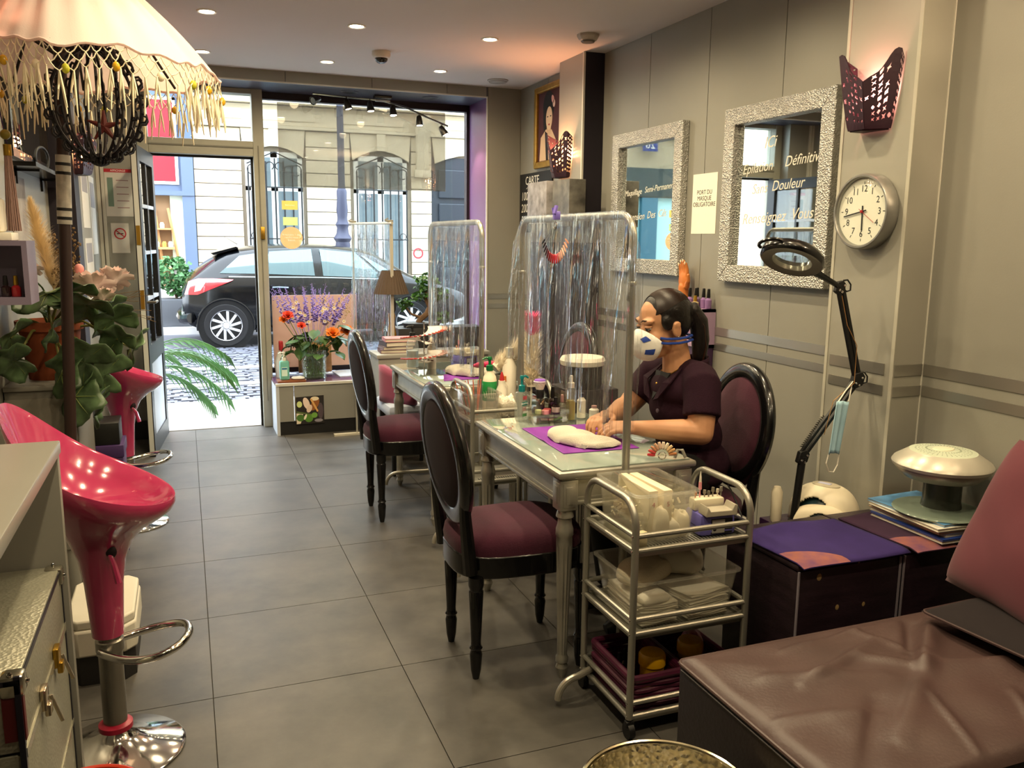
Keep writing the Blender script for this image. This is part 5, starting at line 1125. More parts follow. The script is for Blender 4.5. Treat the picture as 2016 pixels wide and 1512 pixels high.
nt_ = thing('mask_notice', 'white paper notice about wearing a mask, between the two mirrors', 'notice', (2.43, 3.668, 1.602))
obj('paper', B().prism([(-.106, -.147), (.106, -.147), (.106, .147), (-.106, .147)], .002, ON_RIGHT), white_paper, nt_, smooth=0)
text('lettering', 'PORT DU\nMASQUE\nOBLIGATOIRE', M('print black', '#15151a', .7), nt_, ON_RIGHT @ T(0, .026, .0025), .031, depth=.0002, line=.95)

# ================================================================ clock
ck = thing('wall_clock', 'round wall clock with silver rim on the pier beside the mirror', 'clock', (2.268, 2.385, 1.527))
R_ = .131
obj('rim', B().lathe([(R_ - .004, 0), (R_, .004), (R_, .046), (R_ - .005, .052), (R_ - .011, .052), (R_ - .015, .046), (R_ - .015, .030)], 56, ax=(-1, 0, 0), cap=False), M('clock rim silver', '#8e8d88', .35, .6), ck, smooth=40)
obj('dial', B().lathe([(R_ - .012, .002), (R_ - .012, .036), (.001, .036)], 48, ax=(-1, 0, 0)), M('dial white', '#efe9da', .6), ck, smooth=40)
inkm = M('dial ink', '#17161a', .6); nk = B()
for k in range(12):
    a = rad(90 - 30 * (k + 1)); text('numeral', str(k + 1), inkm, ck, ON_RIGHT @ T(.078 * cos(a), .078 * sin(a), .0364), .032, depth=.0002)
    nk.box((0, 0, 0), (.009, .0018, .0008)).v[-8:]
    q = nk.v[-8:]; mt = ON_RIGHT @ T(.0985 * cos(a), .0985 * sin(a), .0366) @ Rz(a); nk.v[-8:] = [tuple(mt @ Vector(p)) for p in q]
obj('minute_marks', nk, inkm, ck, smooth=0)
def clock_hand(n, ang, l, wd, z, m, tail_=.02):
    a = rad(90 - ang); obj(n, B().box(((l - tail_) / 2, 0, 0), (l + tail_, wd, .001)).xf(ON_RIGHT @ T(0, 0, z) @ Rz(a)), m, ck, smooth=0)
clock_hand('hour_hand', 178, .066, .0055, .038, inkm); clock_hand('minute_hand', 259, .088, .0045, .040, inkm); clock_hand('second_hand', 123, .072, .0014, .042, red_m, .016)
obj('hand_hub', B().lathe([(.005, .036), (.005, .044), (.001, .044)], 14, ax=(-1, 0, 0)), red_m, ck)
obj('cover_glass', B().lathe([(R_ - .014, .047), (.001, .0475)], 48, ax=(-1, 0, 0), cap=False), win_glass, ck)

# ================================================================ pierced wooden sconces
scm = M('carved dark wood', '#2a0f1e', .5, var=.2, vs=18)
def pierced(Pf, nu, nv, rng, solid_cells):
    b = B()
    for i in range(nu):
        for j in range(nv):
            u0, u1, v0, v1 = i / nu, (i + 1) / nu, j / nv, (j + 1) / nv; um, vm = (u0 + u1) / 2, (v0 + v1) / 2
            o = [(u0, v0), (um, v0), (u1, v0), (u1, vm), (u1, v1), (um, v1), (u0, v1), (u0, vm)]
            if solid_cells(i, j) or rng.random() < .12: b.add([Pf(*p) for p in o], [tuple(range(8))]); continue
            k1, k2 = rng.choice(((.74, .40), (.34, .70), (.62, .60), (.7, .3))); s_ = rng.choice((0, 1))
            inn = []
            for q, (u, v) in enumerate(o): k = (k1 if (q + s_) % 2 else k2) * rng.uniform(.72, 1.1); inn.append((um + (u - um) * k, vm + (v - vm) * k))
            b.add([Pf(*p) for p in o] + [Pf(*p) for p in inn], [(q, (q + 1) % 8, 8 + (q + 1) % 8, 8 + q) for q in range(8)])
    return b
def sconce(label, loc, face, col, watt, seed, sc=1.0, glow='#ff9a6a', yaw=0.0):
    """face: angle of the outward wall normal about z; local frame is x out of the wall, y along it"""
    t = thing('pierced_sconce', label, 'wall lamp', loc, face, 'pierced wood sconces'); rg = random.Random(seed); H_ = .30 * sc; D = .125 * sc; Wd = .125 * sc
    F, Lf, Rt, Lw, Rw = Vector((D, .0, 0)), Vector((.07 * sc, -Wd, 0)), Vector((.07 * sc, Wd, 0)), Vector((.004, -Wd * 1.02, 0)), Vector((.004, Wd * 1.02, 0))
    _q = Rz(yaw); _c = Vector((.05 * sc, 0, 0)); F, Lf, Rt = [_c + _q @ (p - _c) for p in (F, Lf, Rt)]
    def pan(a, b_, top):
        def P_(u, v):
            p = a + (b_ - a) * u; tp = .66 + .34 * (v ** .8); z = top(u) * v
            return (p.x * tp, p.y * tp, z - .15 * sc)
        return P_
    def tf(u): return H_ * (.60 + .40 * (.5 - .5 * cos(pi * u)) + .03 * sin(3 * pi * u))     # dips at the front corner, peaks outside
    obj('carved_panel', pierced(pan(F, Lf, tf), 5, 9, rg, lambda i, j: i in (0, 4) and j % 2 == 0 or j == 0), scm, t, solid=.004, smooth=0)
    obj('carved_panel', pierced(pan(F, Rt, tf), 5, 9, rg, lambda i, j: i in (0, 4) and j % 2 == 0 or j == 0), scm, t, solid=.004, smooth=0)
    obj('carved_panel', pierced(pan(Lf, Lw, lambda u: H_ * (1 - .12 * u)), 3, 11, rg, lambda i, j: j == 0), scm, t, solid=.004, smooth=0)
    obj('carved_panel', pierced(pan(Rt, Rw, lambda u: H_ * (1 - .12 * u)), 3, 11, rg, lambda i, j: j == 0), scm, t, solid=.004, smooth=0)
    obj('base_plate', B().prism([(F.x * .62, 0), (Lf.x * .62, Lf.y * .62), (.004, Lf.y * .62), (.004, Rt.y * .62), (Rt.x * .62, Rt.y * .62)], .006, T(0, 0, -.155 * sc)), scm, t, smooth=0)
    obj('lamp_holder', B().cyl((.05 * sc, 0, -.15 * sc), (.05 * sc, 0, -.08 * sc), .014), blackm, t)
    obj('bulb', B().ball((.05 * sc, 0, -.045 * sc), .026 * sc, 14, 10, sc=(1, 1, 1.25)), lit('bulb' + glow, glow, 14), t)
    ld = bpy.data.lights.new('sconce_lamp', 'POINT'); ld.energy = watt; ld.color = col; ld.shadow_soft_size = .03
    lo = bpy.data.objects.new('sconce_lamp', ld); COL.objects.link(lo); lo.parent = t; lo.location = (.05 * sc, 0, .02 * sc)
    return t
sconce('dark pierced wood sconce glowing pink above the clock', (2.268, 2.392, 1.930), pi, (1, .36, .30), 1.6, 3, .84, '#ff8f86', rad(26))
sconce('dark pierced wood sconce glowing amber beside the framed portrait', (2.295, 5.05, 1.945), pi, (1, .42, .18), 6, 5, .9, '#ff9a50', rad(12))
sconce('dark pierced wood sconce on the papered wall behind the umbrella', (-.518, 5.19, 1.875), 0, (1, .42, .18), 2.5, 8, .9, '#ffa868')
sconce('dark pierced wood sconce cut off by the photo corner above the counter', (-.645, 2.90, 2.06), 0, (1, .40, .22), 2.5, 11, 1.25, '#ff9a60')

sconce('dark pierced wood sconce on the wall above the daybed, outside the photo', (2.40, 1.42, 1.95), pi, (1, .74, .44), 45, 17, 1.0, '#ffd09a')

# ================================================================ portrait, chalkboard, printed boxes
pr = thing('framed_portrait', 'gold framed painted portrait of a woman with black hair and a flower', 'picture', (2.43, 5.60, 2.20))
for k, (a, b_) in enumerate((((-.245, -.28), (.245, -.28)), ((.245, -.28), (.245, .28)), ((.245, .28), (-.245, .28)), ((-.245, .28), (-.245, -.28)))):
    def inn(p): return (p[0] - .045 * (1 if p[0] > 0 else -1), p[1] - .045 * (1 if p[1] > 0 else -1))
    obj('frame_side', B().prism([a, b_, inn(b_), inn(a)], .03, ON_RIGHT), M('gilt frame', '#a5813a', .35, .7, var=.2, vs=25), pr, smooth=0, bevel=.008)
obj('canvas', B().prism([(-.21, -.25), (.21, -.25), (.21, .25), (-.21, .25)], .01, ON_RIGHT), M('maroon canvas', '#4a2327', .8, var=.3, vs=6), pr, smooth=0)
def ell(cx, cy, rx, ry, n=28, rot=0): return [(cx + rx * cos(2 * pi * i / n) * cos(rot) - ry * sin(2 * pi * i / n) * sin(rot), cy + rx * cos(2 * pi * i / n) * sin(rot) + ry * sin(2 * pi * i / n) * cos(rot)) for i in range(n)]
def paint(poly, z, c): obj('painted_shape', B().prism(poly, .0006, ON_RIGHT @ T(0, 0, z)), M('paint' + c, c, .8), pr, smooth=0)
paint(ell(-.02, .13, .095, .105), .0104, '#0f0d10'); paint(ell(-.055, .02, .05, .12, rot=.2), .0107, '#0f0d10'); paint([(-.17, -.23), (-.15, -.07), (-.06, -.02), (.04, -.03), (.11, -.10), (.14, -.23)], .0110, '#cfae8c')
paint([(-.045, .0), (.03, .0), (.025, -.06), (-.04, -.06)], .0113, '#c8a582'); paint(ell(-.005, .05, .055, .078), .0116, '#dcbd9b'); paint(ell(.055, .17, .02, .03, rot=.6), .0118, '#d9a7a0'); paint(ell(.075, .14, .02, .025), .0118, '#e4c8b8')
paint(ell(-.03, .062, .012, .004), .0122, '#1b1412'); paint(ell(.022, .062, .012, .004), .0122, '#1b1412'); paint(ell(-.004, .008, .013, .006), .0122, '#a33a3a'); paint([(-.05, -.23), (-.075, -.03), (-.03, -.05), (-.01, -.23)], .0119, '#1a1418')
cbd = thing('chalk_board', 'black chalkboard price list below the portrait', 'board', (2.43, 5.84, 1.69))
obj('slate', B().prism([(-.30, -.22), (.30, -.22), (.30, .21), (-.30, .21)], .012, ON_RIGHT), M('slate black', '#17181a', .7), cbd, smooth=0)
text('handwriting', 'CARTE', chalk, cbd, ON_RIGHT @ T(-.06, .155, .0125), .085, depth=.0003); obj('underline', B().tube([tuple(ON_RIGHT @ Vector((-.17 + .024 * k, .10 + .008 * (k % 2), .013))) for k in range(11)], .0022, 5), chalk, cbd)
text('handwriting', '100 = 110\n200 = 220\n300 = 340', chalk, cbd, ON_RIGHT @ T(-.27, -.045, .0125), .088, 'LEFT', .15, .0003, line=1.0)
flo = M('grey floral print', '#6d6a68', .7, col2='#a7a2a4', vs=16)
for k, (x0, y0, y1, z0, z1, lb_) in enumerate(((2.16, 5.03, 5.35, 1.52, 1.785, 'grey floral printed box behind the curtain, on the portrait side'), (2.18, 4.73, 4.98, 1.50, 1.78, 'dark marbled box beside the purple black pier face'))):
    t = thing('printed_box', lb_, 'box', (x0, (y0 + y1) / 2, 0)); obj('plinth', B().b2((x0 + .02, y0 + .02, 0), (x0 + .10, y1 - .02, z0)), purple_dark, t, w=True, smooth=0); obj('box_body', B().b2((x0, y0, z0), (x0 + .11, y1, z1), .003), flo if k == 0 else M('marbled dark', '#3d3a36', .5, col2='#77736a', vs=12), t, w=True)

# ================================================================ lilac tower with polish and the display hand
tw_ = thing('shelf_tower', 'lilac open box tower on a dark purple base by the mirror wall', 'shelf', (2.39, 3.68, 0)); lil = M('lilac lacquer', '#a58aa6', .4)
obj('base_box', B().b2((2.352, 3.525, 0), (2.427, 3.845, .90), .004), M('plum base', '#3a2440', .4), tw_, w=True)
obj('upper_box', B().b2((2.345, 3.52, .90), (2.428, 3.535, 1.09)).b2((2.345, 3.835, .90), (2.428, 3.85, 1.09)).b2((2.345, 3.52, 1.075), (2.428, 3.85, 1.09)).b2((2.345, 3.52, .90), (2.428, 3.85, .915)).b2((2.42, 3.535, .915), (2.428, 3.835, 1.075)), lil, tw_, w=True, smooth=0)
pol = M('purple polish glass', '#8a6a9c', .12, coat=.6)
names = ('purple polish bottle with tall black cap, front row by the gold one', 'second purple polish bottle with black cap', 'third purple polish bottle with black cap', 'fourth purple polish bottle with black cap', 'purple polish bottle with black cap at the tower edge')
for k, (x, y) in enumerate(((2.362, 3.655), (2.385, 3.635), (2.405, 3.655), (2.40, 3.59), (2.398, 3.545))): vial('polish_bottle', names[k], (x, y, 1.0905), .0165, .098, pol, blackm, group='polish bottles on the tower')
vial('polish_bottle', 'small round gold polish bottle among the purple ones', (2.365, 3.61, 1.0905), .019, .062, M('pale gold glass', '#cdb98a', .2, .3), gold)
dh = thing('display_hand', 'orange mannequin hand raised with painted nails', 'mannequin hand', (2.39, 3.76, 0))
hb_ = B(); HZ = 1.10
cap_tube(hb_, [(2.39, 3.76, HZ), (2.39, 3.76, HZ + .05), (2.39, 3.762, HZ + .085)], [.034, .026, .027]); p_ = B().ball((0, 0, 0), 1, 16, 10, sc=(.018, .042, .05)); p_.xf(T(2.39, 3.762, HZ + .12)); hb_.add(p_.v, p_.f)
for k, (dy, ln) in enumerate(((-.030, .060), (-.010, .072), (.010, .068), (.029, .052))): cap_tube(hb_, [(2.39, 3.762 + dy, HZ + .145), (2.388, 3.762 + dy * 1.02, HZ + .145 + ln * .5), (2.38, 3.762 + dy * .98, HZ + .145 + ln)], [.0105, .0095, .0075], 10)
cap_tube(hb_, [(2.385, 3.722, HZ + .09), (2.375, 3.697, HZ + .12), (2.37, 3.69, HZ + .15)], [.014, .011, .008], 10)
organic('hand', hb_, M('orange flesh plastic', '#c07236', .45), dh, .0045, 2, w=True)
obj('pedestal', B().lathe([(.038, 1.0905), (.038, 1.10), (.032, 1.112)], 20, (2.39, 3.76, 0)), M('plum base', '#3a2440', .4), dh, w=True)
for dy, ln in ((-.030, .060), (-.010, .072), (.010, .068), (.029, .052)): obj('nail', B().ball((2.373, 3.762 + dy * .98, HZ + .148 + ln), .006, 8, 6, sc=(.5, .9, 1.5)), M('nail nude', '#e4c9a6', .2), dh, w=True)
# ================================================================ magnifier lamp
ml = thing('magnifier_lamp', 'black articulated magnifier lamp standing behind the purple cubes', 'lamp', (1.975, 2.33, .42))
J0, J1, J2, J3 = Vector((1.975, 2.33, .42)), Vector((1.998, 2.33, .675)), Vector((2.215, 2.33, .940)), Vector((2.108, 2.33, 1.268))
obj('base', B().lathe([(.034, 0), (.034, .012), (.02, .02), (.016, .03)], 24, (1.975, 2.33, .42)), blackm, ml, w=True); obj('post', B().cyl(J0 + Vector((0, 0, .01)), J1, .0135, n=14), blackm, ml, w=True)
def rods(a, b_, off, r): 
    d = (b_ - a).normalized(); s_ = d.cross(Vector((0, 1, 0))).normalized(); g = B()
    for k in (-1, 1): g.box((0, 0, (b_ - a).length / 2), (r * 2, r * 2, (b_ - a).length)).v[-8:]; q = g.v[-8:]; mt = T(*(a + s_ * off * k)) @ d.to_track_quat('Z', 'Y').to_matrix().to_4x4(); g.v[-8:] = [tuple(mt @ Vector(p)) for p in q]
    return g
obj('lower_arm', rods(J1 + Vector((.0, 0, .01)), J2, .010, .0052), blackm, ml, w=True, smooth=0); obj('upper_arm', rods(J2, J3, .009, .0062), blackm, ml, w=True, smooth=0)
obj('spring', B().tube([tuple(J1.lerp(J2, .02 + .4 * i / 90) + Vector((-.014, 0, .030)) + Vector((.005 * cos(i * 1.2), .005 * sin(i * 1.2), 0))) for i in range(91)], .0014, 5), M('spring black', '#26241f', .4, .6), ml, w=True)
for nm, J, s_ in (('knee_joint', J1, .9), ('elbow_joint', J2, 1.0), ('head_joint', J3, .8)):
    k = obj(nm, B().prism([(-.028, -.02), (-.01, -.032), (.018, -.022), (.028, .01), (.012, .028), (-.018, .022)], .022, T(J.x, J.y + .011, J.z) @ Matrix.Scale(s_, 4) @ Rx(pi / 2)), blackm, ml, w=True, bevel=.003)
    sb_ = B()
    for dx, dz in ((-.014, -.012), (.012, .006), (.0, -.02)): sb_.ball((J.x + dx * s_, J.y - .012, J.z + dz * s_), .0042, 8, 5)
    q = obj('screws', sb_, chrome, k); q.data.transform(Matrix.Translation(-ml.location)); q['kind'] = 'stuff'
obj('wire', B().tube([J3 + Vector((0, -.012, -.03)), J3.lerp(J2, .4) + Vector((-.012, -.014, 0)), J3.lerp(J2, .62) + Vector((.012, -.016, 0)), J2 + Vector((-.025, -.014, -.01)), J2.lerp(J1, .3) + Vector((-.045, -.012, .01)), J2.lerp(J1, .6) + Vector((-.01, -.012, -.03))], .0014, 5), M('copper wire', '#b98a58', .4, .5), ml, w=True)
for J, d in ((J2, .045), (J3, .045)): obj('cable_loop', B().tube([J + Vector((.012, 0, .022)), J + Vector((.03, 0, .024)), J + Vector((d, 0, .008)), J + Vector((d, 0, -.012)), J + Vector((.03, 0, -.016)), J + Vector((.015, 0, -.008))], .003, 6), blackm, ml, w=True)
HC = Vector((1.882, 2.31, 1.366)); HN = Vector((-.36, -.30, -.88)).normalized(); along = (J3 - HC); along = (along - HN * along.dot(HN)).normalized(); sd_ = HN.cross(along)
hmx = Matrix((along, sd_, HN)).transposed().to_4x4(); hmx = T(*HC) @ hmx
def elring(prof, sx=1.22, n=44):
    b = B()
    vs = [(r * sx * cos(2 * pi * i / n), r * sin(2 * pi * i / n), z) for r, z in prof for i in range(n)]; m = len(prof)
    b.add(vs, [(j * n + i, j * n + (i + 1) % n, (j + 1) * n + (i + 1) % n, (j + 1) * n + i) for j in range(m - 1) for i in range(n)], hmx); return b
hd = obj('lamp_head', elring([(.060, -.004), (.064, -.022), (.082, -.024), (.092, -.012), (.094, .008), (.088, .016)]), black_gloss, ml, w=True, smooth=50)
obj('lamp_reflector', elring([(.088, .016), (.074, .013), (.058, .012), (.056, -.004)]), M('reflector', '#8f8a80', .2, .6), ml, w=True, smooth=50); obj('lens', elring([(.060, .002), (.03, .007), (.001, .008)]), glassy('lens', '#e8efec', .10, .02), ml, w=True, smooth=60)
obj('head_arm', B().tube([HC + along * .10, HC + along * .15, J3], [.016, .011, .009], 10), black_gloss, ml, w=True); obj('head_grip', B().tube([tuple(hmx @ Vector((-.105 + .0 * k, .045 * cos(pi * k / 8), -.005 + .0 * k)) + (-along) * .03 * sin(pi * k / 8)) for k in range(9)], .006, 8), black_gloss, ml, w=True)
# surgical mask hung from the elbow
mk2 = thing('hanging_mask', 'pale blue surgical mask hanging from the lamp elbow', 'face mask', (2.12, 2.295, .78))
def mfold(u, v): return (2.088 + .074 * u + .010 * (1 - v) * u - .018 * v, 2.296 + .006 * sin(14 * u) + .03 * (u - .5), .872 - .185 * v - .004 * u + .004 * sin(5 * u))
obj('mask_cloth', B().grid(mfold, 20, 14), M('pale blue mask', '#a9cfe0', .8, var=.08, vs=10), mk2, w=True, solid=.003, smooth=60)
ear = M('white elastic', '#efe9db', .7)
obj('ear_loop', B().tube([(2.076, 2.29, .687), (2.068, 2.29, .655), (2.085, 2.292, .622), (2.108, 2.295, .618), (2.132, 2.305, .64), (2.142, 2.31, .683)], .0022, 6), ear, mk2, w=True); obj('ear_loop', B().tube([(2.100, 2.292, .868), (2.150, 2.312, .905), (2.185, 2.318, .935), (2.168, 2.306, .905), (2.162, 2.306, .868)], .0022, 6), ear, mk2, w=True)

# ================================================================ purple ledge with curing lamps
lg = tag(obj('storage_ledge', B().b2((1.93, 2.235, 0), (2.262, 2.46, .42), .004), M('ledge purple', '#3b2046', .35)), 'low dark purple ledge against the pier carrying the white curing lamps', 'ledge')
ivory = M('ivory plastic', '#e6dcc2', .38)
def uvlamp(label, c, rx, ry, h, opening, seed):
    t = thing('curing_lamp', label, 'curing lamp', c, rad(-66), 'ivory curing lamps'); b = B()
    n, m = 96, 34
    def f(u, v):
        a = pi * u * 2; q = v * pi / 2; k = cos(q) ** .7 if cos(q) > 1e-6 else 0
        x, y, z = rx * cos(a) * k, ry * sin(a) * k, h * sin(q) ** .9
        return (x, y, z)
    dome = B().grid(f, n, m, True)
    keep = []                                   # arched mouth toward the viewer
    for fc in dome.f:
        c_ = [sum(dome.v[i][k] for i in fc) / len(fc) for k in range(3)]
        if not (c_[1] < -ry * .35 and abs(c_[0]) < rx * opening and c_[2] < h * .78 * (1 - (c_[0] / (rx * opening)) ** 2)): keep.append(fc)
    dome.f = keep; obj('shell', dome, ivory, t, solid=.006, smooth=60); obj('base', B().lathe([(1, 0), (1.01, .004), (1, .010)], 36, sx=rx, sy=ry), ivory, t)
    obj('inner_dome', B().grid(lambda u, v: tuple(.86 * q for q in f(u, v)), n, m, True), M('inner teal', '#24424c', .3), t, smooth=60); return t
u1 = uvlamp('large ivory curing lamp with a display, nearer the pier', (2.125, 2.345, .4205), .125, .105, .135, .8, 1)
obj('display', B().lathe([(.045, .131), (.046, .137), (.04, .139), (.001, .139)], 26, sx=1.1, sy=.75), M('grey ring', '#b9b09a', .4), u1); obj('display_screen', B().box((-.005, 0, .1395), (.045, .02, .002)), M('lcd', '#c9cbe8', .3), u1, smooth=0)
u2 = uvlamp('small ivory curing lamp with a dark mouth, in front of the large one', (2.045, 2.275, .4205), .10, .038, .085, .72, 2); u2.rotation_euler.z = rad(-42)
tag(obj('lamp_cylinder', B().lathe([(.018, 0), (.02, .01), (.02, .11), (.012, .13)], 16, (1.955, 2.40, .4205)), ivory), 'ivory rounded charger behind the magnifier post', 'charger')

# ================================================================ leather cubes with felt covers
cube_m = M('aubergine leather', '#251820', .42, var=.3, vs=9, bump=.15, bs=70, stretch=(1, 1, 6)); felt = M('violet felt', '#2d1d5c', .95, var=.12, vs=14); feltp = M('plum felt', '#321a33', .95, var=.1, vs=14)
patchm = M('coral print', '#93594c', .85, col2='#6a4263', vs=18)
def cube_seat(label, x0, x1, y0, y1, h):
    t = thing('leather_cube', label, 'pouf', ((x0 + x1) / 2, (y0 + y1) / 2, 0), 0, 'leather storage cubes'); obj('box', B().b2((x0, y0, 0), (x1, y1, h - .02), .012), cube_m, t, w=True); obj('lid', B().b2((x0 - .002, y0 - .002, h - .02), (x1 + .002, y1 + .002, h), .008), cube_m, t, w=True)
    for x in (x0 + .004, x1 - .004): obj('corner_seam', B().cyl((x, y0 - .001, .01), (x, y0 - .001, h - .02), .004, n=6), M('worn seam', '#8d8590', .7), t, w=True)
    return t
c1 = cube_seat('dark leather cube covered with violet felt, next to the trolley', 1.607, 1.996, 1.86, 2.21, .50); cube_seat('dark leather cube covered with plum felt, under the magazines', 2.003, 2.392, 1.86, 2.21, .50)
for x, z, s_ in ((1.685, .455, .009), (1.83, .485, .005), (1.76, .35, .007), (1.86, .345, .006)): obj('scuff', B().ball((x, 1.859, z), s_, 8, 5, sc=(1, .12, 1.3)), M('scuff tan', '#a58a5c', .9), c1, w=True)
def felt_cover(label, x0, x1, y0, y1, z, m, seed):
    t = thing('felt_cover', label, 'cover', ((x0 + x1) / 2, (y0 + y1) / 2, z), 0, 'felt covers'); rr = random.Random(seed); p = rr.uniform(0, 6)
    def f(u, v): 
        e = max(0, .08 - v) * .10 + max(0, .05 - u) * .04; return (x0 + (x1 - x0) * u + .012 * (1 - v), y0 + (y1 - y0) * v, z + .005 + .002 * sin(6 * u + p) * sin(4 * v + p) + .010 * max(0, v - .8) * 5 * max(0, 1 - abs(u - .45) * 3) - e)
    obj('felt_sheet', B().grid(f, 26, 22), m, t, w=True, solid=.005, smooth=50)
    def fp(u, v): r_ = .34 * u; a = pi / 2 * v; q = f(r_ * cos(a) * 1.25, r_ * sin(a)); return (q[0], q[1], q[2] + .0032)
    obj('coral_corner', B().grid(fp, 8, 12), patchm, t, w=True, smooth=50); return t
felt_cover('violet felt cover with a coral corner on the cube by the trolley', 1.595, 1.992, 1.835, 2.150, .5, felt, 1); felt_cover('plum felt cover with a coral corner under the magazines', 2.010, 2.392, 1.825, 2.15, .5, feltp, 2)
z = .511; rm = random.Random(4)
mag_l = ('bottom', 'second', 'third', 'fourth', 'fifth', 'topmost'); mag_c = ('#b9b4b0', '#26479e', '#c9c2b4', '#d9b08a', '#e9e2d4', '#5d93c4')
for k in range(6):
    h = (.010, .006, .012, .012, .010, .008)[k]; t = thing('magazine', f'{mag_l[k]} magazine in the stack under the nail dryer', 'magazine', (2.245 + rm.uniform(-.012, .008) - .012 * (k > 3), 1.985 + rm.uniform(-.012, .012), z), rad(rm.uniform(-5, 5)), 'magazines under the dryer')
    obj('pages', B().box((0, 0, h / 2), (.225, .295, h * .8)), M('page edges', '#d6cdbb', .9), t, smooth=0); obj('cover', B().box((0, 0, h - .0008), (.23, .30, .0016)).box((0, 0, .0008), (.23, .30, .0016)), M('cover' + mag_c[k], mag_c[k], .3, var=.3, vs=18), t, smooth=0); z += h
dry = thing('nail_dryer', 'round silver white nail dryer with a green glass plate on the magazines', 'nail dryer', (2.232, 1.955, z)); dz = z
obj('glass_plate', B().lathe([(.135, 0), (.137, .003), (.135, .006), (.001, .007)], 44), M('frosted green glass', '#9db0a0', .15, trans=.3), dry); obj('column', B().lathe([(.062, .006), (.058, .03), (.058, .09), (.075, .11)], 28, (.035, .02, 0)), M('smoked column', '#555a52', .2, trans=.3), dry)
obj('under_bowl', B().lathe([(.06, .10), (.11, .112), (.138, .138), (.142, .15)], 44), M('silver grey plastic', '#a9a596', .3, .3), dry); obj('top_shell', B().lathe([(.146, .148), (.150, .158), (.144, .168), (.105, .194), (.10, .198)], 44), M('pearl plastic', '#bdb9ab', .3, .25), dry)
obj('vent_disc', B().lathe([(.10, .198), (.06, .203), (.001, .204)], 36), M('pale green plastic', '#c3cdb8', .35), dry); gv = B()
for k in range(36):
    for r_ in (.05, .06, .07, .08): a = 2 * pi * k / 36; gv.box((r_ * cos(a), r_ * sin(a), .2035 - (r_ - .05) * .1), (.006, .0022, .001), rot=(0, 0, a))
obj('vent_slots', gv, M('slot grey', '#8d9585', .6), dry, smooth=0)['kind'] = 'stuff'; obj('control_pad', B().lathe([(.034, .204), (.032, .206), (.001, .206)], 24, sx=1.1, sy=.8), M('cream pad', '#e6dfc4', .4), dry)

# ================================================================ leather daybed and cushions
leather = M('bronze plum leather', '#4a3836', .43, var=.12, vs=5, bump=.08, bs=120, spec=.5)
db = thing('daybed', 'bronze plum leather daybed with a wrinkled top', 'daybed', (1.75, 1.385, 0))
X0, X1, Y0, Y1, DZ = 1.10, 2.385, 1.085, 1.684, .40
folds = [((1.28, 1.44), (1.60, 1.55), .016, .022), ((1.60, 1.40), (1.84, 1.60), .022, .030), ((1.33, 1.20), (1.62, 1.41), .014, .030), ((1.62, 1.41), (2.05, 1.30), .016, .035), ((1.22, 1.50), (1.50, 1.42), .010, .022), ((1.45, 1.12), (1.52, 1.30), .010, .014), ((1.62, 1.10), (1.72, 1.26), .010, .014), ((1.74, 1.10), (1.90, 1.24), .011, .016),
         ((1.86, 1.10), (2.02, 1.22), .010, .014), ((1.35, 1.60), (1.75, 1.64), .008, .016), ((1.13, 1.35), (1.36, 1.30), .009, .02), ((1.5, 1.5), (1.62, 1.41), .012, .018), ((1.6, 1.62), (1.66, 1.46), .010, .016), ((1.20, 1.16), (1.40, 1.34), -.012, .03), ((1.64, 1.48), (1.78, 1.62), -.016, .02)]
def dtop(u, v):
    x, y = X0 + (X1 - X0) * u, Y0 + (Y1 - Y0) * v; e = min(u * (X1 - X0), (1 - u) * (X1 - X0), v * (Y1 - Y0), (1 - v) * (Y1 - Y0)); z = DZ - .018 * max(0, 1 - e / .03) ** 2 + .014 * min(1, e / .15)
    for (ax, ay), (bx_, by), h, wd in folds:
        t_ = ((x - ax) * (bx_ - ax) + (y - ay) * (by - ay)) / ((bx_ - ax) ** 2 + (by - ay) ** 2); tc = max(0, min(1, t_)); d = sqrt((x - ax - tc * (bx_ - ax)) ** 2 + (y - ay - tc * (by - ay)) ** 2) + .01 * abs(t_ - tc)
        s_ = ((x - ax) * (by - ay) - (y - ay) * (bx_ - ax)); asym = 1.0 if s_ > 0 else .55
        z += h * math.exp(-(d / (wd * asym)) ** 2) * min(1, e / .04) * (.35 + .65 * sin(pi * min(1, max(0, .08 + .84 * tc))))
    z += .003 * sin(31 * x + 9 * y) * sin(23 * y - 7 * x) * min(1, e / .05)
    return (x, y, z)
obj('top_cover', B().grid(dtop, 150, 84), leather, db, w=True, smooth=180)
sb = B().b2((X0 + .002, Y0 + .002, .02), (X1 - .002, Y1 - .002, DZ - .012), .012); obj('base', sb, M('dark plum leather', '#1d1617', .42, var=.15, vs=6, bump=.1, bs=90), db, w=True)
pipe = [(X0, Y0 + .01, DZ - .016), (X0, Y1 - .02, DZ - .016)] + [(X0 + .02 - .02 * cos(rad(90 * k / 5)), Y1 - .02 + .02 * sin(rad(90 * k / 5)), DZ - .016) for k in range(1, 6)] + [(X1 - .02, Y1, DZ - .016)]
obj('piping', B().tube(pipe, .005, 8), leather, db, w=True); obj('stitch_seam', B().tube([(X0 - .001, Y0 + .01, DZ - .030), (X0 - .001, Y1 - .02, DZ - .030)], .0025, 6), M('dark plum leather', '#2a2022'), db, w=True)
obj('backrest', B().box((2.215, 1.40, .58), (.12, .55, .44), bev=.03, rot=(0, rad(6), 0)), M('dark plum leather', '#1d1617'), db, w=True)
for x in (X0 + .06, X1 - .06):
    for y in (Y0 + .06, Y1 - .06): obj('foot', B().cyl((x, y, 0), (x, y, .03), .025), blackm, db, w=True)
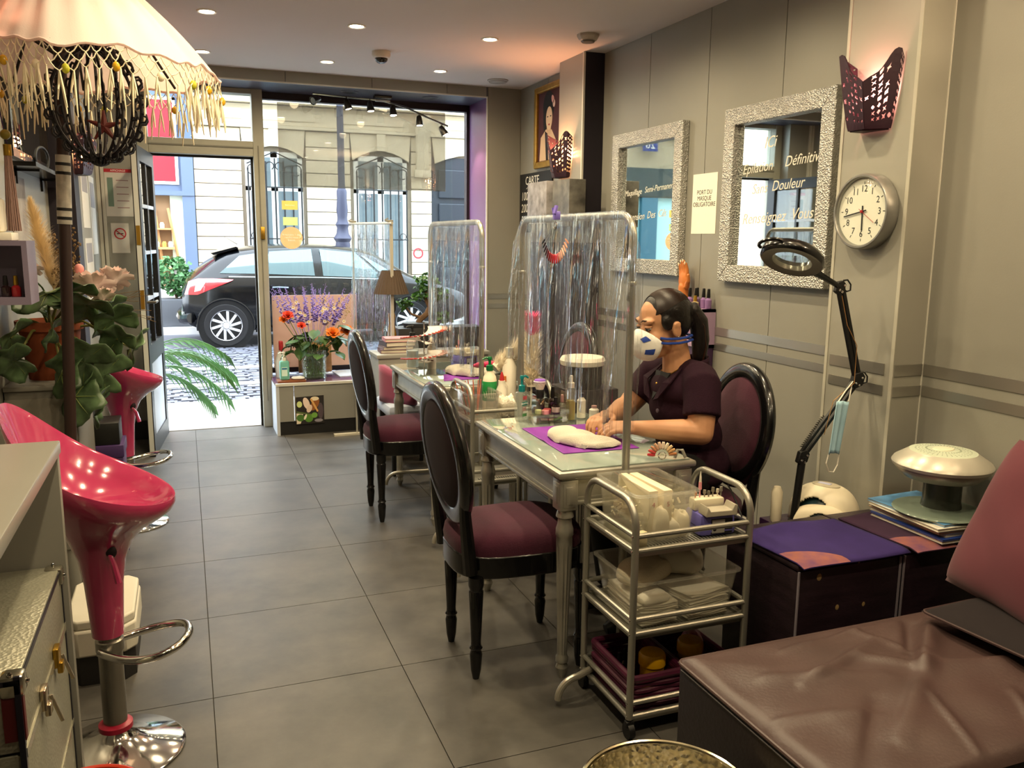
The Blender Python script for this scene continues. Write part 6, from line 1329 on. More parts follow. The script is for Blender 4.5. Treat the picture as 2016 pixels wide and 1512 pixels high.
def pillow(name, label, loc, lx, ly, h, m, rot, seed=0, corner=.08, group=None, piping=None):
    t = thing(name, label, 'cushion', loc, 0, group); t.rotation_euler = rot; rr = random.Random(seed); p = [rr.uniform(0, 6) for _ in range(4)]
    def f(sg):
        def g(u, v):
            a, b_ = 2 * u - 1, 2 * v - 1; k = (max(0, 1 - abs(a) ** 2.6) * max(0, 1 - abs(b_) ** 2.6)) ** .42; pin = 1 - corner * (abs(a * b_)) ** 1.5 + corner * .6 * abs(a * b_)
            ex = 1 - corner * .5 * (1 - abs(b_)) * abs(a) ** 4; ey = 1 - corner * .5 * (1 - abs(a)) * abs(b_) ** 4
            return (a * lx / 2 * ex, b_ * ly / 2 * ey, sg * h / 2 * k * (1 + .06 * sin(5 * a + p[0]) * sin(4 * b_ + p[1])))
        return g
    b = B().grid(f(1), 30, 30).grid(lambda u, v: f(-1)(1 - u, v), 30, 30); obj('pad', b, m, t, smooth=80)
    if piping: o = rrect(lx, ly, .02, 4); obj('piping', B().tube([(x, y, 0) for x, y in o], .004, 6, True), piping, t)
    return t
pillow('seat_cushion', 'flat dark brown cushion lying on the daybed', (2.0, 1.43, .447), .40, .345, .045, M('dark brown suede', '#160d11', .9), (0, rad(2), rad(5)), 1, .03, piping=M('brown piping', '#3d2a2a', .7))
pillow('throw_cushion', 'dusty pink velvet cushion leaning at the end of the daybed', (2.075, 1.49, .655), .46, .46, .16, M('dusty pink velvet', '#5c2733', .9, sheen=.12, var=.12, vs=4), (rad(0), rad(-66), rad(-14)), 2, .10)

# ================================================================ hammered metal bowl
hm = M('hammered brass', '#d2ccb8', .22, 1.0); _nt = hm.node_tree; _v = _nt.nodes.new('ShaderNodeTexVoronoi'); _v.inputs['Scale'].default_value = 75; _tc = _nt.nodes.new('ShaderNodeTexCoord'); _nt.links.new(_tc.outputs['Object'], _v.inputs['Vector'])
_bp = _nt.nodes.new('ShaderNodeBump'); _bp.inputs['Strength'].default_value = .8; _bp.inputs['Distance'].default_value = .004; _nt.links.new(_v.outputs['Distance'], _bp.inputs['Height']); _nt.links.new(_bp.outputs[0], _nt.nodes['Principled BSDF'].inputs['Normal'])
bw = thing('hammered_bowl', 'hammered silver metal bowl on the floor beside the daybed', 'bowl', (.872, 1.352, 0)); obj('bowl', B().lathe([(.09, 0), (.11, .02), (.145, .12), (.17, .24), (.178, .298), (.172, .298), (.163, .24), (.138, .12), (.10, .028), (.001, .024)], 72), hm, bw, smooth=60)
obj('rim', B().tube([(.179 * cos(2 * pi * k / 60), .179 * sin(2 * pi * k / 60), .299) for k in range(60)], .006, 8, True), M('bowl rim', '#cfc6a8', .15, 1.0), bw)
# ================================================================ bar stools
def spline(P, k=5):
    P = [Vector(p) for p in P]; out = []
    for i in range(len(P) - 1):
        a, b_, c, d = P[max(0, i - 1)], P[i], P[i + 1], P[min(len(P) - 1, i + 2)]
        for q in range(k): t = q / k; out.append(.5 * (2 * b_ + (c - a) * t + (2 * a - 5 * b_ + 4 * c - d) * t * t + (3 * b_ - a - 3 * c + d) * t ** 3))
    return out + [P[-1]]
def make_stool(label):
    t = thing('bar_stool', label, 'stool', (0, 0, 0), 0, 'pink bar stools')
    obj('base_disc', B().lathe([(.175, 0), (.178, .006), (.17, .012), (.11, .024), (.06, .05), (.036, .07), (.034, .085)], 48), chrome, t, smooth=50); obj('base_collar', B().lathe([(.036, .07), (.044, .074), (.044, .088), (.034, .094)], 28), M('red rubber collar', '#a01634', .35), t)
    obj('gas_column', B().lathe([(.031, .085), (.031, .30), (.036, .305), (.036, .335), (.03, .34), (.03, .36)], 28), M('column steel', '#8a857b', .25, .8), t)
    prof = [(.040, .35, 0), (.044, .42, 0), (.049, .50, 0), (.060, .57, -.04), (.085, .63, -.12), (.125, .685, -.24), (.165, .735, -.36), (.192, .78, -.44), (.202, .81, -.47), (.200, .822, -.47), (.19, .815, -.46), (.165, .772, -.38), (.12, .725, -.24), (.06, .70, -.10), (.001, .693, 0)]
    n = 44; b = B()
    for r, z, sl in prof:
        for i in range(n):
            a = 2 * pi * i / n; x, y = r * cos(a), r * sin(a); dip = .02 * (r / .2) ** 2 * (abs(sin(a)) ** 2); b.v.append((x - .012 * (r / .2), y * .92, z + sl * x + .16 * max(0, -x / .2) ** 2 * (r / .2) ** 2 * .5 - dip))
    b.f = [(j * n + i, j * n + (i + 1) % n, (j + 1) * n + (i + 1) % n, (j + 1) * n + i) for j in range(len(prof) - 1) for i in range(n)] + [tuple(range(n - 1, -1, -1))]
    obj('seat_shell', b, pink_pl, t, smooth=70)
    obj('lever_slot', B().ball((.035, -.062, .605), .02, 12, 8, sc=(.7, .4, .9)), M('slot dark', '#1a0810', .6), t); obj('lever', B().tube([(.03, -.06, .60), (.045, -.085, .575), (.055, -.092, .53)], [.006, .008, .009], 8), pink_pl, t)
    ft = [(-.02, -.034, .315), (.0, -.045, .31), (.06, -.085, .31), (.13, -.10, .318), (.185, -.07, .33), (.205, 0, .335), (.185, .07, .33), (.13, .10, .318), (.06, .085, .31), (.0, .045, .31), (-.02, .034, .315)]
    obj('foot_ring', B().tube(spline(ft), .011, 12), chrome, t); return t
s1 = make_stool('pink glossy bar stool beside the grey counter'); s1.location = (-.243, 2.40, 0); s1.rotation_euler.z = rad(-8)
s2 = dup(s1, (-.315, 4.46, 0), rz=rad(12), label='pink glossy bar stool by the open door')

# ================================================================ counter, flight case, odds and ends
grey_lam = M('counter laminate', '#8f8d85', .35, var=.04, vs=4)
ct_ = thing('counter', 'grey laminate counter at the photo edge', 'counter', (-.46, 1.5, 0)); obj('counter_top', B().b2((-.64, .6, .915), (-.293, 2.18, .945), .003), grey_lam, ct_, w=True); obj('end_panel', B().b2((-.64, 2.148, 0), (-.297, 2.178, .915), .002), M('panel grey', '#85837b', .45), ct_, w=True)
obj('back_panel', B().b2((-.64, .6, 0), (-.62, 2.148, .915)), M('panel grey', '#85837b', .45), ct_, w=True, smooth=0)
alu = M('embossed aluminium', '#a7a594', .38, .6, var=.08, vs=10); _nt = alu.node_tree; _w = _nt.nodes.new('ShaderNodeTexVoronoi'); _w.inputs['Scale'].default_value = 130; _tc = _nt.nodes.new('ShaderNodeTexCoord'); _nt.links.new(_tc.outputs['Object'], _w.inputs['Vector'])
_bp = _nt.nodes.new('ShaderNodeBump'); _bp.inputs['Strength'].default_value = .35; _bp.inputs['Distance'].default_value = .003; _nt.links.new(_w.outputs['Distance'], _bp.inputs['Height']); _nt.links.new(_bp.outputs[0], _nt.nodes['Principled BSDF'].inputs['Normal'])
edge_k = M('case edge', '#2b2a36', .3, .5); fc = thing('flight_case', 'silver embossed beauty case with clasps under the grey counter', 'case', (-.46, 1.88, 0))
cx0, cx1, cy0, cy1, ch = -.612, -.310, 1.60, 2.142, .652
obj('case_body', B().b2((cx0, cy0, .02), (cx1, cy1, .50), .003), alu, fc, w=True); obj('case_lid', B().b2((cx0, cy0, .506), (cx1, cy1, ch), .003), alu, fc, w=True)
eg = []
for z in (.03, ch - .006): eg += [((cx1, cy0, z), (cx1, cy1, z)), ((cx0, cy0, z), (cx1, cy0, z)), ((cx0, cy1, z), (cx1, cy1, z))]
for y in (cy0, cy1): eg += [((cx1, y, .03), (cx1, y, ch))]
for a, b_ in eg: lo = [min(p, q) - .008 for p, q in zip(a, b_)]; hi = [max(p, q) + .002 for p, q in zip(a, b_)]; obj('edge_rail', B().b2(lo, hi), edge_k, fc, w=True, smooth=0)
for z0, z1 in ((.494, .512), (.255, .262)): obj('steel_line', B().b2((cx1 - .001, cy0, z0), (cx1 + .003, cy1, z1)), M('line steel', '#d0ccb8', .25, .8), fc, w=True, smooth=0)
for y in (cy0, cy1):
    for z in (.02, ch - .03): k = obj('corner_cap', B().box((cx1 - .012, y + (.012 if y == cy0 else -.012), z + .012), (.04, .04, .042), bev=.008), M('corner silver', '#b9b4a2', .2, .9), fc, w=True); q = obj('rivet', B().ball((cx1 + .009, y + (.016 if y == cy0 else -.016), z + .012), .005, 8, 5).ball((cx1 - .014, y, z + .034), .005, 8, 5), chrome, k); q.data.transform(Matrix.Translation(-fc.location))
obj('red_guard', B().b2((cx1 - .03, cy0 - .004, .53), (cx1 + .004, cy0 + .012, .615)), M('dark red guard', '#521215', .5), fc, w=True, smooth=0)
for y in (1.78, 1.96): ck_ = obj('clasp', B().b2((cx1, y - .018, .49), (cx1 + .012, y + .018, .535), .003).b2((cx1 + .006, y - .012, .475), (cx1 + .018, y + .012, .50), .003), gold if y > 1.9 else M('clasp steel', '#c9b9a0', .2, .9), fc, w=True); q = obj('key', B().cyl((cx1 + .012, y + .03, .50), (cx1 + .03, y + .03, .44), .004, n=6), M('clasp steel', '#c9b9a0', .2, .9), ck_); q.data.transform(Matrix.Translation(-fc.location))
tag(soft('yellow_cloth', M('yellow cloth', '#b99522', .9, var=.3, vs=20), (-.445, 1.80, .656), .05, .07, .05, seed=3), 'crumpled yellow cloth on the beauty case lid', 'cloth')
rb = thing('red_rim_tub', 'dark tub with a red rim holding brushes at the photo corner', 'tub', (-.235, 1.70, 0)); rb.location = (-.20, 1.42, .0)
obj('tub', B().lathe([(.075, .0), (.095, .50), (.09, .50), (.07, .012), (.001, .01)], 30), M('tub dark', '#3a3430', .6), rb); obj('rim', B().tube([(.0935 * cos(2 * pi * k / 36), .0935 * sin(2 * pi * k / 36), .50) for k in range(36)], .006, 8, True), M('red rim', '#b8331c', .4), rb)
bs_ = B()
for k in range(30): a = k * 2.4; r = .012 * sqrt(k); bs_.cyl((r * .8 * cos(a), r * .8 * sin(a), .02), (r * cos(a), r * sin(a), .49), .004, n=5)
obj('bristles', bs_, M('pale bristles', '#d9d2bf', .8), rb)['kind'] = 'stuff'
wb = thing('foot_bath', 'white plastic foot bath with a dark base behind the pink stool', 'foot bath', (-.31, 2.99, 0)); oc = [(.105, -.19), (.105, .15), (.07, .19), (-.07, .19), (-.105, .15), (-.105, -.15), (-.07, -.19), (.07, -.19)]; oc = [(.105, -.15), (.105, .15), (.07, .19), (-.07, .19), (-.105, .15), (-.105, -.15), (-.07, -.19), (.07, -.19)]
obj('base', B().prism([(x * .92, y * .92) for x, y in oc], .10), M('bath dark', '#1d1b1a', .6), wb, smooth=0); obj('tub', B().prism(oc, .09, T(0, 0, .10)), M('bath white', '#cfcabb', .45), wb, bevel=.008); obj('lid', B().prism([(x * .96, y * .96) for x, y in oc], .03, T(0, 0, .19)), M('bath white', '#cfcabb', .45), wb, bevel=.006)

# ================================================================ lace umbrella on a dark pole
um = thing('lace_umbrella', 'white ceremonial umbrella with lace fringe on a dark pole', 'umbrella', (-.44, 3.3, 0))
pb_, ptp = Vector((-.44, 3.3, .02)), Vector((-.335, 3.3, 2.34)); pw_ = M('dark brown pole', '#2c1a16', .5)
obj('pole', B().cyl(pb_, ptp, .0195, n=18), pw_, um, w=True)
def onp(z): return pb_.lerp(ptp, (z - pb_.z) / (ptp.z - pb_.z))
obj('silver_sleeve', B().cyl(onp(1.455), onp(1.685), .0235, n=20), M('beaten silver sleeve', '#b9b5aa', .45, .3, var=.25, vs=30), um, w=True)
for z in (1.475, 1.505, 1.625, 1.655): obj('sleeve_band', B().cyl(onp(z - .005), onp(z + .005), .0245, n=20), blackm, um, w=True)
obj('stand', B().lathe([(.09, 0), (.09, .02), (.03, .03), (.026, .06), (.026, .30), (.034, .305), (.036, .335), (.026, .335)], 24, (-.437, 3.3, 0)), M('stand grey', '#77756d', .5), um, w=True)
CX, CY, RZ, TPZ = -.325, 3.30, 1.955, 2.365
def canx(a, k): c = cos(a); return CX + k * c * (.478 if c > 0 else .315)
def cany(a, k): return CY + k * sin(a) * .46
cloth_u = M('cream cotton', '#f2e2dc', .85, sheen=.2, bump=.08, bs=250)
_nt = cloth_u.node_tree; _b = _nt.nodes['Principled BSDF']; _tl = _nt.nodes.new('ShaderNodeBsdfTranslucent'); _tl.inputs[0].default_value = hx('#f0d6cc'); _mx = _nt.nodes.new('ShaderNodeMixShader'); _mx.inputs[0].default_value = .35
_out = [n for n in _nt.nodes if n.type == 'OUTPUT_MATERIAL'][0]; _nt.links.new(_b.outputs[0], _mx.inputs[1]); _nt.links.new(_tl.outputs[0], _mx.inputs[2]); _nt.links.new(_mx.outputs[0], _out.inputs[0])
def canopy(u, v):
    a = 2 * pi * u; k = .2 * sin(v * pi / 2) + .8 * v; z = TPZ - (TPZ - RZ) * (.72 * v + .28 * v * v); rib = abs(sin(4 * a)); k *= 1 - .06 * v * rib; z += .022 * v ** 3 * rib; pl_ = 0; z += (.016 * sin(26 * a) + .012 * sin(15 * a + 1)) * v * (1.3 - v)
    return (canx(a, k + pl_), cany(a, k + pl_), z)
obj('canopy', B().grid(canopy, 160, 22, True), cloth_u, um, w=True, smooth=180); obj('hem', B().tube([canopy(i / 160, 1.0) for i in range(160)], .005, 6, True), cloth_u, um, w=True)
for k in range(8): a = 2 * pi * (k + .0) / 8; q = canopy(k / 8, .96); obj('rib', B().tube([onp(2.31), canopy(k / 8, .5)[:2] + (canopy(k / 8, .5)[2] - .012,), (q[0], q[1], q[2] - .008)], .005, 6), M('rib dark', '#1e1715', .6), um, w=True); m_ = canopy(k / 8, .62); obj('stretcher', B().tube([onp(2.0), (m_[0], m_[1], m_[2] - .012)], .0045, 6), M('rib dark', '#1e1715', .6), um, w=True)
lace = M('lace cord', '#e6dcc0', .9); fr_ = B(); rf = random.Random(12); N = 84
rows_ = []
for r in range(4):
    row = []
    for i in range(N): q = canopy(((i + .5 * (r % 2)) / N) % 1, 1.0); row.append(Vector((q[0] + rf.uniform(-.004, .004), q[1] + rf.uniform(-.004, .004), q[2] - .004 - .022 * r + rf.uniform(-.003, .003))))
    rows_.append(row)
for r in range(3):
    for i in range(N):
        for j in ((i, (i - 1) % N) if r % 2 == 0 else (i, (i + 1) % N)): a_, b_ = rows_[r][i], rows_[r + 1][j]; fr_.tube([a_, (a_ + b_) / 2 + Vector((0, 0, -.004)), b_], .0017, 4, cap=False)
for i in range(0, N):
    p = rows_[3][i]
    for k in range(4 if i % 2 else 2):
        L = rf.uniform(.05, .13); s_ = rf.uniform(-.014, .014); fr_.tube([p, p + Vector((s_ * .5, rf.uniform(-.008, .008), -L * .5)), p + Vector((s_, rf.uniform(-.014, .014), -L))], [.0026, .0036, .0018], 4, cap=False)
f_o = obj('lace_fringe', fr_, lace, um, w=True, smooth=60); f_o['kind'] = 'stuff'
for k in range(22):
    i = (k * N) // 22; p = rows_[2][i]; c = ('#d2a21c', '#e9dcc0', '#b3b02a')[k % 3]; obj('bead', B().ball(p + Vector((0, 0, -.016)), .011, 12, 8, sc=(1, .7, 1.35)), M('bead ' + c, c, .25, coat=.4), um, w=True)
# black scalloped cage lantern below it
sl_ = thing('scalloped_lantern', 'black scalloped cage ornament hanging inside the umbrella', 'ornament', (-.235, 3.10, 1.64)); LC = Vector((-.235, 3.10, 1.83)); RL = .135
for k in range(15):
    az = rad(24 * k - 60); pts = [LC + Vector((RL * cos(az) * cos(a), RL * sin(az) * cos(a), 1.25 * RL * sin(a))) for a in [rad(-92 + 184 * i / 30) for i in range(31)]]
    b = B().tube(pts, .0048, 6)
    for i in range(1, 31, 3): d = (pts[i] - LC).normalized(); tq = (pts[min(30, i + 1)] - pts[i - 1]).normalized(); c = pts[i]; b.tube([c - tq * .016 + d * .002, c - tq * .012 + d * .015, c + d * .019, c + tq * .012 + d * .015, c + tq * .016 + d * .002], .0042, 5)
    obj('scalloped_rib', b, M('black rib', '#100d14', .45), sl_, w=True)
obj('bottom_knot', B().ball(LC + Vector((0, 0, -1.27 * RL)), .022, 12, 8), M('black rib', '#100d14', .45), sl_, w=True); obj('hanger', B().tube([LC + Vector((0, 0, 1.25 * RL)), Vector((-.29, 3.2, 2.12)), onp(2.2)], .003, 5), blackm, sl_, w=True)
star = B()
for k in range(5): a = 2 * pi * k / 5 + .3; star.tube([(0, 0, 0), (.05 * cos(a), 0, .05 * sin(a))], [.012, .003], 8)
obj('red_star', star.xf(T(LC.x + .02, LC.y - .03, LC.z - .07)), M('dark red star', '#5b1a14', .6), sl_, w=True)

# ================================================================ left wall: mirror, shelf, banner, niche
lm = thing('left_mirror', 'black framed mirror on the side wall behind the umbrella fringe', 'mirror', (-.645, 4.5, 2.02)); w, h = 1.04, .58
for a, b_ in (((-w / 2, -h / 2), (w / 2, -h / 2)), ((w / 2, -h / 2), (w / 2, h / 2)), ((w / 2, h / 2), (-w / 2, h / 2)), ((-w / 2, h / 2), (-w / 2, -h / 2))):
    def inn(p): return (p[0] - .035 * (1 if p[0] > 0 else -1), p[1] - .035 * (1 if p[1] > 0 else -1))
    obj('frame_side', B().prism([a, b_, inn(b_), inn(a)], .03, ON_LEFT), black_gloss, lm, smooth=0)
obj('glass', B().prism([(-w / 2 + .02, -h / 2 + .02), (w / 2 - .02, -h / 2 + .02), (w / 2 - .02, h / 2 - .02), (-w / 2 + .02, h / 2 - .02)], .008, ON_LEFT @ T(0, 0, .004)), mirror_m, lm, smooth=0); lm.name = 'side_mirror'
bsf = thing('black_shelf', 'thin black shelf below the black framed mirror', 'shelf', (-.6, 4.5, 1.69)); obj('board', B().b2((-.645, 3.95, 1.69), (-.535, 5.06, 1.708)), black_gloss, bsf, w=True, smooth=0)
for y in (4.15, 4.85): obj('bracket', B().b2((-.645, y, 1.63), (-.635, y + .012, 1.69)).b2((-.645, y, 1.682), (-.55, y + .012, 1.69)), blackm, bsf, w=True, smooth=0)
fsm = thing('round_table_mirror', 'small round mirror standing on the black shelf', 'mirror', (-.59, 4.55, 1.708)); obj('ring', B().tube([(-.59 + .02 * cos(q), 4.55 + .05 * cos(q), 1.765 + .052 * sin(q)) for q in [2 * pi * k / 28 for k in range(28)]], .006, 8, True), blackm, fsm, w=True); obj('foot', B().b2((-.61, 4.53, 1.708), (-.57, 4.57, 1.716)), blackm, fsm, w=True)
tag(obj('wall_banner', B().b2((-.645, 4.0, 1.12), (-.641, 4.35, 1.66)), M('banner grey', '#a29d97', .8, col2='#77706e', vs=7), smooth=0), 'grey patterned banner hanging under the black shelf', 'banner')
for k, (y0, y1, z0, z1) in enumerate(((5.42, 5.78, 1.46, 1.80), (5.86, 6.18, 1.30, 1.78), (5.42, 5.82, 1.05, 1.40))):
    t = thing('wall_notice', ('printed notice beside the sconce on the papered wall', 'tall printed notice nearest the door corner', 'lower printed notice on the papered wall')[k], 'notice', (-.52, (y0 + y1) / 2, (z0 + z1) / 2), 0, 'notices on the papered wall'); w, h = y1 - y0, z1 - z0
    obj('paper', B().prism([(-w / 2, -h / 2), (w / 2, -h / 2), (w / 2, h / 2), (-w / 2, h / 2)], .002, ON_LEFT), M('notice paper', '#c9c6bf', .7), t, smooth=0); obj('print_block', B().prism([(-w * .4, h * .1), (w * .4, h * .1), (w * .4, h * .42), (-w * .4, h * .42)], .0005, ON_LEFT @ T(0, 0, .002)), M('print grey', '#8f8d92', .7), t, smooth=0)
nt2 = thing('door_notice', 'paper notice with a red header band beside the door frame', 'notice', (-.385, 6.40, 1.70)); obj('paper', B().prism([(-.085, -.155), (.085, -.155), (.085, .155), (-.085, .155)], .003, ON_FRONT), M('notice paper2', '#cfc9c0', .7), nt2, smooth=0)
obj('red_band', B().prism([(-.085, .135), (.085, .135), (.085, .158), (-.085, .158)], .001, ON_FRONT @ T(0, 0, .003)), M('red band', '#b0212e', .6), nt2, smooth=0); obj('chart', B().prism([(-.07, -.09), (-.035, -.09), (-.035, .10), (-.07, .10)], .0006, ON_FRONT @ T(0, 0, .003)), M('chart green', '#6f8577', .7), nt2, smooth=0)
text('lettering', 'AFFICHAGE', M('band white', '#f2ecec', .7), nt2, ON_FRONT @ T(0, .146, .0042), .018, depth=.0002)
for k in range(5): obj('print_line', B().prism([(-.015, .0), (.06, .0), (.06, .006), (-.015, .006)], .0005, ON_FRONT @ T(0, .08 - .045 * k, .003)), M('print red grey', '#9b7d7b', .7), nt2, smooth=0)
ns = thing('no_smoking_notice', 'small white no smoking notice below the red headed one', 'notice', (-.395, 6.40, 1.40)); obj('paper', B().prism([(-.055, -.10), (.055, -.10), (.055, .10), (-.055, .10)], .003, ON_FRONT), M('notice paper2', '#cfc9c0', .7), ns, smooth=0)
obj('red_circle', B().lathe([(.030, 0), (.038, 0), (.038, .001), (.030, .001)], 30, (0, -.003, .03), False, ax=(0, -1, 0)), M('sign red', '#b3262a', .6), ns); obj('red_bar', B().box((0, -.0038, .03), (.066, .001, .007), rot=(0, rad(40), 0)), M('sign red', '#b3262a', .6), ns, smooth=0); obj('cigarette', B().box((0, -.0035, .03), (.04, .001, .006)), blackm, ns, smooth=0)
ln_ = thing('lilac_niche', 'lilac open box shelf with polish bottles at the photo edge', 'shelf', (-.55, 3.0, 1.20)); nl = M('lilac grey lacquer', '#7d7388', .4)
obj('niche_box', B().b2((-.645, 2.98, 1.385), (-.448, 3.14, 1.40)).b2((-.645, 2.98, 1.205), (-.448, 3.14, 1.228)).b2((-.463, 2.98, 1.228), (-.448, 3.14, 1.385)).b2((-.645, 2.98, 1.228), (-.63, 3.14, 1.385)).b2((-.63, 3.13, 1.228), (-.463, 3.14, 1.385)), nl, ln_, w=True, smooth=0)
vial('polish_bottle', 'red polish bottle in the lilac niche', (-.492, 3.02, 1.2285), .014, .065, M('red polish', '#a3262c', .15, coat=.5), gold); vial('polish_bottle', 'dark polish bottle in the lilac niche', (-.52, 3.02, 1.2285), .014, .065, M('dark polish', '#2a1a1c', .15, coat=.5), blackm)
wd_ = thing('white_dispenser', 'white plastic dispenser on top of the lilac niche', 'dispenser', (-.545, 3.06, 1.40)); obj('body', B().b2((-.625, 3.0, 1.40), (-.488, 3.12, 1.425), .004).b2((-.61, 3.01, 1.425), (-.515, 3.11, 1.53), .012), white_p, wd_, w=True)
ta = thing('pink_tassel', 'long pale pink tassel hanging with a gold collar', 'tassel', (-.505, 3.16, 1.42)); tb2 = B()
for k in range(40): a = k * 2.4; r = .0035 * sqrt(k); tb2.tube([(-.505 + r * .4 * cos(a), 3.16 + r * .4 * sin(a), 1.68), (-.505 + r * cos(a), 3.16 + r * sin(a), 1.43)], .0016, 4)
obj('threads', tb2, M('pale pink thread', '#b99a92', .9), ta, w=True)['kind'] = 'stuff'; obj('collar', B().cyl((-.505, 3.16, 1.665), (-.505, 3.16, 1.70), .012), gold, ta, w=True); obj('cord', B().tube([(-.505, 3.16, 1.70), (-.52, 3.14, 1.85), (-.55, 3.1, 1.95)], .002, 5), M('purple cord', '#4a3560', .8), ta, w=True); obj('bead', B().ball((-.507, 3.158, 1.73), .016, 10, 7), M('amber bead', '#8f8230', .3), ta, w=True)

# ================================================================ plant on its cabinet, bouquet, boxes
gc = thing('plant_cabinet', 'grey cabinet carrying the terracotta pot', 'cabinet', (-.53, 3.75, 0)); obj('body', B().b2((-.64, 3.50, 0), (-.405, 4.02, .85), .003), M('cabinet grey', '#6a675f', .5), gc, w=True); obj('top', B().b2((-.642, 3.49, .85), (-.40, 4.03, .868), .003), M('cabinet top grey', '#7f7c74', .45), gc, w=True)
obj('door', B().b2((-.64, 3.494, .03), (-.41, 3.50, .82)), M('cabinet door grey', '#7b776d', .5), gc, w=True, smooth=0)
pp = thing('potted_begonia', 'terracotta pot of broad leaved begonia on the grey cabinet', 'plant', (-.50, 3.70, .868)); terra = M('terracotta', '#8c4526', .75, var=.12, vs=9)
obj('pot', B().lathe([(.085, 0), (.108, .19), (.118, .19), (.12, .225), (.11, .225), (.105, .19), (.09, .19)], 32), terra, pp); obj('soil', B().lathe([(.104, .195), (.001, .2)], 20, cap=False), M('soil', '#2a1d14', .95), pp); gleaf = M('begonia leaf', '#4a6040', .36, var=.5, vs=22)
def bleaf(p, size, rx, ry, rz, stem0):
    def f(u, v):
        a = 2 * pi * u; r = v * size * (1 + .12 * sin(5 * a) + .06 * sin(9 * a + 1)) * (1 - .75 * max(0, cos(a)) ** 14); x = r * cos(a); y = r * sin(a); return (x, y, -.22 * r * r / size + .012 * cos(5 * a) * v * v + .02 * abs(sin(a)) * v * size)
    b = B().grid(f, 30, 6, True).xf(T(*p) @ Euler((rx, ry, rz)).to_matrix().to_4x4()); o = obj('leaf', b, gleaf, pp, smooth=80, w=True, solid=.0015)
    vb = B()
    for k in range(5): a = rad(72 + 54 * k); vb.tube([tuple(T(*p) @ Euler((rx, ry, rz)).to_matrix().to_4x4() @ Vector((q * size * cos(a), q * size * sin(a), -.22 * q * q * size + .0035))) for q in (0, .4, .8)], [.0022, .0016, .0006], 4)
    q = obj('veins', vb, M('leaf vein', '#7c8a4e', .5), o); q.data.transform(Matrix.Translation(-pp.location))
    s0 = Vector(stem0); m_ = (s0 + Vector(p)) / 2 + Vector((0, 0, .05)); obj('stem', B().tube([s0, m_, Vector(p)], [.006, .005, .004], 6), M('stem olive', '#6b6a35', .6), pp, w=True)
SOIL = (-.50, 3.70, 1.06)
for p, s_, rx, ry, rz in (((-.345, 3.50, 1.16), .085, -.5, .5, .4), ((-.265, 3.56, 1.10), .075, -.7, .7, 1.2), ((-.36, 3.42, .96), .095, -1.1, .4, .2), ((-.21, 3.60, .985), .075, -1.0, .6, 2.0), ((-.30, 3.50, .90), .082, -1.2, .2, .8), ((-.40, 3.44, .83), .085, -1.25, .1, 2.6), ((-.335, 3.50, .785), .07, -1.3, .2, 1.6), ((-.60, 3.48, 1.05), .075, -1.0, -.4, 1.0),
                          ((-.585, 3.44, .97), .065, -1.2, -.2, .2), ((-.48, 3.58, 1.20), .085, -.4, -.1, 2.2), ((-.41, 3.62, 1.21), .075, -.5, .3, .9), ((-.56, 3.66, 1.18), .075, -.3, -.5, 3.0), ((-.30, 3.66, 1.13), .07, -.6, .8, 1.9), ((-.25, 3.52, 1.03), .06, -.8, .9, .3), ((-.46, 3.46, 1.08), .07, -1.0, .0, 1.4), ((-.435, 3.42, .92), .07, -1.2, -.1, 2.2)): bleaf(p, s_ * 1.15, rx, ry, rz, SOIL)
bq = thing('dried_bouquet', 'bouquet of pink peonies, pampas plume and dried sprigs behind the begonia', 'bouquet', (-.50, 3.92, .868)); obj('vase', B().lathe([(.04, 0), (.05, .1), (.035, .22), (.045, .25), (.041, .25), (.03, .22), (.045, .1), (.001, .006)], 24), M('vase grey glass', '#8a8a86', .2), bq)
peo = M('peony pink', '#fbe0da', .75, var=.12, vs=30, sheen=.2)
def peony(p, r, seed, m=peo):
    rr = random.Random(seed); b = B()
    for ring, n, tilt, k in ((0, 7, 1.25, 1.0), (1, 8, .95, .92), (2, 7, .6, .8), (3, 6, .3, .6)):
        for i in range(n):
            a = 2 * pi * i / n + ring * .4 + rr.uniform(-.2, .2); L = r * k * rr.uniform(.9, 1.1); wd = L * .62
            def f(u, v): s_ = 2 * u - 1; q = v * L; w2 = wd * sin(pi * min(1, .18 + v * .62)) ; return (s_ * w2 * .5, q * sin(tilt * (.55 + .5 * v)), q * cos(tilt * (.55 + .5 * v)) + .10 * L * s_ * s_ + .04 * L * sin(9 * s_ + seed + i) * v)
            g = B().grid(f, 6, 6).xf(T(*p) @ Rx(rad(-35)) @ Rz(a)); b.add(g.v, g.f)
    return obj('peony', b, m, bq, smooth=80, w=True)
for k, (p, r) in enumerate((((-.345, 3.74, 1.20), .088), ((-.268, 3.76, 1.225), .082), ((-.31, 3.70, 1.165), .06), ((-.575, 3.80, 1.27), .06))): peony(p, r, k); obj('stem', B().tube([(-.50, 3.92, 1.10), ((p[0] - .50) / 2, (p[1] + 3.92) / 2, (p[2] + 1.15) / 2), p], .0035, 5), green_leaf, bq, w=True)
obj('peony_bud', B().ball((-.392, 3.79, 1.285), .018, 12, 8, sc=(1, 1, 1.2)), M('bud pink', '#d98d8a', .6), bq, w=True)
pl = B(); rp = random.Random(8); A0, A1 = Vector((-.495, 3.86, 1.20)), Vector((-.555, 3.86, 1.53))
for _ in range(2400):
    q = rp.random(); c = A0.lerp(A1, q); wd = .068 * sin(pi * min(1, .12 + q * .86)) ** .7; d = Vector((rp.gauss(0, 1), rp.gauss(0, 1), 0)).normalized(); e = c + d * wd * rp.uniform(.5, 1.05) + Vector((0, 0, .045)); s_ = d.cross(Vector((0, 0, 1))) * .0016; pl.add([c - s_, c + s_, e], [(0, 1, 2)])
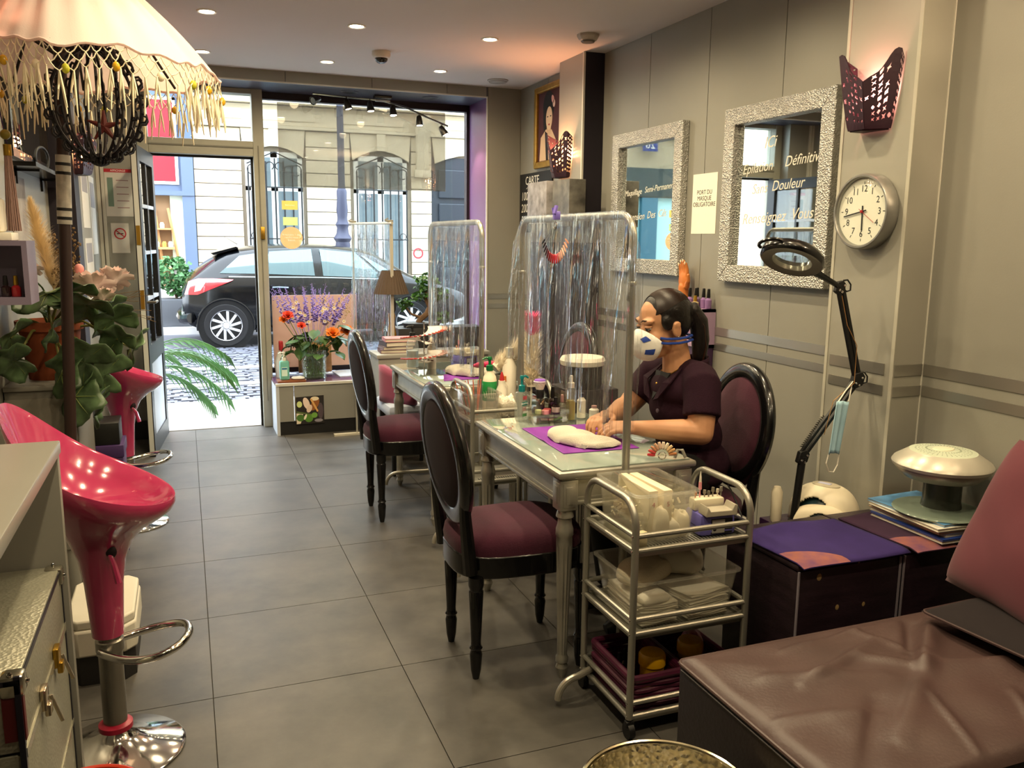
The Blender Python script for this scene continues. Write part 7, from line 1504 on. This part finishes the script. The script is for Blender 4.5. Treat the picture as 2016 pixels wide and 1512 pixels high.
pl.tube([(-.50, 3.92, 1.0), A0, A1], .003, 5); obj('pampas_plume', pl, M('pampas', '#f2dcb2', .95, sheen=.3), bq, smooth=0, w=True)
ds = B()
for _ in range(26):
    c = Vector((rp.uniform(-.50, -.40), 3.86 + rp.uniform(-.03, .03), rp.uniform(1.22, 1.46))); ds.tube([(-.49, 3.92, 1.08), (Vector((-.49, 3.92, 1.08)) + c) / 2 + Vector((0, 0, .03)), c], .0012, 4)
    for _k in range(7): ds.ball(c + Vector((rp.uniform(-.016, .016), rp.uniform(-.012, .012), rp.uniform(-.02, .02))), .0045, 5, 4)
for _ in range(14): c = Vector((rp.uniform(-.22, -.12), 3.85 + rp.uniform(-.05, .05), rp.uniform(1.06, 1.2))); ds.tube([(-.46, 3.90, 1.1), (-.32, 3.87, 1.14 + rp.uniform(-.03, .04)), c], .001, 4)
obj('dried_sprigs', ds, M('dried brown', '#6d5636', .9), bq, w=True)
bx_ = thing('purple_box', 'purple cardboard box stacked behind the pink stool by the door', 'box', (-.40, 4.16, 0)); pcm = M('purple card', '#41295c', .6); obj('carton', B().b2((-.50, 4.06, 0), (-.30, 4.26, .44), .003), pcm, bx_, w=True); obj('lid', B().b2((-.505, 4.055, .44), (-.295, 4.265, .495), .003), pcm, bx_, w=True)
bk_ = thing('black_box', 'black gift box with a yellow sticker on the purple box', 'box', (-.40, 4.16, .4955)); obj('carton', B().b2((-.49, 4.07, .4955), (-.31, 4.25, .595), .003), M('black card', '#121311', .5), bk_, w=True); obj('sticker', B().b2((-.475, 4.068, .545), (-.445, 4.07, .57)), M('yellow dot', '#b7ae2a', .6), bk_, w=True, smooth=0)
gl_ = thing('glass_tumbler', 'clear glass tumbler on the black gift box', 'glass', (-.41, 4.16, .5955)); obj('glass', B().lathe([(.026, 0), (.033, .075), (.031, .075), (.024, .004), (.001, .003)], 24), glassy('tumbler', '#f2f2ee', .10, .02), gl_)
# ================================================================ window bench goods
fv = thing('flower_vase', 'ribbed glass vase of orange roses and purple sprays on the window bench', 'vase', (.862, 6.345, .3795)); vz = .3795
vg = glassy('ribbed vase glass', '#eef4ea', .07, .03, haze=.02, hazecol='#dfe6d6', bump=1.2, bs=70)
obj('vase', shell(.175, .12, .215, .94, .03, .008, .0), vg, fv, smooth=40); kb_ = B()
for r in range(9):
    for i in range(8): kb_.ball((-.077 + .022 * i, -.0595 - .0003 * r, .02 + .022 * r), .009, 8, 5, sc=(1, .5, 1))
o_ = obj('vase_knobs', kb_, vg, fv); o_['kind'] = 'stuff'
obj('water', B().prism(rrect(.155, .10, .025), .14, T(0, 0, .01)), glassy('stem water', '#d3dcb8', .03, .05, haze=.12, hazecol='#8fa05c'), fv); rv = random.Random(21)
stm = B(); lf = B(); heads = {}
def stem_to(p): stm.tube([(rv.uniform(-.04, .04), rv.uniform(-.03, .03), .02), (p[0] * .35, p[1] * .35, .22), p], .0028, 5)
rose_o = M('orange rose', '#e07a22', .6, var=.2, vs=40); rose_r = M('red orange rose', '#d2442a', .6, var=.2, vs=40)
def rose(p, r, m, seed):
    rr = random.Random(seed); b = B()
    for ring, n, tilt, k in ((0, 6, 1.15, 1.0), (1, 6, .8, .9), (2, 5, .45, .78), (3, 4, .15, .62)):
        for i in range(n):
            a = 2 * pi * i / n + ring * .5; L = r * k; wd = L * .9
            g = B().grid(lambda u, v: ((2 * u - 1) * wd * .5 * sin(pi * min(1, .22 + v * .6)), v * L * sin(tilt * (.4 + .6 * v)), v * L * cos(tilt * (.4 + .6 * v)) + .15 * L * (2 * u - 1) ** 2), 5, 5).xf(T(*p) @ Rx(rad(40)) @ Rz(a)); b.add(g.v, g.f)
    obj('rose', b, m, fv, smooth=80); stem_to(p)
for k, (p, r, m) in enumerate((((.125, -.12, .335), .058, rose_o), ((.232, -.08, .345), .058, rose_o), ((-.185, -.08, .47), .046, rose_r), ((-.095, -.11, .40), .036, rose_r), ((-.215, -.05, .44), .036, rose_o))): rose(p, r, m, k)
for k in range(46):
    a = rv.uniform(0, 6.28); r = rv.uniform(.05, .21); p = Vector((r * cos(a) * 1.05, r * sin(a) * .62 - .03, rv.uniform(.19, .33) + (.10 if k % 5 == 0 else 0))); stem_to(tuple(p)) if k % 3 == 0 else None; L = rv.uniform(.075, .11)
    g = B().grid(lambda u, v: ((2 * u - 1) * L * .46 * sin(pi * min(1, .08 + v * .92)) , v * L, -.35 * v * v * L + .10 * L * (2 * u - 1) ** 2), 5, 6).xf(T(*p) @ Rz(a - pi / 2 + rv.uniform(-.6, .6)) @ Rx(rv.uniform(-.9, .3))); obj('leaf', g, green_leaf, fv, smooth=80)
lav = M('lavender bloom', '#9d86c4', .7, var=.2, vs=50)
for k in range(24):
    tip = Vector((-.28 + .565 * k / 23 + rv.uniform(-.03, .03), rv.uniform(-.07, .08), rv.uniform(.60, .73) - .05 * abs(k - 12) / 12)); root = Vector((tip.x * .35, tip.y * .4, .28)); b = B().tube([root, root.lerp(tip, .5) + Vector((0, 0, .02)), tip], .0015, 4)
    for i in range(22):
        c = root.lerp(tip, .38 + .62 * i / 22) + Vector((rv.uniform(-.014, .014), rv.uniform(-.014, .014), 0)); s_ = .0125 * (1.1 - i / 30)
        b.add([(c.x - s_, c.y, c.z), (c.x, c.y - s_, c.z + s_ * .6), (c.x + s_, c.y, c.z), (c.x, c.y + s_, c.z - s_ * .6), (c.x, c.y, c.z + s_)], [(0, 1, 4), (1, 2, 4), (2, 3, 4), (3, 0, 4)])
    obj('lavender_spray', b, lav, fv, smooth=0)
straw = B()
for k in range(12): tip = Vector((rv.uniform(.08, .30), rv.uniform(-.05, .05), rv.uniform(.42, .62))); straw.tube([(.02, 0, .25), tip * .6, tip], .0014, 4); [straw.ball(tip + Vector((rv.uniform(-.02, .02), rv.uniform(-.02, .02), rv.uniform(-.03, .02))), .005, 5, 4) for _ in range(8)]
obj('straw_sprigs', straw, M('straw', '#b49a6a', .9), fv)
for k in range(16):
    p = Vector((rv.uniform(-.18, .26), rv.uniform(-.10, .02), rv.uniform(.43, .58))); b = B().ball(p, .006, 6, 4); obj('daisy_eye', b, M('daisy yellow', '#d9b13a', .7), fv); d = B()
    for i in range(8): a = 2 * pi * i / 8; d.add([p, p + Vector((.012 * cos(a - .25), -.004, .012 * sin(a - .25))), p + Vector((.015 * cos(a), -.006, .015 * sin(a))), p + Vector((.012 * cos(a + .25), -.004, .012 * sin(a + .25)))], [(0, 1, 2, 3)])
    obj('daisy', d, M('daisy white', '#f4f0e6', .7), fv, smooth=0)
obj('stems', stm, M('stem green', '#52692f', .6), fv)
tr_ = tag(obj('wooden_tray', B().b2((.585, 6.20, .3797), (.785, 6.315, .394), .002), M('red brown wood', '#7a4424', .5, var=.2, vs=10)), 'small red brown wooden tray on the bench end', 'tray')
aq = pump_bottle('hand_sanitizer', 'aqua hand sanitizer bottle with white pump on the wooden tray', (.640, 6.26, .3942), .034, .14, M('aqua bottle', '#7fd0bf', .3, trans=.3), white_p, square=True, noz=.04)
obj('label_print', B().b2((-.022, -.0262, .03), (.018, -.0257, .095)), M('aqua label', '#cfe8dc', .6), aq, smooth=0); obj('label_print', B().b2((-.020, -.0267, .078), (.016, -.0262, .09)), M('blue label line', '#2c6f9a', .6), aq, smooth=0)
sp2 = thing('spray_cleaner', 'white spray bottle with red trigger behind the aqua bottle', 'bottle', (.645, 6.50, .3797)); obj('bottle_body', B().lathe([(.045, 0), (.048, .12), (.03, .17), (.018, .2)], 20), M('translucent white', '#d4d2c8', .4), sp2); obj('trigger', B().box((0, 0, .235), (.03, .05, .07), bev=.006).box((.0, -.03, .22), (.012, .012, .05), bev=.003), red_m, sp2)
tag(soft('tissue', M('tissue white', '#e6e4de', .9), (.735, 6.26, .3945), .05, .035, .02, seed=5), 'crumpled white tissue on the wooden tray', 'tissue')
wbd = thing('wooden_board', 'pale wooden sign board standing behind the vase', 'board', (.92, 6.50, .3797)); obj('board', B().b2((.77, 6.495, .40), (1.02, 6.51, .68), .006), M('pale wood', '#c69a63', .6, var=.15, vs=8, stretch=(1, 1, 6)), wbd, w=True); obj('stand', B().b2((.86, 6.49, .3797), (.89, 6.53, .42)), M('dark red stand', '#5a1a28', .5), wbd, w=True, smooth=0)
tag(obj('open_magazine', B().box((1.15, 6.46, .387), (.22, .2, .012), rot=(rad(4), 0, rad(8))), M('magazine pale blue', '#cfdbe6', .3, var=.1, vs=6), smooth=0), 'pale magazine lying on the purple bench top', 'magazine')
ph = thing('photo_print', 'square colour print of food fixed to the bench front', 'picture', (.802, 6.168, .178)); obj('card', B().prism([(-.10, -.103), (.10, -.101), (.10, .104), (-.10, .098)], .004, ON_FRONT), M('print dark', '#241f1c', .5), ph, smooth=0)
def pshape(poly, c, z): obj('printed_shape', B().prism(poly, .0005, ON_FRONT @ T(0, 0, z)), M('food' + c, c, .5), ph, smooth=0)
pshape(ell(-.075, .045, .019, .023), '#c9d487', .0042); pshape(ell(-.025, .05, .022, .045, rot=.3), '#e4cdbd', .0042); pshape(ell(-.005, .01, .018, .03, rot=-.4), '#dcc3ae', .0044); pshape(ell(.035, .04, .026, .05, rot=-.5), '#8d5527', .0042); pshape([(.0, .08), (.014, .085), (.06, -.01), (.05, -.018)], '#d3a05c', .0046); pshape(ell(.035, .082, .03, .015), '#e9d9b8', .0044)
pshape([(-.095, -.005), (.01, -.03), (.01, -.038), (-.095, -.018)], '#5b6a3a', .0044); pshape(ell(-.07, -.055, .028, .026), '#49702c', .0042); pshape(ell(-.01, -.06, .03, .03), '#55822f', .0042); pshape(ell(.03, -.04, .022, .02), '#6d9b40', .0044); pshape(ell(-.035, -.05, .008, .022, rot=-.4), '#e5ddc0', .0047); pshape([(-.098, -.02), (-.05, -.028), (-.07, -.098), (-.098, -.1)], '#d9cbb0', .0041); pshape(ell(.075, -.01, .02, .06), '#51444a', .0042); pshape(ell(.06, -.08, .03, .012), '#8d8790', .0043)

# ================================================================ track light, ceiling fittings
gun = M('gunmetal', '#55514c', .25, .85); tk = thing('track_light', 'chrome bar light with six small spots above the shop window', 'ceiling light', (1.42, 6.40, 2.45)); bar = [(.918, 6.40, 2.43), (1.16, 6.41, 2.425), (1.42, 6.40, 2.415), (1.60, 6.39, 2.375), (1.76, 6.40, 2.315), (1.925, 6.40, 2.26)]
obj('bar', B().tube(bar, .0075, 8), chrome, tk, w=True); obj('canopy', B().b2((1.36, 6.37, 2.43), (1.49, 6.43, 2.45), .004), gun, tk, w=True); obj('connector', B().b2((1.37, 6.39, 2.405), (1.48, 6.41, 2.42), .003), M('clear connector', '#c8d4dc', .1, .3), tk, w=True)
for k, (x, z, dx, dy, dz_, on) in enumerate(((.955, 2.43, -.75, -.5, -.35, 0), (1.16, 2.425, .25, -.1, -1, 1), (1.33, 2.42, .1, -.15, -1, 1), (1.50, 2.40, .05, -.2, -1, 1), (1.70, 2.34, .05, -.1, -1, 1), (1.875, 2.275, .5, -.2, -.85, 1))):
    d = Vector((dx, dy, dz_)).normalized(); p0 = Vector((x, 6.40, z)); j = p0 + Vector((0, 0, -.035)); hd_ = obj('spot_head', B().cyl(p0, j, .005, n=8).lathe([(.012, -.02), (.02, -.01), (.026, .03), (.03, .055), (.026, .055), (.02, .03)], 18, j, ax=tuple(d)), gun, tk, w=True)
    q = obj('bulb', B().lathe([(.001, .05), (.022, .052), (.024, .046)], 16, j, False, ax=tuple(d)), warm if on else M('lens dark', '#8a8a85', .1, .5), hd_); q.data.transform(Matrix.Translation(-tk.location))
    if on:
        ld = bpy.data.lights.new('track_lamp', 'SPOT'); ld.energy = 5; ld.color = (1, .84, .62); ld.spot_size = rad(80); ld.spot_blend = .6; ld.shadow_soft_size = .02; lo = bpy.data.objects.new('track_lamp', ld); COL.objects.link(lo); lo.parent = tk; lo.location = j + d * .065 - tk.location; lo.rotation_euler = d.to_track_quat('-Z', 'Y').to_euler()
dm = thing('dome_camera', 'white ceiling dome camera with a dark eye', 'camera', (1.176, 5.30, CEIL)); obj('housing', B().lathe([(.055, 0), (.056, -.02), (.05, -.035), (.042, -.04)], 28), M('dome white', '#d7d0c4', .4), dm); obj('dome_eye', B().ball((0, 0, -.04), .04, 18, 10, sc=(1, 1, .75)), M('dome dark', '#1a1614', .08, coat=.6), dm)
sd1 = thing('smoke_detector', 'faceted smoke detector near the mirror wall', 'smoke detector', (2.129, 4.414, CEIL)); obj('cover', B().lathe([(.062, 0), (.062, -.012), (.05, -.03), (.03, -.036), (.001, -.036)], 9), M('detector beige', '#b5aa9c', .5), sd1, smooth=0); obj('grille', B().lathe([(.04, -.0345), (.036, -.042), (.001, -.042)], 9), M('detector dark', '#6b6258', .5), sd1, smooth=0)
sd2 = thing('ceiling_vent', 'flat round ceiling vent in the corner above the portrait', 'vent', (2.14, 5.888, CEIL)); obj('plate', B().lathe([(.075, 0), (.075, -.006), (.06, -.012), (.001, -.012)], 30), M('vent white', '#a9a39b', .5), sd2); obj('ring', B().lathe([(.066, -.009), (.062, -.014), (.058, -.009)], 30, cap=False), M('vent grey', '#8a847c', .5), sd2)  # ring a tone darker than the vent plate

# ================================================================ desk by the window with lamp, books, bonsai
dk = thing('window_desk', 'pale grey desk cabinet with books near the shop window', 'desk', (1.40, 5.42, 0)); obj('body', B().b2((1.12, 5.27, 0), (1.86, 5.52, .66), .003), wallm, dk, w=True); obj('top', B().b2((1.11, 5.26, .66), (1.87, 5.53, .685), .003), grey_lam, dk, w=True)
z = .6855
for k, (h, c, lb_) in enumerate(((.022, '#6a4a52', 'bottom book on the window desk'), (.02, '#8a7a80', 'middle book on the window desk'), (.03, '#3c2a30', 'dark book third in the stack on the window desk'), (.022, '#c98a90', 'pink book on top of the stack on the window desk'))):
    t = thing('book', lb_, 'book', (1.255 + .01 * k, 5.40, z), rad(5 * (k % 3) - 4), 'books on the window desk'); obj('cover', B().box((0, 0, .0015), (.20, .15, .003)).box((0, 0, h - .0015), (.20, .15, .003)).box((-.0985, 0, h / 2), (.003, .15, h)), M('bk' + c, c, .5), t, smooth=0); obj('pages', B().box((0, 0, h / 2), (.192, .142, h - .006)), M('page edges', '#d6cdbb', .9), t, smooth=0); z += h
tlp = thing('table_lamp', 'table lamp with a brown pleated shade on the window desk', 'lamp', (1.325, 5.62, 0)); tlp.location = (1.29, 5.62, 0)
obj('shade', B().grid(lambda u, v: ((.062 + .055 * v + .002 * sin(60 * pi * u) * (.5 + v)) * cos(2 * pi * u), (.062 + .055 * v + .002 * sin(60 * pi * u)) * sin(2 * pi * u), 1.205 - .155 * v), 240, 3, True), M('brown shade', '#4a3b2e', .8, var=.1, vs=8), tlp, smooth=60)
obj('lamp_stem', B().cyl((0, 0, .90), (0, 0, 1.15), .006), blackm, tlp); obj('lamp_body', B().lathe([(.03, .66), (.034, .67), (.03, .78), (.02, .85), (.026, .90), (.012, .96), (.006, .98)], 20), M('amber gold body', '#9a6f28', .25, .5, var=.4, vs=22), tlp); obj('lamp_foot', B().lathe([(.05, 0), (.05, .64), (.04, .66)], 20), M('lamp stand dark', '#2a241f', .5), tlp)
obj('figure', B().lathe([(.014, .90), (.03, .94), (.034, .985), (.02, 1.03), (.008, 1.05)], 16), M('figure black', '#1c1a18', .4), tlp)
bb_ = tag(obj('black_planter_box', B().b2((1.36, 5.72, .0), (1.98, 5.92, .80), .004), M('black planter', '#141214', .45)), 'tall black planter box by the lilac window reveal', 'planter')
bo = thing('bonsai_tree', 'small bonsai tree with a curved trunk on the black planter', 'bonsai', (1.56, 5.82, .80)); obj('trunk', B().tube([(-.04, 0, 0), (-.02, 0, .05), (.03, 0, .09), (.05, 0, .14), (.02, 0, .20), (.03, 0, .27)], [.026, .023, .021, .018, .014, .008], 10).tube([(.045, 0, .13), (.10, 0, .17), (.12, .02, .2)], [.012, .009, .005], 8).tube([(.0, 0, .06), (-.08, 0, .09), (-.12, 0, .14)], [.010, .008, .005], 8), M('bonsai bark', '#6b5138', .85, var=.3, vs=20), bo)
bl_ = M('bonsai leaf', '#3d6a2c', .45, var=.3, vs=30)
for k, (c, r, n) in enumerate((((.03, 0, .31), .085, 130), ((.13, .02, .22), .06, 80), ((-.13, 0, .16), .05, 60), ((-.02, 0, .22), .05, 50), ((.16, 0, .06), .05, 50))): obj('leaf_cluster', leaf_cloud(B(), c, r, n, .036, 40 + k, .75), bl_, bo, smooth=0)
obj('moss_bowl', B().lathe([(.05, 0), (.09, .0), (.10, .03), (.09, .03), (.001, .035)], 20, (-.01, 0, 0), sx=1.4), M('bowl slate', '#3a3a3c', .5), bo)
tc_ = thing('tub_chair', 'low pink padded chair tucked beside the window desk', 'chair', (1.17, 5.02, 0)); obj('seat', B().box((.08, 0, .40), (.34, .40, .08), bev=.03), M('pale blue seat', '#b9c3d6', .8), tc_); obj('backrest', B().grid(lambda u, v: (.08 - .16 * sin(pi * u) , -.19 + .38 * u, .44 + .22 * v * (.6 + .4 * sin(pi * u))), 18, 6), M('dusty pink fabric', '#8c3f5c', .85, sheen=.3), tc_, solid=.04, smooth=80)
for x, y in ((-.05, -.15), (-.05, .15), (.2, -.15), (.2, .15)): obj('leg', B().cyl((x, y, 0), (x, y, .37), .013, .018), blackm, tc_)
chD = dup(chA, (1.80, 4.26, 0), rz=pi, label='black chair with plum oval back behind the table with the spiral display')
